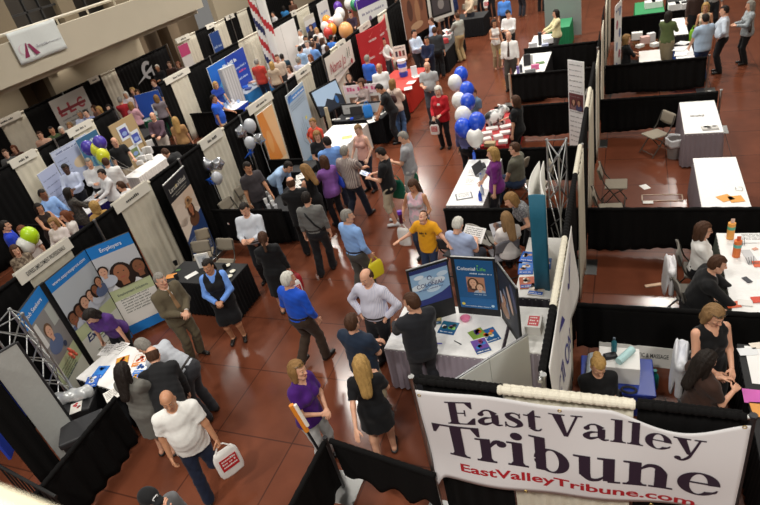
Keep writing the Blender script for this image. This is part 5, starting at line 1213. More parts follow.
fr = thing('photo_frame', 'white photo frame propped on the black table', 'frame', (-7.2, 6.98, T7), .35)
mb = MB(); mb.use(mat('e9e8e4', .4)); mb.box((-.13, 0, 0), (.13, .02, .3)); F = Face(mb, (-.09, -.001, .04), (1, 0, 0), (0, 0, 1)); F.rect(0, 0, .18, .22, PRINT('c9ccd0')); F.disc(.06, .07, .02, .02, DK); F.disc(.12, .12, .04, .06, PRINT('8a9098')); o = mb.build('frame', None, fr)
mb = MB(); mb.add([(-.05, .02, .2), (.05, .02, .2), (.03, .15, 0), (-.03, .15, 0)], [(0, 1, 2, 3)]); mb.build('easel_back', DARKMETAL(), fr)
sheet_item('paper_sheet', 'small white sheet on the black table beside the photo frame', 'paper', -7.35, 6.72, T7, .13, .24, -.5, 'efeeea')
p = at(171, 276, .76); sheet_item('paper_sheet', 'orange sheet on the black table behind the tan suited man', 'paper', p.x, p.y, T7, .2, .15, .4, 'e89a50')
for i, (px, py, lab) in enumerate(((228, 266, 'white dish in the black bowl area at the table corner'), (233, 272, 'small white dish nearest the table corner edge'), (230, 277, 'smaller white dish beside the napkin on the black table'))):
    p = at(px, py, .76); mb = MB(); mb.lathe([(.03, 0), (.055, .03), (.05, .03), (.028, .006), (.0001, .006)], n=16); o = mb.build('dish', mat('e6e3d4', .3)); o.location = (p.x, p.y, T7); tag(o, lab, 'dish')
for px, py, c, lab in ((176, 264, '1a1a1a', 'black mug at the poster end of the black table'), (177, 278, '26282a', 'dark cup beside the orange sheet'), (225, 268, '141416', 'black bowl like cup near the white dishes')): p = at(px, py, .78); cup(lab, p.x, p.y, T7, .09, .045, c, 'mug')
p = at(178, 270, .76); sheet_item('paper_card', 'green business card on the black table', 'card', p.x, p.y, T7, .09, .06, .3, '5a7a4a')
chair('dark folding chair with tan seat behind the black table rail', -8.0, 7.85, 150, seat='8f826e', frame='3b3b3d')
chair('tan folding chair pushed to the black table near the poster', -7.75, 7.4, 165)
chair('tan folding chair tucked behind the photo frame', -7.3, 7.5, 180)
# ------------------------------------------------------------------ star balloon booth
table('black draped table in the star balloon booth', -7.15, 9.1, -6.4, 10.9, top='17171a', skirt='131316', clabel='black tablecloth in the star balloon booth')
chair('tan folding chair by the white drape, nearer the star balloons', -8.05, 9.35, 100); chair('tan folding chair by the white drape behind the man in dark grey polo', -8.05, 10.05, 100)
r_ = random.Random(3)
for i, (px, py, lab) in enumerate(((268, 195, 'white striped cup at the far end of the giveaway table'), (271, 199, 'white striped cup second along the giveaway table'), (266, 202, 'white striped cup beside the dark grey polo man hand'), (273, 204, 'white cup in the middle of the giveaway cups'), (269, 208, 'silver topped cup near the end of the giveaway table'), (276, 208, 'silver cup closest to the black suited bald man'))):
    p = at(px, py, .8); cup(lab, p.x, p.y, T7, .13, .045, ('efeeec', 'd9dadd')[i > 3])
p = at(239, 210, .8); F_ = Field((-.2, -.2, -.02), (.2, .2, .22), .012); F_.ell((0, 0, .07), (.13, .11, .07), k=.01); F_.ell((.05, .04, .1), (.08, .06, .06), k=.01); V, Q = F_.mesh(); o = mesh_np('goody_bag', V, Q, mat('e6e2da', .6, kind='print', col2='c24a3a', scale=9), smooth=True); o.location = (p.x, p.y, .9); o.location.z = .47; o.location.x = -8.0; o.location.y = 9.0; tag(o, 'white and red goody bag on the chair by the rail', 'bag')
def bunch(lead, stars, rounds, tins, base):
    for i, (px, py, z, r, rz, tip, lab) in enumerate(stars): star_balloon(lab, at(px, py, z), r=r, rz=rz, tip=tip)
    for i, (px, py, z, r, lab) in enumerate(rounds): balloon(lab, at(px, py, z), 'b9bcc2', r)
    for px, py, z, lab in tins:
        p = at(px, py, z); F_ = Field((-.16, -.16, -.2), (.16, .16, .2), .012)
        rr = random.Random(px)
        for k in range(16): F_.cone((0, 0, 0), (rr.uniform(-.13, .13), rr.uniform(-.13, .13), rr.uniform(-.18, .14)), .02, .008, .01)
        V, Q = F_.mesh(); o = mesh_np('tinsel_weight', V, Q, mat('1f5fd0', .3, .5), smooth=True); o.location = p; tag(o, lab, 'decoration')
bunch('', [(206, 165, 1.75, .24, .3, .1, 'silver star foil balloon, front star of the lower bunch'), (218, 164, 1.75, .2, 1.0, .5, 'silver star foil balloon, behind the front star of the lower bunch'), (241, 132, 1.9, .22, .9, .3, 'silver star foil balloon at the edge of the upper bunch'), (259, 139, 1.85, .2, .2, .6, 'silver star foil balloon low in the upper bunch')],
      [(250, 126, 1.95, .15, 'round silver balloon topping the upper bunch'), (250, 143, 1.75, .13, 'round silver balloon hanging low in the upper bunch'), (217, 178, 1.55, .12, 'round silver balloon beside the blue tinsel')],
      [(208, 180, 1.5, 'blue tinsel under the lower bunch of star balloons'), (250, 152, 1.55, 'blue tinsel under the upper bunch of balloons')], None)
# ------------------------------------------------------------------ orange banner and chart banner booths
def standing(lab, a, b, z0, z1, name='pull_up_poster'):
    t, F, L, H, mb = board(name, lab, 'poster', a, b, z0, z1, .015)
    m2 = MB(); d = (Vector(b)-Vector(a)); m2.box((-.12, -.02, -z0), (.1, .02+d.y, 0)) if z0 > .02 else None
    if z0 > .02: m2.build('base', METAL(), t)
    return t, F, L, H, mb
t, F, L, H, mb = standing('orange and cream standing banner behind the round foil balloons', (X1+.2, 11.45), (X1+.18, 12.25), .1, 2.05)
F.rect(0, H*.3, L, H, PRINT('e58f3a')); F.poly([(L*.35, H), (L, H), (L, H*.3), (L*.75, H*.3)], PRINT('eebf8a'), 2); F.rect(0, 0, L, H*.3, PRINT('ead2ae'), 1); F.disc(L*.3, H*.6, .12, .3, PRINT('eaa55a'), 3); F.words(L*.1, H*.22, L*.8, .04, PRINT('a06a3a'), 3, 4); mb.build('print', None, t)
t, F, L, H, mb = standing('wide pale blue banner with line chart and blue heading', (X1+.32, 12.75), (X1+.22, 13.95), .06, 2.05)
F.rect(0, 0, L, H, PRINT('a9bccf')); F.rect(0, 0, L, .1, PRINT('5f9ac8'), 2); F.rect(L*.05, H*.88, L*.98, H*.95, PRINT('4a8ad0'), 2); F.poly([(L*.05, H*.86), (L*.3, H*.97), (L*.1, H*.97)], PRINT('3a6ab0'), 3); F.words(L*.3, H*.9, L*.95, .05, PRINT('eef2f6'), 4, 2, mark=.8)
for k in range(3): F.words(L*.1, H*.83-.06*k, L*.9, .025, PRINT('6f8296'), 3, seed=k)
for k in range(4): F.rect(L*(.3+.1*k), H*.3, L*(.3+.1*k)+.012, H*(.5+.05*(k % 3)), PRINT('56697e'), 3)
F.poly([(L*.3, H*.3), (L*.46, H*.2), (L*.46, H*.21), (L*.3, H*.31)], PRINT('56697e'), 4); F.disc(L*.7, H*.55, .06, .05, PRINT('e2d46a'), 4); F.rect(L*.6, H*.4, L*.66, H*.42, PRINT('56697e'), 3); F.rect(L*.55, H*.32, L*.6, H*.34, PRINT('56697e'), 3); mb.build('print', None, t)
table('table where the striped shirt man and pink top woman stand', -7.6, 12.4, -6.55, 13.9, top='f0eeea', skirt='ddd9d2', clabel='white tablecloth between the orange top woman and pink top woman')
p = at(347, 137, .76); sheet_item('paper_sheet', 'yellow and white sheet on the table by the pink top woman', 'paper', p.x, p.y, .756, .28, .2, .3, 'e6dc8a', 'text')
for i, (px, py) in enumerate(((331, 142), (340, 148), (327, 150), (345, 143))): p = at(px, py, .76); sheet_item('paper_sheet', ('white flyer beside the yellow sheet', 'white flyer nearest the striped shirt man', 'white flyer by the pale blue shirt man back', 'white flyer at the far end past the yellow sheet')[i], 'paper', p.x, p.y, .757, .2, .26, i*.4, 'e3e6ea', 'text')
# giveaways around the crowd of the chart booth
table('low black table the light blue shirt man bends over', -7.55, 10.98, -6.95, 11.6, top='1a1a1c', skirt='141416', clabel='black tablecloth under the bending man in pale blue')
for i, (px, py) in enumerate(((300, 176), (297, 182), (306, 172))): p = at(px, py, .78); sheet_item('notepad', ('white notepad under the bending man', 'white pamphlet beside the notepad under the bending man', 'white sheet at the blonde woman hands')[i], 'paper', p.x, p.y, .757, .2, .27, .5+i*.3, 'ece9e2', 'text')
# ------------------------------------------------------------------ booth with monitor and laptop
ct = table('long black counter with laptop and printed panel', -7.7, 14.2, -6.2, 14.75, top='161619', skirt='121215', clabel='black tablecloth on the laptop counter')
table('black side table holding papers beside the laptop counter', -6.6, 14.8, -6.1, 16.0, top='141417', skirt='111114', clabel='black tablecloth beside the woman with the backpack')
mn = thing('monitor', 'large tilted flat screen showing a mountain skyline', 'monitor', (-8.05, 14.15, .9), 0)
d = Vector((.3, 1.0, 0)).normalized(); n = Vector((d.y, -d.x, .25)).normalized(); u = (d); v = Vector((-.24*d.y, .24*d.x, .97)).normalized()
mb = MB(); mb.use(mat('121214', .4)); W_, H_ = 1.15, .78; q = [Vector((0, 0, 0)), u*W_, u*W_+v*H_, v*H_]; nn = u.cross(v).normalized()
mb.add([x for x in q]+[x-nn*.06 for x in q], [(0, 1, 2, 3), (7, 6, 5, 4), (0, 4, 5, 1), (1, 5, 6, 2), (2, 6, 7, 3), (3, 7, 4, 0)])
mnc = mb.build('casing', None, mn)
mb = MB(); F = Face(mb, nn*.002, u, v); F.rect(.04, .04, W_-.04, H_-.04, mat('9db4cc', .3, emit=.25), 1); F.poly([(.04, .04), (W_-.04, .04), (W_-.04, .3), (.9, .42), (.7, .28), (.5, .4), (.3, .24), (.04, .34)], mat('2a3340', .4), 2); F.disc(.85, .25, .07, .12, mat('3a6fb0', .4), 3); mb.build('screen', None, mnc)
mb = MB(); mb.cyl((.15, .55, -.9), (.15, .55, .05), .03, n=10); mb.box((-.15, .25, -.9), (.45, .85, -.87)); mb.build('stand', DARKMETAL(), mn)
pb = thing('poster_board', 'pink and white poster board standing on the laptop counter', 'board', (-7.55, 14.95, .76))
mb = MB(); mb.use(mat('ece7e2', .5)); mb.box((0, 0, 0), (1.15, .02, .75)); F = Face(mb, (0, -.001, 0), (1, 0, 0), (0, 0, 1)); F.rect(0, .5, 1.15, .75, PRINT('f0d9dc')); F.words(.1, .58, 1.05, .11, PRINT('d8608a'), 2, 3, mark=.8); F.words(.35, .47, .9, .05, PRINT('8a5a6a'), 2, 4)
for x in (.12, .45, .78): F.rect(x, .08, x+.26, .4, PRINT('8a6a5a')); F.disc(x+.13, .26, .06, .07, PRINT('d8a88c'), 2); F.disc(x+.13, .12, .1, .05, PRINT('3a3a44'), 2)
mb.build('print', None, pb)
cu = thing('cutout', 'cardboard cutout of a woman in pink atop the poster board', 'cutout', (-7.35, 15.08, 0))
mb = MB(); mb.use(mat('d8a090', .5)); mb.box((-.03, 0, 0), (.03, .04, 1.3)); F = Face(mb, (-.25, -.01, 1.2), (1, 0, 0), (0, 0, 1)); F.portrait(.25, .52, .09, PRINT('d9a487'), DK2, PRINT('dcb0ae'), True, 1); F.rect(.1, .1, .4, .36, PRINT('3a2a2c'), 1); F.rect(.03, .14, .1, .36, PRINT('d9a487'), 1); F.rect(.4, .14, .47, .36, PRINT('d9a487'), 1); mb.build('print', None, cu)
wp = thing('counter_backboard', 'low white panel along the back of the laptop counter', 'panel', (-7.6, 14.62, .76))
mb = MB(); mb.use(mat('141416', .5)); mb.box((0, 0, 0), (1.3, .03, .34)); F = Face(mb, (.04, -.001, .03), (1, 0, 0), (0, 0, 1)); F.rect(0, 0, 1.22, .27, PRINT('c9c9c6')); F.words(.1, .15, .5, .03, PRINT('7a7a78'), 2, 7); mb.build('print', None, wp)
lp = thing('laptop', 'open black laptop on the counter under the poster board', 'laptop', (-7.1, 14.38, .756), .1)
mb = MB(); mb.box((-.18, -.13, 0), (.18, .13, .02)); mb.build('base', mat('17171a', .4), lp, bevel=.004)
mb = MB(); mb.add([(-.18, .13, .02), (.18, .13, .02), (.18, .2, .25), (-.18, .2, .25), (-.18, .14, .02), (.18, .14, .02), (.18, .21, .25), (-.18, .21, .25)], [(0, 1, 2, 3), (7, 6, 5, 4), (0, 4, 5, 1), (1, 5, 6, 2), (2, 6, 7, 3), (3, 7, 4, 0)]); F = Face(mb, (-.16, .1295, .04), (1, 0, 0), (0, .3, 1)); mb.build('lid', mat('1d1d20', .35), lp)
p = at(352, 119, .77); box_item('phone', 'small blue phone beside the laptop', 'phone', p.x, p.y, .756, (.08, .1, .05), .2, '2450d0', .005, .3)
for i, (px, py) in enumerate(((332, 122), (338, 120), (345, 122), (326, 123))): p = at(px, py, .77); box_item('card_holder', ('white card stack at the front of the laptop counter', 'white card holder second along the laptop counter', 'white card stack by the laptop', 'white card stack at the monitor end of the counter')[i], 'card', p.x, max(p.y, 14.28), .756, (.11, .06, .04), .1, 'd9d8d4')
t = thing('poster_stand', 'slim cream post stand between the monitor and the laptop', 'stand', (-7.75, 14.0, 0)); mb = MB(); mb.box((-.04, -.04, 0), (.04, .04, 1.25)); mb.build('post', mat('b9a98a', .5), t); mb = MB(); mb.box((-.16, -.16, 0), (.16, .16, .02)); mb.build('base', mat('5a5248', .5), t)
# bright blue gift bag
p = at(368, 112, .9); bag('bright blue gift bag held open by the black shirt man', (p.x, p.y, 1.21), '1f7fd8', None, .26, .36, .4, 'gift_bag')
for i, (px, py, a) in enumerate(((376, 117, .3), (381, 113, -.2), (371, 121, .6))): p = at(px, py, .76); sheet_item('paper_sheet', ('white paper on the table below the backpack woman', 'tilted white paper nearest the backpack woman', 'white paper beside the blue gift bag')[i], 'paper', p.x, p.y, .757, .2, .27, a, 'e9e8e4', 'text')
# banner with red script on the tall drape
nb = thing('wall_banner', 'white banner with red script lettering hung on the tall drapes', 'banner', (X1+.1, 15.75, 1.0))
mb = MB(); mb.use(mat('e6e2d8', .6)); mb.sheet(lambda u, v: (.02*math.sin(u*7), 2.05*u, 1.15-(.95-.25*u)*v), 14, 8, .004); F = Face(mb, (.045, 0, .2), (0, 1, 0), (0, 0, 1)); rs = PRINT('a83a44'); F.text('Nama Jo', .12, .42, .32, rs, 2, width=1.2, bold=0.0, shear=.35); F.text('11', 1.5, .52, .3, PRINT('3b5a44'), 2, width=.25, shear=.2); F.words(.3, .28, 1.7, .06, PRINT('8a8478'), 2, 6); F.disc(1.75, .35, .08, .08, rs, 2)
mb.build('cloth', None, nb)
# red pop-up wall
rw = thing('pop_up_display', 'curved red pop-up wall with repeated white check-mark logos', 'display', (X1+.3, 17.9, 0))
mb = MB(); mb.use(mat('b7252b', .6))
def fr_(u, v): return Vector((.35*math.sin(u*3.14), 2.75*u, .05+2.2*v))
mb.sheet(fr_, 20, 4, .03)
for i in range(4):
    for j in range(4):
        u0, v0 = .06+.25*i+.1*(j % 2), .1+.24*j
        if u0 > .8: continue
        def pp(a, b): q = fr_(u0+a/2.75, v0+b/2.2); return q+Vector((.03, 0, 0))
        V, F_, w_ = glyphs('verizon', .02, 0); mb.use(mat('f0e6e2', .5)); mb.add([pp(x*.42/w_, y*.13) for x, y in V], F_); mb.use(mat('d8706a', .5)); mb.add([pp(*q) for q in ((.04, .2), (.1, .13), (.3, .3), (.1, .17))], [(0, 1, 2, 3)])
mb.build('wall', None, rw)
table('table with red cloth and blue buckets by the red rail', -7.4, 16.5, -6.2, 18.75, top='c0392f', skirt='b83228', clabel='red tablecloth with grey skirted edge by the grey-haired man')
bk = thing('bucket', 'white and blue bucket on the red table by the backpack woman', 'bucket', (*at(404, 76, .76).xy, .756))
for i, (z, c) in enumerate(((0, '2a52c0'), (.17, 'e6e6e4'), (.3, '3a62d0'), (.4, 'e9e9e8'))): mb = MB(); mb.lathe([(.13, z), (.15, z+.13), (.0001, z+.13)], n=18); mb.build(('base_tub', 'white_tub', 'blue_band', 'lid')[i], mat(c, .35), bk, smooth=False)
for i, (px, py) in enumerate(((411, 82), (408, 88), (416, 76))): p = at(px, py, .77); sheet_item('paper_sheet', ('white flyer on the red table, middle one', 'white flyer on the red table nearest the rail', 'white flyer on the red table beside the navy woman')[i], 'paper', p.x, p.y, .758, .25, .3, .3*i, 'f0eeea', 'text')
p = at(414, 71, .9); box_item('display_card', 'white upright card holder on the red table', 'card', p.x, p.y, .757, (.2, .05, .3), .5, 'e2e4e8')
hs = thing('hand_sign', 'white printed card held up beside the man in the white shirt', 'sign', (*at(400, 55, 1.2).xy, .756), .3)
mb = MB(); mb.use(mat('e9e4d8', .5)); mb.box((-.22, 0, .25), (.22, .02, .75)); mb.box((-.03, .005, 0), (.03, .02, .3)); F = Face(mb, (-.2, -.001, .28), (1, 0, 0), (0, 0, 1))
for k in range(3): F.rect(.05+.12*k, .12, .13+.12*k, .3, PRINT(('3a3a44', 'a03a3a', '5a4a3a')[k]))
F.words(.05, .38, .36, .04, PRINT('5a5a5a'), 2, 2); mb.build('print', None, hs)
# ------------------------------------------------------------------ middle row: purple table, white table, easel
def dispb(lab, a, b, z0, z1, name='display_board', cat='board'):
    return board(name, lab, cat, a, b, z0, z1, .02)
t, F, L, H, mb = dispb('pale blue wall display with a tan map, behind the man in white shirt', (X2+.12, 9.95), (X2+.1, 11.25), .95, 2.0)
F.rect(0, 0, L, H, PRINT('b4bfdc')); F.rect(0, H*.86, L, H*.97, PRINT('c9d2e8'), 2); F.disc(L*.62, H*.45, .3, .16, PRINT('d8c4a4'), 2); F.disc(L*.75, H*.55, .14, .12, PRINT('e0d2b8'), 3); F.words(L*.1, H*.88, L*.8, .05, PRINT('5a6a9a'), 3, 5)
for k in range(5): F.words(L*.05, H*(.7-.1*k), L*.32, .03, PRINT('7a86a8'), 3, k)
mb.build('print', None, t)
t, F, L, H, mb = dispb('second pale blue wall display, lower, behind the vested man', (X2+.3, 9.2), (X2+.16, 9.9), .02, 1.75)
F.rect(0, 0, L, H, PRINT('b9c2e0'))
for k in range(7): F.words(L*.1, H*(.85-.1*k), L*.9, .03, PRINT('7a86a8'), 3, k+9)
mb.build('print', None, t)
t, F, L, H, mb = board('pull_up_poster', 'narrow blue poster with pale circle behind the yellow balloons', 'poster', (X2+.22, 10.75), (X2+.2, 11.55), .02, 2.0, .015)
F.rect(0, 0, L, H, PRINT('3f7096')); F.disc(L*.55, H*.62, .26, .36, PRINT('6f9aae'), 2); F.disc(L*.55, H*.62, .2, .28, PRINT('3f7096'), 3); F.disc(L*.55, H*.62, .12, .18, PRINT('7fa68a'), 4); F.words(L*.1, H*.88, L*.9, .08, PRINT('d8e2ea'), 3, 3); F.words(L*.1, H*.2, L*.9, .05, PRINT('a8c0d0'), 3, 4); mb.build('print', None, t)
table('table with purple cloth between the meeting people', -13.05, 8.95, -12.25, 9.75, top='e6e4e6', skirt='2c2470', clabel='white top cloth over purple skirt between the meeting people', drop=.02)
table('table with white cloth and stacked papers by the bending man', -12.85, 10.95, -12.3, 12.5, top='efece8', skirt='e6e2dc', clabel='white tablecloth under the stacked papers by the bending man')
for i, (px, py) in enumerate(((92, 197), (86, 203), (97, 192), (82, 209), (74, 212))): p = at(px, py, .77); sheet_item('paper_sheet', ('white paper in the middle of the purple table', 'white paper by the dark coated woman on purple table', 'white paper at the far end of the purple table', 'white paper at the near end of the purple table', 'white paper by the couple shaking hands')[i], 'paper', p.x, p.y, .757, .24, .3, .3*i, 'f0eef0', 'text')
for i, (px, py, h) in enumerate(((150, 152, .22), (150, 158, .16), (143, 160, .18), (140, 163, .12), (152, 148, .3), (146, 152, .2))): p = at(px, py, .8); box_item('card_holder', ('white card rack in the middle of the stacked paper table', 'white leaflet stack second on the white table', 'white leaflet rack third on the white table', 'low white leaflet stack at the near end', 'tall white upright card at the far end by the bending man', 'white leaflet rack before the tall upright card')[i], 'stand', p.x, p.y, .757, (.2, .08, h), .2*i, 'e6e4e2')
es = thing('picture_easel', 'tan slatted easel board with blue and white pictures', 'easel', (X2+.5, 12.3, 0))
mb = MB(); mb.sheet(lambda u, v: (-.1*v, -.5+1.0*u, .1+1.85*v), 2, 2, .03); esb = mb.build('board', mat('b39a72', .6), es)
for i, (y, z, c) in enumerate(((-.3, 1.4, '4a4aa0'), (.02, 1.1, '4a5ab0'), (-.25, .75, '7a8a5a'), (.15, .45, '8a8a72'))):
    mb = MB(); F = Face(mb, (.03-.054*z, y, z), (0, 1, 0), (-.054, 0, 1)); F.rect(0, 0, .4, .42, PRINT('dfe4ea'), 1); F.rect(.06, .07, .34, .33, PRINT(c), 2); F.disc(.2, .17, .1, .06, PRINT('8fa6d8'), 3); mb.build('picture', None, esb)
for y in (-.4, .4): mb = MB(); mb.cyl((.1, y, 0), (-.12, y, 1.9), .018, n=8); mb.build('leg', mat('8a7450', .6), es)
for i, (px, py, lab) in enumerate(((112, 154, 'small propped blue card beside the man in black shirt'), (134, 140, 'blue and white picture card propped on the rail side'))):
    p = at(px, py, 1.0); t, F, L, H, mb = dispb(lab, (p.x, p.y), (p.x+.05, p.y+.3), .02, 1.15); F.rect(.02, .02, L-.02, H-.02, PRINT('3a58a8')); F.disc(L*.5, H*.5, .08, .1, PRINT('9ab0e0'), 2); mb.build('print', None, t)
G_ = 'balloon cluster over the white table'
for i, (px, py, z, c, lab) in enumerate(((88, 148, 1.9, '4a3aa8', 'purple balloon, outer one of the purple and yellow cluster'), (100, 143, 1.95, '4a3aa8', 'purple balloon above the yellow ones in the cluster'), (97, 150, 1.8, 'd8d83a', 'yellow balloon, upper one of the purple and yellow cluster'), (103, 156, 1.7, 'd2d62a', 'yellow balloon, lower one of the purple and yellow cluster'))): balloon(lab, at(px, py, z), c, .17, string=(-12.6, 11.2, .8))
for px, py, z, c, lab in ((30, 236, 1.55, 'b9e21f', 'lime green balloon by the woman with long brown hair'), (26, 246, 1.4, 'e6e6de', 'white balloon under the lime green balloon')): balloon(lab, at(px, py, z), c, .17, string=(*at(32, 262, .9).xy, .9))
# blue polo booth
t, F, L, H, mb = board('pop_up_display', 'bright blue display wall with white swirl behind the blue polo pair', 'display', (X2+.45, 16.75), (X2+.3, 19.4), .05, 2.05, .03)
F.rect(0, 0, L, H, PRINT('1f6fd0')); F.rect(L*.45, 0, L, H, PRINT('1f45b0'), 2); F.clip = (0, 0, L, H); F.disc(L*.28, H*.6, .7, .22, PRINT('5fb4e8'), 3, rot=.5); F.disc(L*.3, H*.5, .5, .12, PRINT('bfe4f6'), 4, rot=.6); F.disc(L*.45, H*.75, .5, .16, PRINT('3f8fe0'), 4, rot=.3); F.clip = None
F.words(L*.35, H*.84, L*.75, .12, PRINT('dfeaf6'), 5, 3, mark=.85); F.words(L*.55, H*.7, L*.95, .08, PRINT('bcd0f0'), 5, 4); F.words(L*.7, H*.62, L*.9, .07, PRINT('d85a8a'), 5, 5); F.words(L*.55, H*.5, L*.92, .08, PRINT('bcd0f0'), 5, 6); mb.build('print', None, t)
t, F, L, H, mb = board('display_tower', 'tall silver ribbed display tower beside the blonde in blue polo', 'display', (-13.0, 16.9), (-12.85, 17.5), .3, 1.9, .2, 'b9b9bb')
for k in range(5): F.rect(L*(.08+.19*k), .05, L*(.16+.19*k), H-.05, PRINT('d2d2d4'), 1)
mb.build('shell', None, t); mb = MB(); mb.box((-.15, -.05, -.3), (.35, .7, 0)); mb.build('base', mat('8f9092', .4, .4), t)
table('table with royal blue cloth beside the blue polo man', -13.05, 15.9, -12.3, 16.85, top='e9e8e8', skirt='1f3fae', clabel='white runner over royal blue cloth beside the blue polo man', drop=.03)
table('table holding flag coloured brochures behind the silver tower', -13.6, 17.7, -12.85, 19.6, top='9aa2ae', skirt='2f78b8', clabel='grey and blue tablecloth under the flag coloured brochures')
for i, (px, py, h) in enumerate(((228, 99, .16), (232, 97, .2), (236, 95, .14), (225, 103, .18), (240, 93, .16), (231, 103, .1))): p = Vector((-12.92+.17*(i % 3), 16.1+.3*(i//3)+.06*i, 0)); cup('white and blue giveaway cup '+('in the middle of the royal blue table', 'tallest on the royal blue table', 'toward the aisle side of the blue table', 'beside the blue polo man hands', 'at the far corner of the blue table', 'at the near edge of the blue table')[i], p.x, p.y, .757, h, .06, ('e9eaee', '9ab4e0')[i % 2])
for i, (px, py, c) in enumerate(((232, 80, '8a3a4a'), (238, 82, '3a4a8a'), (236, 88, '2a62c8'), (246, 76, '9aa2a8'), (250, 80, 'c9a28a'), (243, 85, '2a8ac8'))): p = Vector((-13.4+.3*(i % 2), 17.95+.27*i, 0)); box_item('brochure_stack', ('dark red brochure stack behind the silver tower', 'navy brochure stack behind the silver tower', 'blue brochure stack nearest the silver tower', 'grey brochure stack at the far end', 'tan brochure stack by the red shirt man', 'sky blue brochure stack near the aisle end')[i], 'brochure', p.x, p.y, .757, (.22, .26, .05), .3*i, c)
chair('tan folding chair between the blue polo booth and star balloons', *at(195, 112, .6).xy, 100); chair('tan folding chair behind the yellow sheet near the blue polo booth', *at(203, 108, .6).xy, 120); p = at(202, 114, .6); sheet_item('paper_sheet', 'pale yellow sheet on the chair seat', 'paper', p.x, p.y, .47, .4, .3, .2, 'd8d2a0')
# far middle: white wall panels, posters
t, F, L, H, mb = dispb('plain white wall panel behind the red shirt man', (X2+.5, 20.9), (X2+.4, 23.6), .05, 2.1)
F.rect(L*.48, 0, L*.49, H, PRINT('b9b9b4')); mb.build('print', None, t)
t, F, L, H, mb = dispb('second white wall panel past the striped column, with small blue words', (X2+.3, 26.2), (X2+.2, 27.6), .3, 2.1)
F.words(L*.2, H*.7, L*.8, .1, PRINT('6a8ac8'), 2, 3); mb.build('print', None, t)
t, F, L, H, mb = board('pull_up_poster', 'cream poster with blue band and orange figure on the white column', 'poster', (X2+.25, 24.7), (X2+.25, 25.75), .1, 1.85, .015)
F.rect(0, 0, L, H, PRINT('d9d3c6')); F.rect(0, H*.62, L, H*.76, PRINT('3f5fa8'), 2); F.rect(0, H*.76, L, H*.9, PRINT('e6e4e0'), 2); F.disc(L*.5, H*.38, .22, .36, PRINT('d8824a'), 3); F.disc(L*.62, H*.5, .14, .16, PRINT('d8a04a'), 4); mb.build('print', None, t)
t, F, L, H, mb = board('pull_up_poster', 'white banner with wide purple top band above the crowd', 'poster', (-10.6, 24.0), (-10.1, 26.2), .1, 2.3, .02)
F.rect(0, H*.84, L, H, PRINT('4a2a8a'), 2); F.words(L*.1, H*.7, L*.9, .1, PRINT('8a86a0'), 2, 3); F.disc(L*.35, H*.5, .16, .34, PRINT('8a7a92'), 2); F.words(L*.3, H*.25, L*.9, .08, PRINT('a9a6b8'), 2, 5); mb.build('print', None, t)
# striped patriotic columns
def striped(lab, top, zt, n, cols, r):
    p = at(*top, 0); t = thing('striped_column', lab, 'column', (p.x, p.y, 0))
    mb = MB(); N = 12; rows = n*3
    for i in range(rows):
        z0, z1 = zt*i/rows, zt*(i+1)/rows
        for k in range(N):
            a0, a1 = 2*math.pi*k/N, 2*math.pi*(k+1)/N; mb.use(mat(cols[(k+i) * len(cols)//N % len(cols)], .5))
            mb.add([(r*math.cos(a0), r*math.sin(a0), z0), (r*math.cos(a1), r*math.sin(a1), z0), (r*math.cos(a1), r*math.sin(a1), z1), (r*math.cos(a0), r*math.sin(a0), z1)], [(0, 1, 2, 3)])
    mb.build('wrap', None, t); mb = MB(); mb.cyl((0, 0, 0), (0, 0, .05), r*2, n=16); mb.build('base', mat('d8d6d2', .5), t)
    mb = MB(); mb.ell((0, 0, zt+r*.8), (r*1.2,)*3); mb.build('finial', mat(cols[0], .4), t)
striped('tall column wrapped in red, white and navy stripes', (278, 90), 3.8, 11, ('c0343a', 'ecebe6', '2a3060', 'ecebe6'), .14)
striped('tall column wrapped in white with red patches, next to the navy striped one', (286, 89), 3.8, 11, ('ecebe6', 'ecebe6', 'c0343a', 'ecebe6'), .17)
striped('slim red and white striped pole above the red script banner', (358, 48), 3.2, 10, ('c8484a', 'ecdcd6'), .1)
for i, (px, py, z, c, r, lab) in enumerate(((327, 21, 1.9, 'e8902a', .2, 'orange balloon at the top of the orange and red cluster'), (330, 25, 1.8, 'd0342a', .17, 'red balloon in the middle of the orange cluster'), (332, 29, 1.7, 'e8902a', .2, 'lower orange balloon of the orange and red cluster'), (328, 33, 1.7, 'cc3a30', .19, 'red balloon at the bottom of the orange cluster'), (333, 23, 1.8, 'e9e2de', .2, 'white balloon beside the orange and red cluster'), (325, 27, 1.8, 'e9e4dc', .18, 'white balloon behind the orange and red cluster'),
        (340, 14, 2.0, 'eae8e4', .22, 'white balloon, uppermost of the white bunch by the striped pole'), (338, 20, 1.9, 'eae8e4', .22, 'white balloon, lower one of the white bunch'), (346, 31, 1.75, 'eaa868', .28, 'large peach balloon over the red script banner'), (338, 7, 2.1, '5a2a9a', .2, 'purple balloon over the white bunch'), (355, 5, 2.0, '2a8a5a', .22, 'green balloon at the far end'), (359, 5, 2.0, '4a2a9a', .22, 'purple balloon beside the green one at the far end'), (349, 4, 2.0, 'e9e6e0', .22, 'white balloon beside the green one at the far end'))): balloon(lab, at(px, py, z), c, r, string=(*at(px+4, py+18, .8).xy, .8))
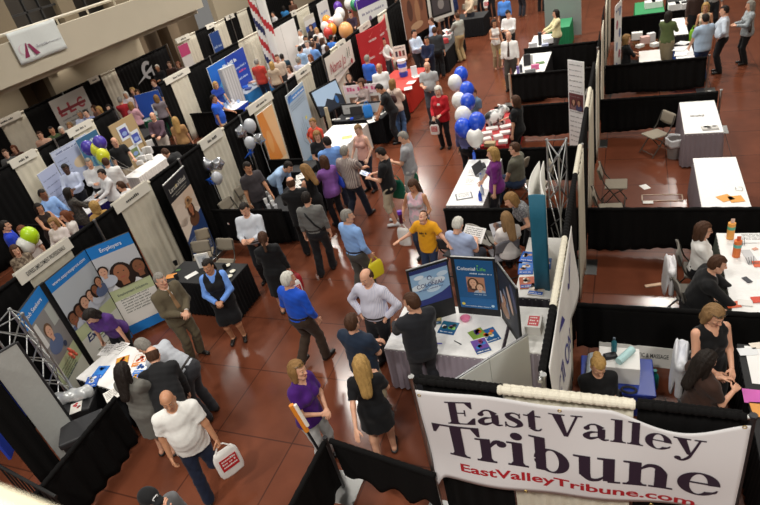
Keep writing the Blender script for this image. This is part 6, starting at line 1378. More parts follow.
# row 3 things
t, F, L, H, mb = board('wall_banner', 'white banner with big red scrawled lettering at the wall drapes', 'banner', (X3+.12, 14.25), (X3+.1, 15.9), .9, 2.15, .01, 'c9c6c0')
for i, c in enumerate('LLC'): F.text(c, L*(.12+.27*i), H*.5, .36, PRINT('a8404a'), 2, width=.3, bold=.03)
F.rect(L*.1, H*.58, L*.9, H*.66, PRINT('8a3038'), 3)
for k in range(3): F.words(L*.12, H*(.36-.1*k), L*.85, .06, PRINT('7a7672'), 3, k)
mb.build('print', None, t)
t, F, L, H, mb = board('pull_up_poster', 'narrow white sign with pink top beside the white wall column', 'poster', (X3+.2, 21.5), (X3+.2, 22.2), .02, 2.0, .02, 'd6d2ce')
F.rect(0, H*.75, L, H, PRINT('c04a78'), 2); F.words(L*.2, H*.4, L*.8, .1, PRINT('8a8684'), 2, 3); mb.build('print', None, t)
t, F, L, H, mb = board('pull_up_poster', 'small blue sign beside the white wall column', 'poster', (X3+.2, 23.9), (X3+.2, 24.7), .1, 1.9, .02)
F.rect(0, 0, L, H, PRINT('2a4a8a')); F.words(L*.1, H*.6, L*.9, .12, PRINT('a9bcd8'), 2, 4); mb.build('print', None, t)
t, F, L, H, mb = dispb('blue and white board standing amid the group by the swoosh drape', (-16.3, 15.9), (-15.6, 16.4), .7, 1.6)
F.rect(0, 0, L, H, PRINT('1f4fb0')); F.rect(L*.5, 0, L*.95, H*.5, PRINT('e2e4ea'), 2); mb.build('print', None, t)
table('table with green cloth beside the swoosh drape group', -16.2, 15.5, -15.4, 16.25, top='2a6a4a', skirt='1f6244', clabel='dark green tablecloth under the swoosh booth papers')
table('black table in front of the purple-grey shirt person', -15.6, 13.6, -14.6, 14.8, top='1a1a1c', skirt='141416', clabel='black tablecloth in front of the swoosh booth visitors')
for i, (px, py) in enumerate(((146, 100), (142, 104), (163, 108))): p = Vector((-16.0+.22*i, 15.7+.15*i, 0)); sheet_item('paper_sheet', ('white paper by the blue board at the swoosh booth', 'pale paper at the green table edge', 'white paper at the aisle end of the green table')[i], 'paper', p.x, p.y, .757, .3, .35, .4*i, 'dfe2e0', 'text')
# balcony banner
bb = thing('hanging_banner', 'white banner with maroon peak logo over the balcony edge', 'banner', (-15.7, 12.75, 3.86))
mb = MB(); mb.sheet(lambda u, v: (.03+.012*math.sin(u*9+v*3), -.9+1.72*u+.1*(1-v)*0, .02+.86*v), 18, 8, .004); bbc = mb.build('cloth', mat('dde2e0', .5, kind='cloth'), bb, smooth=True)
mb = MB(); F = Face(mb, (.056, -.9, .02), (0, 1, 0), (0, 0, 1)); mr = PRINT('8a2a55'); F.poly([(.2, .14), (.36, .14), (.44, .5), (.4, .5)], mr, 3); F.poly([(.46, .46), (.54, .46), (.74, .14), (.58, .14)], mr, 4)
F.text('lbrecia', .72, .3, .08, PRINT('8d8a94'), 2, width=.4); F.words(1.14, .31, 1.62, .035, PRINT('a9a8ae'), 2, 4); F.disc(.26, .36, .14, .14, PRINT('d8c4cc'), 0); F.disc(.28, .36, .125, .13, PRINT('dde2e0'), 1); mb.build('printed_logo', None, bbc)
for y in (-.86, .78): mb = MB(); mb.tube([(.02, y, .86), (-.12, y, .9)], .008, 6); mb.build('tie_cord', WHITE(), bb)
# ------------------------------------------------------------------ far end beyond the red pop-up wall
t, F, L, H, mb = board('wall_banner', 'brown picture poster hung high at the far booths', 'poster', (-8.0, 22.2), (-7.6, 24.0), .9, 2.5, .02)
F.rect(0, 0, L, H, PRINT('8a5a44')); F.clip = (0, 0, L, H)
for k, (x, y, a, b, c) in enumerate(((.3, .6, .2, .4, '5a3a30'), (.6, .5, .2, .45, 'a87a5a'), (.8, .65, .14, .3, '6a4436'), (.5, .2, .5, .14, 'c09a7a'))): F.disc(L*x, H*y, a, b, PRINT(c), 2+k)
F.clip = None; mb.build('print', None, t)
t, F, L, H, mb = board('framed_picture', 'black and white framed picture leaning at the far booth', 'picture', (-7.7, 24.6), (-6.9, 25.6), .95, 2.1, .03, 'd2cfc8')
F.rect(.12, .12, L-.12, H-.12, PRINT('1a1a1c')); F.rect(.2, .2, L-.2, H-.2, PRINT('4a464a'), 2); F.disc(L*.5, H*.5, .16, .2, PRINT('8f8a88'), 3); mb.build('print', None, t)
table('black table with white things near the khaki trousered man', -6.55, 20.4, -5.98, 23.2, top='171719', skirt='131315', clabel='black tablecloth beside the khaki trousered man')
for i, (px, py, c) in enumerate(((447, 38, 'e6e4e2'), (449, 33, 'd8d8d8'), (444, 42, 'c8474a'), (440, 20, 'e6e4de'))): p = at(px, py, .8); box_item('giveaway_box', ('white giveaway box on the far black table', 'grey giveaway box behind the white one', 'red and white giveaway box at the near end', 'large white bundle under the framed picture')[i], 'box', p.x, p.y, .757, (.3, .24, .16), .3*i, c)
table('far high black table with a metal leg by the aisle', -6.9, 25.2, -5.6, 26.4, top='1b1b1d', skirt='151517', clabel='black tablecloth at the far aisle corner')
for i, (px, py) in enumerate(((471, 8), (463, 12))): chair(('grey folding chair at the far aisle corner', 'grey folding chair facing the far black table')[i], *at(px, py, .6).xy, 200)
# ------------------------------------------------------------------ booths left of the long drape wall
table('table with red cloth loaded with white trays and a spotted toy', -3.2, 12.0, -2.45, 14.3, top='b32b30', skirt='a8262c', clabel='red tablecloth under white trays and a spotted toy')
r_ = random.Random(5)
labs = ['white tray at the near end of the red table', 'white tray second from the near end of the red table', 'white tray third along the red table', 'white card stack in the middle of the red table', 'white tray beside the woman in black at the red table', 'white box near the balloons on the red table', 'white cup tray under the spotted toy', 'tan basket at the near edge of the red table', 'white leaflet rack near the spotted toy']
for i, (px, py) in enumerate(((503, 141), (487, 134), (492, 128), (498, 137), (505, 132), (485, 140), (500, 122), (490, 144), (506, 126))): p = at(px, py, .8); box_item('tray', labs[i], 'tray', p.x, p.y, .757, (.2+.04*(i % 3), .16, .06+.03*(i % 2)), r_.uniform(-.5, .5), 'e9e6e2' if i != 7 else 'b9a27a', .01)
F_ = Field((-.4, -.3, -.02), (.4, .3, .5), .016); F_.ell((0, 0, .2), (.26, .16, .17), k=.03); F_.ell((.24, 0, .32), (.12, .11, .11), k=.04); F_.ell((.34, 0, .28), (.06, .07, .06), k=.03)
for q in (-1, 1): F_.ell((.2, q*.12, .4), (.03, .06, .025), k=.02); F_.cone((-.14, q*.09, .12), (-.14, q*.1, 0), .05, .05, .03); F_.cone((.14, q*.09, .12), (.14, q*.1, 0), .05, .05, .03)
V, Q = F_.mesh(); o = mesh_np('inflatable_cow', V, Q, mat('efefec', .4, kind='print', col2='1a1a1c', scale=5), smooth=True); p = at(494, 117, .95); o.location = (p.x, p.y, .757); o.rotation_euler = (0, 0, .6); tag(o, 'black and white spotted toy cow on the red table', 'toy')
table('skirted white table of the purple bloused woman', -3.12, 9.3, -2.42, 11.3, top='f2f1ef', skirt='8f8a8c', clabel='white tablecloth with grey skirt before the purple bloused woman')
for i, (px, py, w_, h_, lab) in enumerate(((464, 196, .32, .26, 'dark framed clipboard sheet at the near end of the white table'), (470, 181, .22, .28, 'white form sheet in the middle of the white table'), (473, 172, .24, .3, 'white form sheet further up the white table'))): p = at(px, py, .757); sheet_item('form_sheet', lab, 'paper', p.x, p.y, .756, w_, h_, .35 if i == 0 else .1, ('6a6c6e', 'f4f3f0', 'f4f3f0')[i], 'text')
p = at(464, 196, .757); sheet_item('paper_sheet', 'white sheet held on the framed clipboard', 'paper', p.x, p.y, .7605, .27, .21, .35, 'eeeeec', 'text')
p = at(481, 165, .8); t = thing('telephone', 'black desk telephone beside the blonde purple bloused woman', 'telephone', (p.x, p.y, .756), .4); mb = MB(); mb.box((-.09, -.1, 0), (.09, .1, .05)); mb.build('base', mat('1b1b1e', .4), t, bevel=.01); mb = MB(); mb.tube([(-.05, -.11, .06), (-.05, -.06, .085), (-.05, .06, .085), (-.05, .11, .06)], .022, 8); mb.build('handset', mat('151517', .35), t)
p = at(484, 172, .8); lp = thing('laptop', 'grey laptop in front of the purple bloused woman', 'laptop', (p.x, p.y, .756), 1.2); mb = MB(); mb.box((-.16, -.11, 0), (.16, .11, .02)); mb.build('base', mat('6a6b6e', .4), lp, bevel=.004)
mb = MB(); mb.add([(-.16, .11, .02), (.16, .11, .02), (.16, .17, .22), (-.16, .17, .22), (-.16, .12, .02), (.16, .12, .02), (.16, .18, .22), (-.16, .18, .22)], [(0, 1, 2, 3), (7, 6, 5, 4), (0, 4, 5, 1), (1, 5, 6, 2), (2, 6, 7, 3), (3, 7, 4, 0)]); mb.build('lid', mat('4a4b4e', .35), lp)
for px, py, lab, c in ((474, 155, 'blue capped water bottle under the white heart balloon', '3a66d8'), (480, 196, 'blue bottle at the near corner of the white table', '2a4fc8'), (482, 190, 'clear bottle behind the blue bottle near corner', 'aeb8c8'), (481, 178, 'clear water bottle near the grey laptop', 'b4bcc6'), (479, 150, 'navy and red can pile under the balloons', '3a3f6a')): p = at(px, py, .85); bottle(lab, p.x, p.y, .756, .2, .035, c)
p = at(480, 150, .9)
for i, (px, py, z, c, heart, lab) in enumerate(((461, 75, 1.95, '1f52d8', 0, 'blue balloon at the very top of the aisle column'), (455, 83, 1.85, 'e9e8e4', 0, 'white balloon just under the top blue one'), (467, 90, 1.75, '1f52d8', 0, 'blue balloon third down the aisle column'), (459, 101, 1.65, 'e9e8e4', 0, 'white balloon in the middle of the aisle column'), (468, 102, 1.65, '1f4fd0', 0, 'blue balloon half behind the middle white one'), (463, 116, 1.5, 'e9e8e4', 0, 'large white balloon low in the aisle column'), (477, 122, 1.45, '1f52d8', 0, 'large blue balloon low in the aisle column'), (463, 128, 1.35, '1f52d8', 0, 'blue balloon at the bottom of the aisle column'), (475, 138, 1.25, 'e6e4e0', 1, 'white heart shaped balloon hanging lowest'))): balloon(lab, at(px, py, z), c, .185 if i in (5, 6, 7, 8) else .17, bool(heart), string=(p.x, p.y, .95))
ch = chair('tan folding chair of the seated man in olive tee', *at(512, 175, .5).xy, 285); chair('grey folding chair in the dark behind the teal ended display', *at(536, 172, .7).xy, 250); chair('grey folding chair with curved back behind the white-haired reader', *at(487, 224, .75).xy, 30, seat='8f8a82'); chair('dark chair of the white-haired reader', *at(457, 245, .6).xy, 20, seat='2a2a2e', frame='1c1c1e'); chair('grey chair of the long haired girl reading', *at(502, 246, .6).xy, 330, seat='77757a'); chair('grey folding chair beside the pull-up poster', *at(574, 106, .5).xy, 270, seat='77736c')
chair('tan folding chair near the standing patterned-top woman', *at(527, 205, .6).xy, 250, seat='8c8478')
# gadget table and cream cardigan table
table('black draped table of gadgets and pink card', -3.05, 16.75, -2.2, 19.0, top='e9e7e4', skirt='161618', clabel='white top over black cloth with gadgets and pink card', drop=.02)
for i, (px, py, s_, c, lab) in enumerate(((527, 62, (.2, .12, .32), '1d1d20', 'black upright box on the gadget table'), (531, 60, (.12, .1, .26), 'e2e2e0', 'white upright box beside the black one'), (535, 66, (.22, .1, .14), 'd86a9a', 'pink card stand on the gadget table'), (518, 70, (.08, .08, .2), '6a5a9a', 'purple bottle box at the near corner of the gadget table'), (521, 69, (.08, .08, .22), '3a3a44', 'dark bottle box beside the purple one'), (540, 60, (.25, .2, .02), '5a7a4a', 'green tablet lying on the gadget table'), (530, 69, (.3, .1, .08), '6a6a6c', 'grey tray on the gadget table'))): p = at(px, py, .85); box_item('gadget_box', lab, 'box', p.x, p.y, .757, s_, .2, c)
table('white table of samples in front of the cream cardigan woman', -3.0, 19.35, -2.42, 21.2, top='eceae6', skirt='1a1a1c', clabel='white cloth under samples before the cream cardigan woman')
for i, (px, py, c, s_) in enumerate(((540, 42, '2a2a30', (.1, .1, .4)), (533, 46, 'd9d9dc', (.24, .2, .2)), (545, 45, 'b4bcd8', (.2, .14, .14)), (548, 40, 'e2e2e2', (.3, .24, .16)))): p = at(px, py, .85); box_item('sample_box', ('tall dark sample box on the white sample table', 'pale sample box at the near end of the white sample table', 'light blue sample box before the cream cardigan woman', 'white sample box further back on the sample table')[i], 'box', p.x, p.y, .757, s_, .3, c)
table('small green covered table behind the sample table', -2.6, 21.9, -1.9, 23.2, top='2a8a5a', skirt='257a50', clabel='green tablecloth behind the sample table')
t, F, L, H, mb = dispb('grey tall panel behind the green covered table', (-2.9, 23.4), (-1.6, 23.4), .05, 2.1); F.rect(0, 0, L, H, PRINT('8a9490')); mb.build('print', None, t)
# posters on the long wall
t, F, L, H, mb = board('pull_up_poster', 'white pull-up poster with small print and photo by the long drape wall', 'poster', (-1.2, 13.2), (-.85, 12.9), .02, 2.15, .015)
for k in range(16):
    if not .5 < 1-.06*k < .64: F.words(L*.1, H*(.95-.055*k), L*.9, .03, PRINT('9a9896'), 2, k)
F.rect(L*.05, H*.48, L*.95, H*.66, PRINT('6a3a3a'), 2); F.clip = (L*.05, H*.48, L*.95, H*.66); F.portrait(L*.35, H*.57, .05, PRINT('c69a80'), DK2, PRINT('8a6a6a'), True, 3); F.portrait(L*.7, H*.57, .05, PRINT('b98a6c'), DK2, PRINT('4a4a6a'), False, 8); F.clip = None; mb.build('print', None, t); feet(t, L)
t, F, L, H, mb = board('hanging_sign', 'hanging narrow banner with blue and red print by the curly haired woman', 'banner', (XR+.3, 16.7), (XR+.45, 17.5), .5, 2.35, .012)
for k in range(6): F.disc(L*(.3+.4*(k % 2)), H*(.12+.15*k), .12, .12, PRINT(('3a5a9a', 'a84a5a', '8a9ab8')[k % 3]), 2)
F.words(L*.1, H*.9, L*.9, .06, PRINT('3a4a8a'), 2, 3); mb.build('print', None, t)
# ------------------------------------------------------------------ right-hand booths
table('skirted table nearer the dark rail in the empty booth', 1.17, 9.15, 1.84, 11.0, top='f4f3f1', skirt='8e8288', clabel='white tablecloth with mauve skirt and orange flyers')
table('skirted table further back in the empty booth', 1.1, 12.15, 1.77, 13.9, top='f0efed', skirt='8e8288', clabel='white tablecloth with mauve skirt and a magazine')
for i, (px, py, a) in enumerate(((726, 201, .5), (737, 202, .2))): p = at(px, py, .757); sheet_item('flyer', ('orange flyer tilted at the near end of the empty booth table', 'orange flyer at the aisle corner of the empty booth table')[i], 'flyer', p.x, p.y+.1, .756, .2, .2, a, 'e8a24a')
p = at(739, 189, .76); mb = MB(); mb.tube([(p.x+.05*math.cos(t), p.y+.07*math.sin(t)+.02*math.sin(3*t), .765) for t in np.linspace(0, 6.28, 20)[:-1]], .004, 5, True); tag(mb.build('wire_loop', mat('c9c9c4', .3, .6)), 'thin wire loop lying on the empty booth table', 'wire')
p = at(710, 128, .757); sheet_item('magazine', 'grey magazine at the near end of the far empty table', 'magazine', p.x, p.y, .756, .3, .22, .1, 'b9b6b0', ('8a8682', 'c9c6c0', '6a6662', '9a9690'))
p = at(697, 115, .77); F_ = Field((-.16, -.1, -.01), (.16, .1, .08), .01)
for k in range(5): F_.ell((-.1+.05*k, .02*math.sin(k*3), .02), (.04, .04, .02), k=.01)
V, Q = F_.mesh(); o = mesh_np('crumpled_tissue', V, Q, mat('efefee', .7), smooth=True); o.location = (p.x, p.y, .757); tag(o, 'crumpled white tissue on the far empty table', 'tissue')
tb = thing('trash_bin', 'grey trash bin with white liner beside the far empty table', 'bin', (*at(674, 157, 0).xy, 0))
mb = MB(); mb.lathe([(.13, 0), (.17, .42), (.16, .42), (.12, .01), (.0001, .01)], n=20); mb.build('body', mat('8d8683', .6), tb)
mb = MB(); mb.sheet(lambda u, v: ((.18+.012*math.sin(u*40))*math.cos(u*6.2832), (.18+.012*math.sin(u*40))*math.sin(u*6.2832), .46-.18*v+.012*math.sin(u*25)), 40, 4, .004); mb.build('liner', mat('dedfe0', .4), tb, smooth=True)
chair('folding chair by the white drape strip, facing the empty booth tables', *at(616, 184, .45).xy, 90); chair('folding chair half hidden by the low rail in the empty booth', *at(611, 209, .45).xy, 85); chair('lone folding chair beside the trash bin', *at(655, 134, .45).xy, 235)
p = at(645, 187, 0); sheet_item('paper_card', 'white card dropped on the empty booth floor', 'card', p.x, p.y, .001, .14, .2, .5, 'eceae6')
fb = thing('floor_box', 'open rectangular floor outlet frame in the empty booth', 'outlet', (*at(662, 198, 0).xy, 0)); mb = MB()
for a, b in (((-.36, -.13), (.36, -.11)), ((-.36, .11), (.36, .13)), ((-.36, -.13), (-.34, .13)), ((.34, -.13), (.36, .13))): mb.box((*a, 0), (*b, .012))
mb.build('frame', mat('a8917c', .4, .3), fb); mb = MB(); mb.box((-.34, -.11, 0), (.34, .11, .004)); mb.build('cover', mat('63372a', .25), fb)
p = at(648, 203, 0); sheet_item('paper_card', 'white card beside the floor outlet frame', 'card', p.x, p.y, .014, .1, .18, 1.6, 'dcd8d2')
# booth of the seated pair
table('white table the seated suited man reaches across', 1.3, 6.5, 2.15, 8.4, top='f3f2f0', skirt='5a6058', clabel='white tablecloth with dark green skirt before the suited man')
for i, (px, py) in enumerate(((730, 222), (736, 240))):
    p = at(px, py+16, .76); t = thing('paper_fan_roll', ('orange rolled packet with green band further from suited man', 'orange rolled packet with teal band by the suited man face')[i], 'packet', (p.x, p.y, .757))
    mb = MB(); mb.cyl((0, 0, 0), (0, 0, .26), .05, n=16); mb.build('roll', mat(('eca44a', 'd8702f')[i], .5), t); mb = MB(); mb.cyl((0, 0, .16), (0, 0, .21), .0512, n=16); mb.build('band', mat(('5fae8a', '5faea0')[i], .5), t); mb = MB(); mb.box((-.02, -.003, .24), (.03, .003, .33)); mb.build('tab', mat(('e0c0b0', 'cf5a35')[i], .5), t)
for i, (px, py, a, c, lab) in enumerate(((752, 238, .05, 'f0efee', 'large white sheet at the far edge of the reach table'), (749, 256, .2, 'c9c9cb', 'silver grey packet lying on the reach table'), (757, 264, .1, 'd8603a', 'red printed card at the table edge'), (755, 249, .6, 'd8a08a', 'small pink card on the reach table'), (747, 280, .5, '3a3c44', 'dark phone in front of the suited man'), (733, 305, .3, 'cf5a35', 'orange leaflet near the low rail'), (745, 303, -.1, 'e4e2de', 'white leaflet corner near the low rail'), (757, 300, .2, 'cf4a35', 'red leaflet at the frame edge of the reach table'))): p = at(px, py, .757); sheet_item('leaflet', lab, 'leaflet', p.x, p.y, .7565+.0008*i, (.3, .12, .1, .07, .07, .16, .16, .12)[i], (.26, .3, .14, .05, .13, .12, .12, .12)[i], a, c, 'text' if i in (0, 2) else None)
for i, (px, py) in enumerate(((741, 243), (750, 262))): p = at(px, py, .76); mb = MB(); [mb.cyl((.02*k-.03, 0, .005), (.03*k-.05, .12, .03+.01*k), .004, n=6) for k in range(4)]; o = mb.build('pen_set', mat('8a8f96', .3, .7)); o.location = (p.x, p.y, .757); tag(o, ('silver pens fanned beside the orange packet', 'silver pens fanned on the grey packet')[i], 'pen')
chair('folding chair of the white bloused woman', *at(700, 262, .6).xy, 92, seat='6f6a62'); cj = chair('folding chair hung with a white jacket', *at(693, 284, .6).xy, 85, seat='6f6a62'); chair('folding chair of the suited man at the reach table', *at(697, 300, .5).xy, 70, seat='6f6a62')
F_ = Field((-.32, -.2, -.5), (.32, .2, .2), .014); F_.cone((-.2, 0, .03), (.2, 0, .03), .055, .055, .04, R=np.eye(3), ky=.9); F_.cone((0, -.06, 0), (0, -.08, -.38), .22, .2, .04, R=np.eye(3), ky=.16); F_.cone((0, .05, 0), (0, .07, -.2), .2, .16, .04, R=np.eye(3), ky=.16); F_.cone((.2, 0, .0), (.25, .0, -.4), .05, .04, .04); X, Y, Z = F_.grid(); F_.f += (.008*np.sin(X*38+Z*9)).astype(np.float32); V, Q = F_.mesh()
for nm, lab, ch_, col, cat_ in (('jacket', 'white jacket hung over a folding chair back', cj, 'e4e2e4', 'jacket'),):
    o = mesh_np(nm, V*.8, Q, mat(col, .75, kind='cloth'), smooth=True); c, q = math.cos(ch_.rotation_euler.z), math.sin(ch_.rotation_euler.z); o.location = (ch_.location.x+.3*q, ch_.location.y-.3*c, .9); o.rotation_euler = (0, 0, ch_.rotation_euler.z); tag(o, lab, cat_)
a, b = at(645, 287, 0), at(671, 283, 0); mb = MB(); L_ = (b-a).length; mb.box((-L_/2, -.03, 0), (L_/2, .03, .02)); o = mb.build('wood_strip', mat('dcb99a', .6), bevel=.003); o.location = ((a.x+b.x)/2, (a.y+b.y)/2, .001); o.rotation_euler = (0, 0, math.atan2(b.y-a.y, b.x-a.x)); tag(o, 'pale wood strip lying on the floor behind the jacket chair', 'strip')
# massage booth
table('black table at the frame edge with pink and orange sheets', 1.28, 4.1, 2.2, 5.95, top='1a1a1c', skirt='141416', clabel='black tablecloth with pink and orange sheets')
sheet_item('table_runner', 'white cloth laid across the far half of the black table', 'cloth', 1.77, 5.62, .7565, .86, .6, 0, 'f0efed'); 
for i, (px, py, c, w_, h_, lab) in enumerate(((755, 397, 'd45fb8', .22, .2, 'bright pink sheet on the black table'), (759, 410, 'eaa04a', .14, .2, 'orange sheet next to the pink one'), (748, 352, 'e2e4e6', .2, .12, 'white folded tissue by the tank top woman hands'), (757, 346, 'e9ded0', .14, .1, 'cream note at the far edge of the white cloth'))): p = at(px, py, .757); sheet_item('paper_sheet', lab, 'paper', p.x, p.y, .762, w_, h_, .1*i, c)
p = at(606, 377, .3); ct = thing('storage_tub', 'navy blue plastic tub of massage supplies behind the black drape', 'tub', (-.02, 5.55, 0), .05)
mb = MB(); mb.add([(-.34, -.24, 0), (.34, -.24, 0), (.34, .24, 0), (-.34, .24, 0), (-.4, -.29, .42), (.4, -.29, .42), (.4, .29, .42), (-.4, .29, .42)], [(0, 3, 2, 1), (4, 5, 6, 7), (0, 1, 5, 4), (1, 2, 6, 5), (2, 3, 7, 6), (3, 0, 4, 7)]); mb.build('body', mat('1d2f7a', .4), ct, bevel=.02)
mb = MB(); mb.box((-.42, -.31, .42), (.42, .31, .46)); mb.build('lid', mat('223a92', .35), ct, bevel=.01)
box_item('white_box', 'white cardboard box on the navy tub', 'box', .0, 5.58, .46, (.46, .36, .26), .02, 'e6e4e0', .006)
p = at(591, 352, .7); mb = MB(); mb.tube([(0, -.2, .07), (0, .2, .07)], .075, 14); o = mb.build('towel_roll', mat('aab2ba', .5), smooth=False); o.location = (-.3, 5.55, .46); tag(o, 'grey rolled sheet strapped beside the white box', 'roll')
bottle('teal bottle standing on the white box', -.06, 5.68, .72, .22, .035, '2a6a78', '3a4a5a'); mb = MB(); mb.tube([(-.14, 0, .05), (.14, 0, .05)], .045, 14); o = mb.build('hand_towel', mat('b9dfe0', .7, kind='cloth')); o.location = (.07, 5.58, .72); o.rotation_euler = (0, 0, 1.0); tag(o, 'pale teal rolled hand towel on the white box', 'towel')
box_item('hand_massager', 'black hand massager on the white box', 'tool', -.1, 5.56, .72, (.16, .09, .06), .4, '17171a', .02); mb = MB(); mb.tube([(.05*math.cos(t)*1.6, .05*math.sin(t), .02) for t in np.linspace(0, 6.28, 20)[:-1]], .016, 6, True); o = mb.build('cable_coil', mat('2a2a33', .4)); o.location = (.12, 5.3, .46); tag(o, 'coiled dark cable hanging at the white box front', 'cable')
sn = thing('floor_sign', 'white board sign with dark capitals leaning on the low drape', 'sign', (.36, 6.22, 0), -.03)
mb = MB(); mb.use(mat('e4e2dc', .5)); mb.add([(-.62, 0, 0), (.62, 0, 0), (.62, .09, .26), (-.62, .09, .26), (-.62, .02, 0), (.62, .02, 0), (.62, .11, .26), (-.62, .11, .26)], [(0, 1, 2, 3), (7, 6, 5, 4), (0, 4, 5, 1), (1, 5, 6, 2), (2, 6, 7, 3), (3, 7, 4, 0)])
F = Face(mb, (-.62, 0, 0), (1, 0, 0), (0, .09, .26)); F.text('CHIROPRACTIC & MASSAGE', .2, .13, .06, PRINT('3a3a3a'), 2, width=.66, bold=.015); F.words(1.05, .04, 1.2, .025, PRINT('6a6a6a'), 2, 2); mb.build('print', None, sn)
bottle('teal drinking tumbler on the floor by the sign', .42, 5.85, 0, .3, .055, '1f9a90', '1f8a82', 'tumbler'); purse('dark brown shoulder bag on the floor beside the navy tub', (.5, 5.2, 0), '3a281c', .34, .34, 1.4)
cw = chair('folding chair draped with a white cloth beside the tank top woman', .95, 5.55, 95, seat='7a756c'); o = mesh_np('white_cloth', V*.95, Q, mat('e2e4ea', .75, kind='cloth'), smooth=True); o.location = (.66, 5.53, .86); o.rotation_euler = (0, 0, cw.rotation_euler.z); tag(o, 'white cloth draped over the chair beside the tank top woman', 'cloth')
chair('dark chair of the blonde with a bun', .0, 4.55, 150, seat='2a2a2c', frame='1a1a1c'); chair('dark chair of the curly haired person in brown', .95, 4.75, 80, seat='2a2a2c', frame='1a1a1c')
# booth of the curly haired woman
table('grey skirted table of the curly haired woman', .3, 17.0, .82, 18.1, top='e2dfda', skirt='6b645f', clabel='white cloth with brown-grey skirt before the curly haired woman')
table('white table behind the woman in green', .95, 19.4, 1.62, 21.3, top='eeecea', skirt='2a2a2c', clabel='white tablecloth behind the woman in green')
table('blue covered table beside the pale blue shirt man', 1.2, 16.9, 1.62, 18.2, top='e6e6e6', skirt='2a4f9a', clabel='white top over blue cloth beside the pale blue shirt man')
for i, (px, py, c, s_) in enumerate(((637, 36, 'eceae6', (.3, .2, .2)), (645, 40, 'd8b0a8', (.24, .2, .2)), (651, 38, 'e6e6ea', (.2, .16, .24)), (655, 43, 'efece6', (.2, .2, .1)), (640, 44, 'e9e6e2', (.2, .16, .08)), (683, 40, 'efefee', (.3, .3, .02)), (680, 46, 'efefee', (.3, .3, .02)), (681, 51, 'e9e9ea', (.3, .3, .02)))): p = at(px, py, .85); box_item('display_card', ('white upright card by the curly haired woman', 'pink gift box on the curly haired woman table', 'white bottle box on the curly haired woman table', 'white tray at the far end of the skirted table', 'white tray nearest the curly haired woman hands', 'white sheet stack furthest on the blue covered table', 'white sheet stack in the middle of the blue covered table', 'white sheet stack nearest the blue cloth edge')[i], 'card', p.x, p.y, .757, s_, .2*i, c)
table('table with bright green cloth at the top booth', .2, 22.4, 1.1, 24.2, top='1f8a4f', skirt='1c7f48', clabel='bright green tablecloth under white boxes'); table('black table with white printed boxes at the top booth', 1.25, 22.6, 2.4, 24.4, top='1a1a1c', skirt='151517', clabel='black tablecloth under white printed boxes')
for i, (px, py) in enumerate(((650, 3), (657, 2), (674, 5), (681, 4), (687, 4))): p = at(px, py, .9); box_item('white_box', ('white box at the near end of the bright green cloth', 'white box second on the bright green cloth', 'white printed box first on the black table at the top', 'white printed box second on the black table at the top', 'white printed box third on the black table at the top')[i], 'box', p.x, p.y, .757, (.34, .4, .2), .05, 'e6e6e4')
# orange-topped upright sign by the corner rail
sp = thing('floor_marker', 'orange flag sign on a black pole beside the corner rail', 'sign', (-3.35, 3.75, 0))
A_, B_ = at(291, 405, 1.45)-sp.location, at(307, 431, 1.05)-sp.location; D_ = B_-A_
mb = MB(); mb.tube([B_-D_*.1, B_+D_*1.9], .016, 8); mb.build('pole', mat('17171a', .5), sp)
mb = MB(); mb.tube([A_, B_], .03, 8); mb.build('flag', mat('e08a2a', .5), sp)
mb = MB(); mb.tube([A_+Vector((.045, .01, 0)), A_+D_*.8+Vector((.045, .01, 0))], .022, 8); mb.build('flag_edge', mat('ece6da', .5), sp)
# ------------------------------------------------------------------ the visitors and exhibitors
PP = {}
def P_(key, *a, **k): PP[key] = person(*a, **k); return PP[key]
stripe = lambda c, c2, sc=14, d='X': mat(c, .8, kind='stripe', col2=c2, scale=sc, dir=d)
prnt = lambda c, c2, sc=30: mat(c, .8, kind='print', col2=c2, scale=sc)
# --- nearest aisle
P_('tan', 158, 274, 'man in tan suit and tie standing with hands clasped by the hiring display', 105, suit='5f5542', legs='5f5542', top='e6e4de', extra={'tie': '8a6a4a'}, arms=('clasp', 'clasp'), hc='grey', wide=1.25, look=4)
P_('vest', 205, 261, 'woman in light blue shirt under black dress beside the black table', 150, h=1.68, sex='f', top='6f9be6', vest='131316', lower='skirt', legs='131316', arms=('clasp', 'clasp'), hair='pony', hc='dark', skin='tan', wide=1.15, turn=20, skirt_hem=.48)
P_('royal', 287, 272, 'man in royal blue shirt and brown trousers walking away', 12, top='1a4fc0', legs='3a2c22', hc='white', step=.17, wide=1.25, turn=15, arms=((.24, .16, .92), (.24, .1, .88)))
P_('hips', 363, 272, 'balding man in pale striped shirt standing with hands on hips', 185, topmat=stripe('dad8e2', 'b4b6cc', 16), legs='16171c', hair='ring', hc='brown', arms=('hip', 'hip'), hands=('grip', 'grip'), wide=1.25, turn=10, look=16)
P_('navytee', 351, 314, 'man in dark navy tee and khaki trousers seen from behind', 8, top='1d2a3d', sleeve='short', legs='a89a80', hc='brown', hem=.86, wide=1.2, arms=('cross', 'clasp'), shoe='4a3c30')
P_('lean', 359, 356, 'blonde woman in short black dress resting a hand on the low rail', 338, h=1.7, sex='f', top='101013', sleeve='short', lower='dress', legs='101013', hair='long', hc='blond', wide=1.15, skirt_hem=.62, arms=(('w', *at(357, 440, .93)), 'hold'), hands=('flat', 'relax'), look=10, step=.1)
P_('purple', 296, 362, 'blonde woman in purple v-neck tee with sunglasses on her head', 95, h=1.7, sex='f', top='45176f', sleeve='short', hair='bob', hc='light', legs='b4b3b2', arms=('clasp', 'clasp'), neck=1.25, hem=.86, wide=1.15, glasses='head', look=0, tilt=-6)
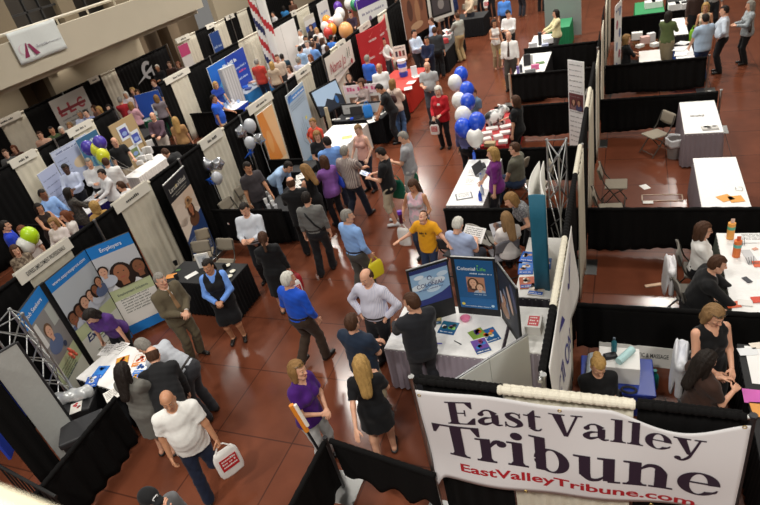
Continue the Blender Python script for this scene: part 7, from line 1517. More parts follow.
P_('bag', 164, 395, 'bald man in white shirt and jeans carrying a printed shopping bag', 138, top='eae8e3', sleeve='short', hair='bald', legs='161e33', hem=.82, skin='tan', arms=((.3, .14, .84), (.26, .1, .88)), hands=('grip', 'relax'), step=.22, wide=1.3, look=14)
P_('grey', 121, 363, 'woman in grey skirt suit with long dark hair seen from behind', 350, h=1.68, sex='f', suit='6e6c66', top='8a8a86', lower='skirt', legs='67655f', hair='long', hc='dark', wide=1.25, arms=('fwd', 'fwd'), skirt_hem=.5, look=15, hem=.84)
P_('bend1', 150, 347, 'man in black suit with bald spot bending over the paper table', 318, top='d8d8d8', suit='19191b', legs='19191b', hair='ring', hc='brown', lean=42, arms=('reach', 'reach'), wide=1.25)
P_('bend2', 136, 341, 'grey-haired man in pale grey shirt bending over the paper table', 262, top='b9bdc4', legs='2c2c30', hc='grey', lean=48, arms=('reach', 'reach'), wide=1.2)
P_('polo', 85, 315, 'woman in purple polo leaning on the paper table from behind', 165, h=1.66, sex='f', top='4f2d73', sleeve='short', legs='16161a', hair='bob', hc='dark', lean=30, arms=((.22, .3, .68), (.3, .18, .85)), wide=1.2, hem=.9, turn=15, look=25)
P_('cap', 147, 493, 'person in black cap with white mark raising a hand at the picture edge', 95, top='6e6e70', legs='2a2a30', hair='short', hc='dark', hat='121214', arms=('down', (.02, .2, 1.56)), look=5)
P_('suit', 408, 294, 'man in dark suit standing at the insurance table looking away', 318, h=1.82, suit='202126', top='dcdce2', legs='202126', hc='brown', arms=('fwd', 'hold'), wide=1.3, turn=-35, look=12)
# --- middle of the aisle
P_('ltblue', 347, 210, 'grey-haired man in light blue shirt and grey trousers seen from behind', 25, top='86aadd', legs='4d4a45', hc='grey', wide=1.25, turn=40, step=.1, arms=((.25, .12, .88), (.26, .1, .9)))
P_('strap', 305, 192, 'man in grey shirt with black shoulder strap seen from behind', 345, top='6d6c69', legs='19181b', hc='dark', wide=1.15, step=.12)
P_('coat', 289, 177, 'bald man in long black suit seen from behind at giveaway table', 325, suit='121214', top='d8d8d8', legs='131315', hair='ring', hc='brown', arms=('fwd', 'fwd'), wide=1.2, hem=.72)
P_('whtman', 242, 205, 'dark-haired man in white shirt standing beside the rail of chairs', 165, top='ccd0d8', legs='1b1b1f', hc='dark', arms=('hold', 'hold'), wide=1.3, look=18)
P_('pony', 261, 232, 'woman in black with brown ponytail holding a red folder', 330, h=1.66, sex='f', top='121214', lower='skirt', legs='121214', hair='pony', hc='brown', arms=('hold', (.26, .1, .8)), wide=1.15, skirt_hem=.45)
P_('dkpolo', 247, 163, 'man in dark grey polo standing behind the giveaway table', 118, top='3c373a', sleeve='short', legs='18181b', hc='dark', skin='tan', arms=((.22, .34, .8), 'down'), wide=1.15, look=18, hem=.86)
P_('bend3', 290, 163, 'man in pale blue shirt bending over the low black table', 95, top='a3c0e2', legs='1c1c24', hc='dark', lean=55, arms=('reach', 'reach'), wide=1.15)
P_('blkdress', 302, 165, 'blonde woman in sleeveless black dress writing at giveaway table', 285, h=1.68, sex='f', top='0f0f11', sleeve='none', lower='dress', legs='0f0f11', hair='long', hc='light', arms=('hold', 'fwd'), wide=1.1, look=22)
P_('lilac', 322, 156, 'woman in lilac purple top with a blue bag at her hip', 305, h=1.66, sex='f', top='8a5aa8', sleeve='elbow', legs='17151c', hair='bob', hc='brown', arms=('fwd', 'down'), wide=1.2, hem=.8)
P_('blu2', 325, 137, 'dark-haired man in sky blue shirt talking to the black polo woman', 320, top='6f9adb', sleeve='short', legs='1d2030', hc='dark', arms=('fwd', 'down'), wide=1.25, hem=.84, turn=-20)
P_('blkpolo', 316, 132, 'blonde woman in black polo with white badge holding papers', 150, h=1.66, sex='f', top='17171a', sleeve='short', legs='17171a', hair='bob', hc='light', arms=('clasp', 'clasp'), wide=1.15, look=20)
P_('coral', 311, 119, 'light-haired person in coral red top behind the white table', 195, h=1.64, sex='f', top='cf4a36', sleeve='short', legs='2a2a30', hair='short', hc='light', arms=('down', 'hip'), wide=1.2)
P_('striped', 344, 146, 'grey-haired man in striped shirt striding past the white table', 12, topmat=stripe('c0b2a8', '6e6264', 9), top='b8aaa2', sleeve='short', legs='141a2a', hc='grey', step=.24, wide=1.2, arms=((.25, .1, .9), 'fwd'), hem=.84)
P_('pinktop', 356, 126, 'short-haired blonde woman in sleeveless pink top', 195, h=1.68, sex='f', top='d9a89a', sleeve='none', legs='232836', hair='short', hc='sandy', skin='pale', arms=((.22, .18, .95), (.26, .2, .92)), wide=1.15, look=20)
P_('blkman', 377, 149, 'man in black polo and khaki shorts looking down at leaflets', 262, top='151517', sleeve='short', lower='shorts', legs='b3a78f', hc='dark', arms=('hold', 'hold'), wide=1.15, hem=.8, shoe='d5d5d6', look=28)
P_('greypolo', 400, 133, 'man in grey polo and white trousers reading a paper', 262, top='9b9b9e', sleeve='short', legs='c9c7c4', hc='grey', arms=('hold', 'down'), wide=1.15, hem=.84, look=22, turn=-10)
P_('tank', 411, 182, 'woman in grey tank top holding a purple tumbler', 185, h=1.66, sex='f', topmat=prnt('b4b0b4', 'd8b4c0', 9), sleeve='tank', legs='3a4660', hair='long', hc='brown', skin='tan', arms=((.17, .2, .98), (.28, .18, 1.02)), hands=('relax', 'grip'), wide=1.3, look=25, hem=.82)
P_('kid', 424, 211, 'boy in yellow tee looking up with arms spread wide', 185, h=1.42, top='e29f1c', sleeve='short', arms=('out', 'out'), hands=('flat', 'flat'), look=-52, legs='2c3854', hem=.8, hc='brown', wide=1.1)
P_('redjkt', 437, 87, 'white-haired woman in red jacket carrying a printed plastic bag', 182, h=1.66, sex='f', suit='b81f2a', top='e0dcd8', legs='12131a', hair='bob', hc='white', arms=('clasp', (.16, .26, 1.0)), wide=1.3, look=18, skin='pale', hem=.8)
P_('grybald', 426, 63, 'bald man in light grey short sleeve shirt behind red jacket woman', 178, top='a5a7a8', sleeve='short', legs='4a4a52', hair='ring', hc='grey', wide=1.25, arms=('down', 'hold'), look=18)
P_('backpk', 392, 79, 'woman in cream cardigan and jeans wearing a small backpack', 8, h=1.66, sex='f', top='d9c3b4', legs='4f6a92', hair='bob', hc='light', wide=1.2, arms=('hold', 'hold'), hem=.82)
P_('blkshirt', 376, 86, 'man in black shirt arms out over the blue gift bag', 250, lean=18, top='161618', sleeve='short', legs='1c1c20', hc='dark', arms=('reach', 'reach'), wide=1.2, look=30, skin='tan')
P_('whtshirt', 378, 64, 'balding man in white shirt turned toward the red wall', 150, top='e4e4e4', legs='2a2a2e', hair='ring', hc='grey', wide=1.2, skin='tan', turn=30)
P_('bluback', 367, 55, 'grey-haired man in bright blue shirt by the red wall', 20, top='2f62c8', legs='2a2c36', hc='grey', wide=1.2)
P_('curly', 360, 80, 'person with curly brown hair near the poster board', 200, h=1.64, sex='f', top='9a8a86', legs='2a2226', hair='curly', hc='brown', arms=('hold', 'hold'), wide=1.15)
P_('nearwht', 383, 38, 'dark-haired man in white shirt at the red wall table', 110, top='dcdad6', legs='3a3a40', hc='dark', arms=('fwd', 'fwd'), wide=1.1)
P_('headset', 426, 37, 'person in navy top with headset at the red cloth table', 188, h=1.66, top='16203c', legs='1a1e2c', hc='dark', arms=('fwd', 'clasp'), wide=1.2, skin='tan')
P_('shirt5', 414, 30, 'man in white-blue shirt talking beside the brown poster', 120, top='c4d2e6', legs='26262c', hc='dark', arms=('hold', 'hold'), wide=1.2)
P_('grydk', 434, 27, 'man in charcoal shirt with back to the black table', 350, top='3a3d40', legs='161618', hc='brown', wide=1.1)
P_('lbl3', 430, 18, 'person in pale blue shirt behind the charcoal shirt man', 240, top='a9c0e2', legs='26262c', hc='brown', wide=1.15)
P_('khaki', 456, 13, 'man in grey shirt and khaki trousers at the far black table', 300, top='a5a59c', legs='b39a70', hc='brown', wide=1.25, arms=('fwd', 'down'))
P_('navyfar', 450, -8, 'man in navy shirt at far black table', 330, top='22305e', legs='22222a', hc='dark', wide=1.2)
P_('tie', 508, 32, 'balding man in white shirt and brown tie walking forward', 186, top='e9e7e3', legs='45403a', hair='ring', hc='grey', extra={'tie': '4a3730'}, step=.12, wide=1.2)
P_('phone', 507, 11, 'man in white shirt looking at his phone behind the tie man', 195, top='e2e0de', legs='141416', hc='dark', arms=('hold', 'hold'), wide=1.15, look=28)
P_('yelbag', 494, 20, 'woman in white tank carrying a yellow bag in the aisle', 150, h=1.64, sex='f', top='ddd8d4', sleeve='none', legs='9a876a', hair='bob', hc='dark', skin='tan', arms=((.24, .12, .9), 'hold'))
P_('blu4', 503, -6, 'man in medium blue shirt at the far end of the aisle', 190, top='4d86d8', legs='22242c', hc='dark', wide=1.2)
P_('dkpair1', 478, -22, 'person in dark grey with a white tote at the far aisle', 185, top='4a4a52', legs='15151a', hc='dark')
P_('dkpair2', 489, -22, 'person in black trousers with a red and white bag at the far aisle', 185, top='3f3f48', legs='15151a', hc='brown')
P_('far1', 529, -40, 'far visitor in black trousers, just feet and legs in view', 170, top='222226', legs='17171a', hc='dark')
P_('far2', 540, -30, 'far visitor in white top and black trousers past the grey panel', 10, top='dcdce0', legs='141416', hc='dark')
P_('cream', 555, 10, 'woman in cream cardigan with black hair at the sample table', 250, h=1.66, sex='f', top='e0d6a8', legs='4a4a48', hair='bob', hc='dark', arms=('fwd', 'fwd'), wide=1.2, hem=.85)
P_('greykid', 472, 89, 'boy in grey-blue tee standing behind the balloon column', 215, h=1.5, top='5d7288', sleeve='short', legs='2f3a55', hc='brown', hem=.82)
P_('blkwom', 514, 96, 'woman in black tee with brown hair at the red table', 285, h=1.66, sex='f', top='131315', sleeve='short', legs='131315', hair='bob', hc='brown', wide=1.25, arms=('down', 'fwd'))
P_('balloonman', 463, 118, 'person in black trousers hidden behind the low blue balloons', 10, h=1.5, top='5a5a86', legs='141418', hc='dark')
P_('magenta', 491, 148, 'blonde woman in purple blouse standing behind the white table', 262, h=1.66, sex='f', top='6d2472', sleeve='elbow', legs='17151b', hair='bob', hc='blond', wide=1.2, arms=('down', 'table'), hem=.84)
P_('olive', 513, 143, 'man in olive tee and jeans seated behind the white table', 285, top='5f5d50', sleeve='short', legs='26354f', hc='brown', pose='sit', wide=1.25, arms=('lap', 'lap'), turn=-10, hem=.98, glasses=True)
P_('reader', 459, 217, 'white-haired man in pale blue shirt seated reading a magazine', 18, top='a9b8d8', sleeve='short', legs='2a2c36', hc='white', pose='sit', arms=('hold', 'hold'), wide=1.25, look=25, hem=.98)
P_('pattern', 507, 195, 'woman in grey patterned top leaning behind the seated girl', 235, h=1.68, lean=32, sex='f', topmat=prnt('8a8a8c', '5a5a5e', 40), top='8a8a8c', sleeve='cap', legs='19191d', hair='bob', hc='light', arms=('hold', 'down'), wide=1.15)
P_('longhair', 505, 212, 'girl with long light brown hair seated holding a magazine', 330, h=1.62, sex='f', top='e2dcd8', sleeve='short', legs='232328', hair='long', hc='sandy', pose='sit', arms=('hold', 'hold'), look=25)
# --- right-hand booths
P_('curlygrey', 628, 35, 'woman with curly grey-brown hair and black top seated at skirted table', 80, h=1.64, sex='f', top='141416', sleeve='elbow', legs='1c1c1e', hair='curly', hc='light', pose='sit', arms=('fwd', 'fwd'), wide=1.15, loc=None)
P_('green', 669, 11, 'woman in green top and khaki skirt seen from behind', 20, h=1.68, sex='f', top='4f5a34', sleeve='elbow', lower='skirt', legs='8f8064', hair='bob', hc='dark', wide=1.25, arms=('fwd', 'fwd'), skirt_hem=.3)
P_('ltbl', 705, 14, 'man in pale blue short sleeve shirt at the blue covered table', 330, top='a8bcd2', sleeve='short', legs='22355a', hc='dark', wide=1.35, arms=((.2, .3, .85), 'down'), hem=.84)
P_('wht2', 724, 6, 'man in white shirt and black trousers beside the pale blue shirt man', 275, top='c9d2de', legs='111114', hc='dark', wide=1.25, arms=('hip', 'fwd'))
P_('greybag', 750, 1, 'grey-haired woman in grey patterned top with dark handbag', 262, h=1.66, sex='f', topmat=prnt('a9b0b4', '8a9296', 30), top='a9b0b4', legs='121214', hair='bob', hc='grey', wide=1.3, arms=('hold', 'hold'), hem=.82)
P_('lime', 706, 3, 'blonde woman with a lime green bag facing the pale blue shirt man', 190, h=1.66, sex='f', top='c9b9a0', sleeve='none', legs='6a4a3a', hair='bob', hc='blond', skin='tan')
P_('edge', 716, -24, 'person in grey shirt at the top edge beyond the lime bag', 175, top='9a9a98', legs='17171a', hc='dark')
P_('edge2', 697, -12, 'seated visitor in dark brown at the top booth', 160, top='3a2a24', legs='17171a', hc='dark')
P_('whitebl', 706, 223, 'woman with glasses and white blouse seated at the reach table', 88, h=1.66, sex='f', top='e9e7e3', sleeve='elbow', legs='15151a', hair='bob', hc='brown', pose='sit', arms=('lap', 'lap'), glasses=True, wide=1.2, hem=.95)
P_('reach', 722, 257, 'man in black suit seated and reaching across the white table', 88, suit='121214', top='dedee4', legs='121214', hc='brown', pose='sit', arms=((.2, .55, 1.12), (.22, .62, 1.08)), hands=('relax', 'flat'), lean=18, wide=1.25, hem=.98)
P_('blktank', 719, 310, 'woman in black tank top with sunglasses on her head', 152, h=1.7, sex='f', top='0f0f11', sleeve='tank', lower='dress', legs='0f0f11', hair='bob', hc='sandy', skin='fair', arms=((.08, .3, 1.05), (.1, .3, 1.05)), wide=1.4, look=24, skirt_hem=.3, glasses='head', turn=-8)
P_('brown', 711, 352, 'dark-haired person in brown tee beside the tank top woman', 60, h=1.6, sex='f', top='3b271f', sleeve='short', legs='26201e', hair='long', hc='dark', arms=('hold', 'hold'), wide=1.25, hem=.84, skin='fair', look=18)
P_('bun', 600, 362, 'blonde with a bun in black tee seated behind the front banner', 160, h=1.66, sex='f', top='121214', sleeve='short', legs='1a1a1e', hair='bun', hc='blond', pose='sit', arms=('lap', 'lap'), wide=1.2, hem=.95, look=25)
# --- behind row 1: middle row booths
P_('m1', 63, 165, 'man in white shirt standing before the pale blue map display', 150, top='c9d2ea', legs='1c1c24', hc='dark', skin='dark', arms=('hold', 'fwd'), wide=1.15, look=12)
P_('m2', 87, 159, 'grey-haired man in white shirt beside the yellow balloons', 130, top='e0e0e2', legs='1b1b20', hc='grey', arms=('down', 'hold'), wide=1.2)
P_('m3', 99, 170, 'person in white with a dark shoulder bag, back turned at purple table', 200, h=1.65, sex='f', top='dcdcde', legs='26262c', hair='short', hc='dark', arms=('fwd', 'hold'), wide=1.3)
P_('m4', 104, 158, 'person in white shirt under the lower yellow balloon', 320, top='e3e2e0', legs='22242c', hc='brown', wide=1.25)
P_('m5', 118, 182, 'brown-haired person in white near the sign beside hard-hat poster', 250, h=1.62, top='e6e4e2', legs='2a2a30', hc='brown')
P_('m6', 67, 188, 'woman in dark patterned coat with black hair at purple table', 20, h=1.64, sex='f', topmat=prnt('4a443e', '2c2a28', 25), top='4a443e', legs='17171a', hair='bob', hc='dark', skin='brown', arms=('fwd', 'fwd'), wide=1.2, hem=.75)
P_('m7', 41, 190, 'man in light blue shirt shaking hands at the purple table', 95, top='8fb2e6', legs='23242c', hc='dark', skin='brown', arms=('fwd', 'fwd'), wide=1.2, suit=None)
P_('m8', 37, 204, 'woman in dark brown dress in front of the light blue shirt man', 100, h=1.62, sex='f', top='2a1d1a', sleeve='none', lower='dress', legs='2a1d1a', hair='bob', hc='dark', skin='tan', arms=('fwd', 'fwd'), wide=1.2)
P_('m9', 50, 219, 'woman with glasses in white top and purple skirt near drape', 160, h=1.64, sex='f', top='e0d4d0', legs='4a1f5a', lower='skirt', hair='bob', hc='light', glasses=True, arms=('hold', 'hold'))
P_('m10', 19, 227, 'woman with long brown hair beside the lime green balloon', 150, h=1.62, sex='f', top='dcd2cc', sleeve='short', legs='4a4038', hair='long', hc='red', wide=1.1)
P_('m11', 92, 202, 'person with curly blond hair at the aisle end of purple table', 300, h=1.62, sex='f', top='b0894a', legs='3a2a4a', hair='curly', hc='blond')
P_('m12', 3, 221, 'person in bright blue shirt at the left picture edge', 40, top='1f3fc0', legs='17171e', hc='dark', wide=1.2)
P_('m13', 62, 212, 'person in white with reddish hair behind the woman in glasses', 215, h=1.6, sex='f', top='dcd6d0', legs='2a2a30', hair='bob', hc='red')
P_('m14', 13, 246, 'person in print top holding a red and white card low at left', 110, h=1.6, sex='f', topmat=prnt('8a7a66', '5a4a3c', 18), top='8a7a66', legs='2a2622', hair='bob', hc='brown')
P_('m15', 113, 138, 'bald man in black shirt and beige trousers by the picture easel', 110, top='141416', sleeve='short', legs='b5a590', hair='ring', hc='brown', arms=('fwd', 'down'), wide=1.15, hem=.84)
P_('m16', 162, 150, 'person in black bending over the white stacked paper table', 265, top='141416', legs='17171a', hc='brown', lean=50, arms=('reach', 'reach'), wide=1.15)
P_('m17', 151, 113, 'bald person in purple-grey shirt at the black front table', 160, top='5a4450', legs='c2b8ae', hair='ring', hc='grey', wide=1.2, arms=('fwd', 'hold'))
P_('m18', 174, 117, 'blonde woman in tan top seen from behind near the white column', 330, h=1.66, sex='f', top='a07a50', sleeve='short', legs='2a2a34', hair='long', hc='blond', wide=1.2)
P_('m19', 213, 95, 'man in royal blue polo at the royal blue table', 70, top='1f57c8', sleeve='short', legs='b9ae9c', hc='dark', skin='tan', arms=('fwd', 'down'), wide=1.2, hem=.84)
P_('m20', 215, 82, 'blonde woman in royal blue polo leaning over the blue table', 120, h=1.64, sex='f', top='1f3f9a', sleeve='short', legs='17171e', hair='bob', hc='blond', arms=('reach', 'fwd'), wide=1.15, lean=12)
P_('m21', 256, 59, 'man in red shirt and jeans seen from behind near striped column', 350, top='b23a30', sleeve='short', legs='263044', hc='grey', wide=1.25, hem=.84)
P_('m22', 271, 62, 'blonde person in beige top beside the red shirt man', 345, h=1.62, sex='f', top='b8a58e', sleeve='short', legs='4a4238', hair='bob', hc='blond', wide=1.2)
P_('m23', 281, 54, 'person in dark teal top with dark hair by the white wall panel', 330, h=1.66, top='1c3444', legs='17171e', hc='dark', wide=1.25)
P_('m24', 288, 66, 'woman in white sleeveless top near the white booth sign', 200, h=1.6, sex='f', top='e2d2cc', sleeve='none', legs='2a2a30', hair='bob', hc='brown')
P_('m25', 250, 103, 'dark-haired child peering over the tall drape line', 150, h=1.45, top='7a3a30', legs='22222a', hc='dark', skin='tan')
P_('m26', 276, 55, 'man with brown hair facing the dark teal top person', 160, top='c9b8a8', legs='2c2c30', hc='brown')
crowd = [(300, 46, 'dark', '9dbde0', 'm', 20, 'man in pale blue shirt and dark hair in crowd before red script banner'), (313, 42, 'brown', '6f9ad8', 'm', 30, 'man in mid blue shirt in the crowd before the red script banner'), (306, 41, 'grey', 'c9d4e2', 'm', 160, 'grey-haired person in white-blue shirt facing the crowd'), (298, 57, 'grey', 'b4b6c8', 'm', 10, 'grey-haired person in lilac shirt at the back of the pale blue crowd'), (309, 55, 'red', 'e2dfe0', 'f', 200, 'woman in white with reddish hair low in the crowd'),
         (316, 36, 'dark', '1b2030', 'm', 40, 'person in black top above the blue shirted crowd'), (326, 46, 'brown', '5a3a34', 'f', 300, 'person in maroon top beside the red script banner'), (331, 35, 'dark', '3f7ad0', 'm', 20, 'person in bright blue shirt under the orange balloons'), (310, 25, 'brown', '2a2226', 'f', 180, 'dark-clothed woman under the purple topped banner'), (316, 28, 'blond', 'ddd8d6', 'f', 150, 'blonde in white top under the purple topped banner'), (305, 36, 'dark', '2a2a30', 'm', 120, 'man in dark clothes behind the pale blue crowd')]
for i, (px, py, hc, col, sx, fc, lab) in enumerate(crowd): P_('c%d' % i, px, py, lab, fc, sex=sx, h=1.72 if sx == 'm' else 1.62, top=col, legs='2a2b33', hc=hc, hair='short' if sx == 'm' else 'bob', sleeve=('long', 'short')[i % 2], arms=(('fwd', 'down', 'hold')[i % 3], ('down', 'hold', 'clasp')[i % 3]), wide=1.1+.05*(i % 4), skin=('fair', 'tan', 'pale')[i % 3])
far = [(262, 18, 'dark', 'e3e3e4', 'person in white at the booth past the striped columns', 1.7), (268, 22, 'brown', '3a3a44', 'person in dark top at the booth past the striped columns', 1.7), (275, 25, 'brown', 'd5cfca', 'pale-clothed person by the second white wall panel', 1.66), (283, 6, 'dark', '3a86c8', 'person in sky blue at the far top beside the poster column', 1.7), (291, 0, 'brown', '6a4a3a', 'person in brown at the far top of the middle row', 1.7), (321, 2, 'dark', '4a2a8a', 'person in purple beneath the far purple banner edge', 1.7), (330, 4, 'blond', '8a8a4a', 'person in olive green at the far top crowd', 1.66), (364, 2, 'blond', 'e2dede', 'person in white in the far group above the red wall', 1.66), (376, 3, 'brown', 'a9c85a', 'person in lime green in the far group above red wall', 1.62), (385, -3, 'dark', 'c9c4c8', 'person in pale grey in the far group above red wall', 1.7), (396, 0, 'brown', 'e2e0de', 'person in white tee behind the far black drape', 1.7), (403, -3, 'brown', 'b02a34', 'person in red behind the far black drape', 1.7), (350, 12, 'dark', '3a2a3a', 'dark-clothed person beside the striped pole', 1.66), (369, 10, 'dark', '2a2a34', 'dark-clothed person low in the far group', 1.66)]
for i, (px, py, hc, col, lab, hh) in enumerate(far): P_('f%d' % i, px, py, lab, (160, 20, 200, 340)[i % 4], sex='mf'[i % 2], h=hh, top=col, legs='2a2b33', hc=hc, hair=('short', 'bob')[i % 2], arms=(('fwd', 'down', 'hold')[i % 3], 'down'), wide=1.15)
more = [(258, 28, 'dark', '2a2a33', 'dark-clothed visitor just past the striped columns', 1.7), (266, 33, 'brown', 'd8d2cc', 'visitor in pale top facing the white wall panel', 1.62), (272, 12, 'dark', 'e0dfe0', 'white-shirted visitor at the second white wall panel', 1.7), (280, 20, 'blond', '4a5a7a', 'visitor in slate blue beside the orange figure poster', 1.62), (296, 18, 'dark', '1f2a44', 'visitor in navy at the foot of the orange figure poster', 1.7), (303, 14, 'brown', 'c9b8b0', 'visitor in beige by the purple topped banner edge', 1.62), (299, 30, 'grey', 'e4e2e0', 'grey-haired visitor in white below the orange figure poster', 1.7), (322, 38, 'brown', 'dcd8d8', 'visitor in white squeezed beside the bright blue shirt person', 1.62),
        (398, 12, 'brown', '6a3a34', 'visitor in rust brown near the tall white column by the red wall', 1.7), (441, -4, 'dark', 'd0d0d4', 'visitor in pale shirt beyond the framed picture', 1.7), (468, -6, 'brown', 'c9b49a', 'visitor in tan behind the far grey chairs', 1.66), (520, -24, 'grey', 'b4bccc', 'visitor in pale blue at the top of the aisle', 1.7), (391, -6, 'blond', 'd9a8b0', 'visitor in pink in the far group above the red wall', 1.62)]
for i, (px, py, hc, col, lab, hh) in enumerate(more): P_('g%d' % i, px, py, lab, (150, 330, 210, 30)[i % 4], sex='mf'[hh < 1.65], h=hh, top=col, legs='2a2b33', hc=hc, hair=('short', 'bob')[hh < 1.65], arms=(('hold', 'fwd', 'down')[i % 3], 'down'), wide=1.15)
wallp = [(119, 97, 'grey', 'b02a34', 'm', 'person in red top at the swoosh booth', 330), (124, 92, 'white', 'd8d0d4', 'f', 'white-haired woman in pale top in the swoosh booth group', 160), (130, 102, 'light', 'dba8b4', 'f', 'light-haired woman in pink tee with back to the aisle', 350), (131, 88, 'blond', '4a3a40', 'f', 'blonde woman in dark top at the back of swoosh group', 170), (136, 90, 'brown', 'b08a94', 'f', 'woman in floral top in the swoosh booth group', 150), (152, 80, 'red', '1c2a50', 'm', 'man in navy shirt standing beside the swoosh drape', 200), (155, 95, 'light', '8a8088', 'f', 'blond-haired person in grey top at the green table', 320), (156, 65, 'white', '1a1a1e', 'm', 'white-haired person in black behind the far drape row', 170), (168, 62, 'brown', '3a2620', 'm', 'dark-haired person behind the far drape row, middle of three', 170), (177, 62, 'red', '5a4a44', 'f', 'reddish-haired person behind the far drape row, last of three', 170),
         (78, 111, 'grey', 'c2cce8', 'm', 'man in pale blue under the red lettered banner', 150), (84, 110, 'dark', '8a94c0', 'm', 'man in dusty blue beside the pale blue one under red lettered banner', 170), (92, 106, 'brown', '6a4a40', 'f', 'brown-clothed person right of the red lettered banner', 200), (97, 107, 'blond', 'a5805a', 'f', 'blonde in tan near the picture easel top', 190), (107, 105, 'dark', '2a2626', 'f', 'person in dark top between banner and swoosh group', 160),
         (38, 132, 'brown', 'c9a08a', 'm', 'person behind the middle drape, nearest the white column', 150), (50, 127, 'dark', '4a5a3a', 'm', 'person in green at the wall booths behind the middle drape', 120), (60, 127, 'white', 'd6d6d2', 'f', 'person in white beside the green one behind the middle drape', 130), (12, 146, 'red', '4a3026', 'f', 'reddish-haired person at the left wall booths', 150), (68, 123, 'sandy', 'b59a86', 'f', 'sandy-haired person behind the balloon column sign', 160), (3, 150, 'brown', '5a5a5a', 'm', 'person at the far left wall booth edge', 140)]
for i, (px, py, hc, col, sx, lab, fc) in enumerate(wallp): P_('w%d' % i, px, py, lab, fc, sex=sx, h=1.72 if sx == 'm' else 1.62, top=col, legs=('22242b', '8a8478', '2c2a30')[i % 3], hc=hc, hair='short' if sx == 'm' else 'bob', sleeve=('short', 'long', 'elbow')[i % 3], arms=(('fwd', 'hold', 'down')[i % 3], ('down', 'fwd', 'clasp')[i % 3]), wide=1.05+.06*(i % 4), skin=('fair', 'tan', 'pale')[i % 3])
mb = MB(); k = PP['kid']; F = Face(mb, k['U'](.09, .15, 1.2), (-1, 0, 0), (0, -.05, 1)); F.words(0, .06, .14, .035, mat('3a3020', .7), 1, 3, mark=.8); F.words(.04, .02, .1, .022, mat('3a3020', .7), 1, 4); mb.build('shirt_print', None, [o for o in k['root'].children if o.name.startswith('shirt')][0])
# ------------------------------------------------------------------ what people carry
def hnd(k, q): return PP[k]['hand'][q]
def up_of(k, p): return PP[k]['W'](PP[k]['U'](*p))
bag('white shopping bag with red square print carried by the bald man', hnd('bag', -1), w=.33, h=.42, rz=PP['bag']['rz']+.3)
bag('white plastic bag with red print carried by the red jacket woman', hnd('redjkt', 1), w=.24, h=.3, rz=PP['redjkt']['rz'])
bag('white and red bag held by the pink top woman', hnd('pinktop', 1), w=.22, h=.28, rz=PP['pinktop']['rz'])
bag('white and red bag beside the grey trousered light blue shirt man', hnd('ltblue', -1), w=.24, h=.3, rz=.3)
bag('white plastic bag on the arm of the grey tank top woman', hnd('tank', 1)-Vector((0, 0, .05)), logo=None, w=.26, h=.36, rz=PP['tank']['rz'])
bag('yellow bag carried by the light blue shirt man, behind the hands-on-hips man', hnd('ltblue', 1), 'e2d22a', None, .3, .3, 1.0)
bag('dark green tote hanging behind the black polo man', up_of('blkman', (.22, -.12, 1.02)), '13604a', None, .34, .42, PP['blkman']['rz']+1.2, 'tote_bag')
bag('green bag carried low by the grey polo man', hnd('greypolo', 1), '1a6a52', None, .26, .3, .4, 'tote_bag')
bag('red folder bag held by the woman with brown ponytail', hnd('pony', 1), 'a8202c', None, .3, .34, .5, 'folder')
bag('white bag with red print at the hip of the woman in black ponytail', hnd('pony', 1)+Vector((.1, -.12, -.05)), w=.2, h=.3, rz=.9)
bag('yellow bag of the woman in white tank', hnd('yelbag', -1), 'd8b84a', None, .36, .3, .3)
bag('white and red tote at the far aisle', up_of('dkpair2', (.2, .1, .95)), w=.3, h=.34, rz=0)
bag('lime green bag of the blonde woman at the top booths', up_of('lime', (.24, .08, 1.15)), '8ac82a', None, .24, .34, .2)
purse('black handbag of the red jacket woman', hnd('redjkt', -1)+Vector((-.12, 0, -.25)), '17171a', .26, .2, 0)
purse('royal blue shoulder bag of the lilac top woman', up_of('lilac', (.24, -.06, .92)), '1f3fae', .32, .26, PP['lilac']['rz']+1.4, up_of('lilac', (.12, 0, 1.46)))
purse('dark brown handbag of the grey-haired woman at the top booths', up_of('greybag', (-.26, .02, .98)), '2a1f1a', .32, .24, 1.4, up_of('greybag', (-.13, 0, 1.46)))
purse('small brown backpack on the cream cardigan woman with jeans', up_of('backpk', (0, -.2, 1.12)), '4a2f30', .24, .24, PP['backpk']['rz'], up_of('backpk', (0, -.06, 1.46)), 'backpack')
mb = MB(); q = [up_of('strap', p) for p in ((-.13, .1, 1.36), (-.12, -.02, 1.47), (-.06, -.14, 1.36), (.06, -.155, 1.15), (.16, -.1, 1.0))]; mb.tube(q, .018, 6); tag(mb.build('shoulder_strap', mat('131315', .6)), 'black strap across the back of the grey shirt man', 'strap')
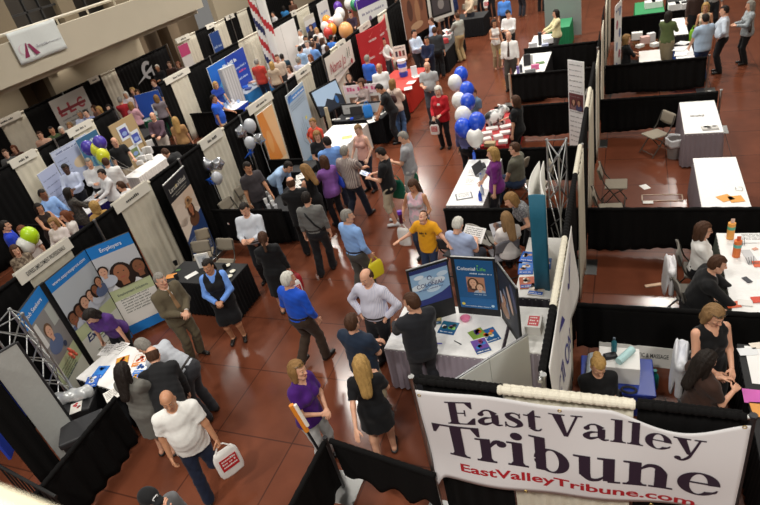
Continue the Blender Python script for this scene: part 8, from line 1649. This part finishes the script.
p = hnd('tank', 1); t = thing('tumbler', 'purple lidded tumbler held by the grey tank top woman', 'tumbler', (p.x, p.y, p.z-.05)); mb = MB(); mb.lathe([(.03, 0), (.042, .2), (.0001, .2)], n=16); mb.build('cup', mat('4a1528', .35), t); mb = MB(); mb.lathe([(.045, .2), (.045, .26), (.0001, .265)], n=16); mb.build('lid', mat('6a2fb0', .35), t)
def held(name, lab, k, q, off, w, h, tiltx, col, art=None, cat='paper'):
    p = hnd(k, q)+Vector(off); o = sheet_item(name, lab, cat, p.x, p.y, p.z, w, h, 0, col, art); o.rotation_euler = (tiltx, 0, PP[k]['rz']); return o
held('magazine', 'open white magazine read by the white-haired seated man', 'reader', 1, (-.06, .06, .03), .4, .28, .7, 'e9e7e4', 'text', 'magazine')
held('magazine', 'grey magazine held by the long haired seated girl', 'longhair', -1, (.06, .05, .03), .36, .28, .8, 'b9bac0', ('8a8c94', 'b4b6bc', '5a5c64', '8a6a5a'), 'magazine')
held('paper_sheet', 'white sheet read by the grey polo man', 'greypolo', -1, (-.05, 0, .05), .2, .28, .9, 'f0eeea')
held('leaflet', 'blue and white leaflet held by the black polo man', 'blkman', 1, (-.05, -.02, .03), .18, .24, .5, 'dfe6f4', ('3a66c8', 'dfe6f4', 'c8d4ec', '8aa4d8'), 'leaflet')
held('paper_sheet', 'white sheet held by the blonde woman in black dress', 'blkdress', -1, (0, 0, .03), .2, .27, .5, 'efece8', 'text')
held('leaflet', 'pale leaflet held by the black polo woman', 'blkpolo', 1, (0, 0, .03), .18, .2, .5, 'd9b8c8', None, 'leaflet')
held('phone', 'dark phone held by the tank top woman', 'blktank', 1, (0, 0, .02), .07, .13, .4, '17171a', None, 'phone')
held('phone', 'dark phone of the white shirt man in the aisle', 'phone', 1, (0, 0, .02), .08, .15, .6, '1a1a1e', None, 'phone')
held('leaflet', 'red and white card held low by the print top person', 'm14', -1, (0, 0, .03), .3, .22, .5, 'e2dcd8', ('b03a3a', 'e2dcd8', 'c9a0a0', 'd8b0b0'), 'card')
held('paper_sheet', 'red and white bag-like packet held by the khaki trousered man', 'khaki', -1, (0, 0, .03), .24, .3, .6, 'e2d2d0', ('b8343a', 'e6e2de', 'c84a4a', 'e2c2c0'), 'packet')
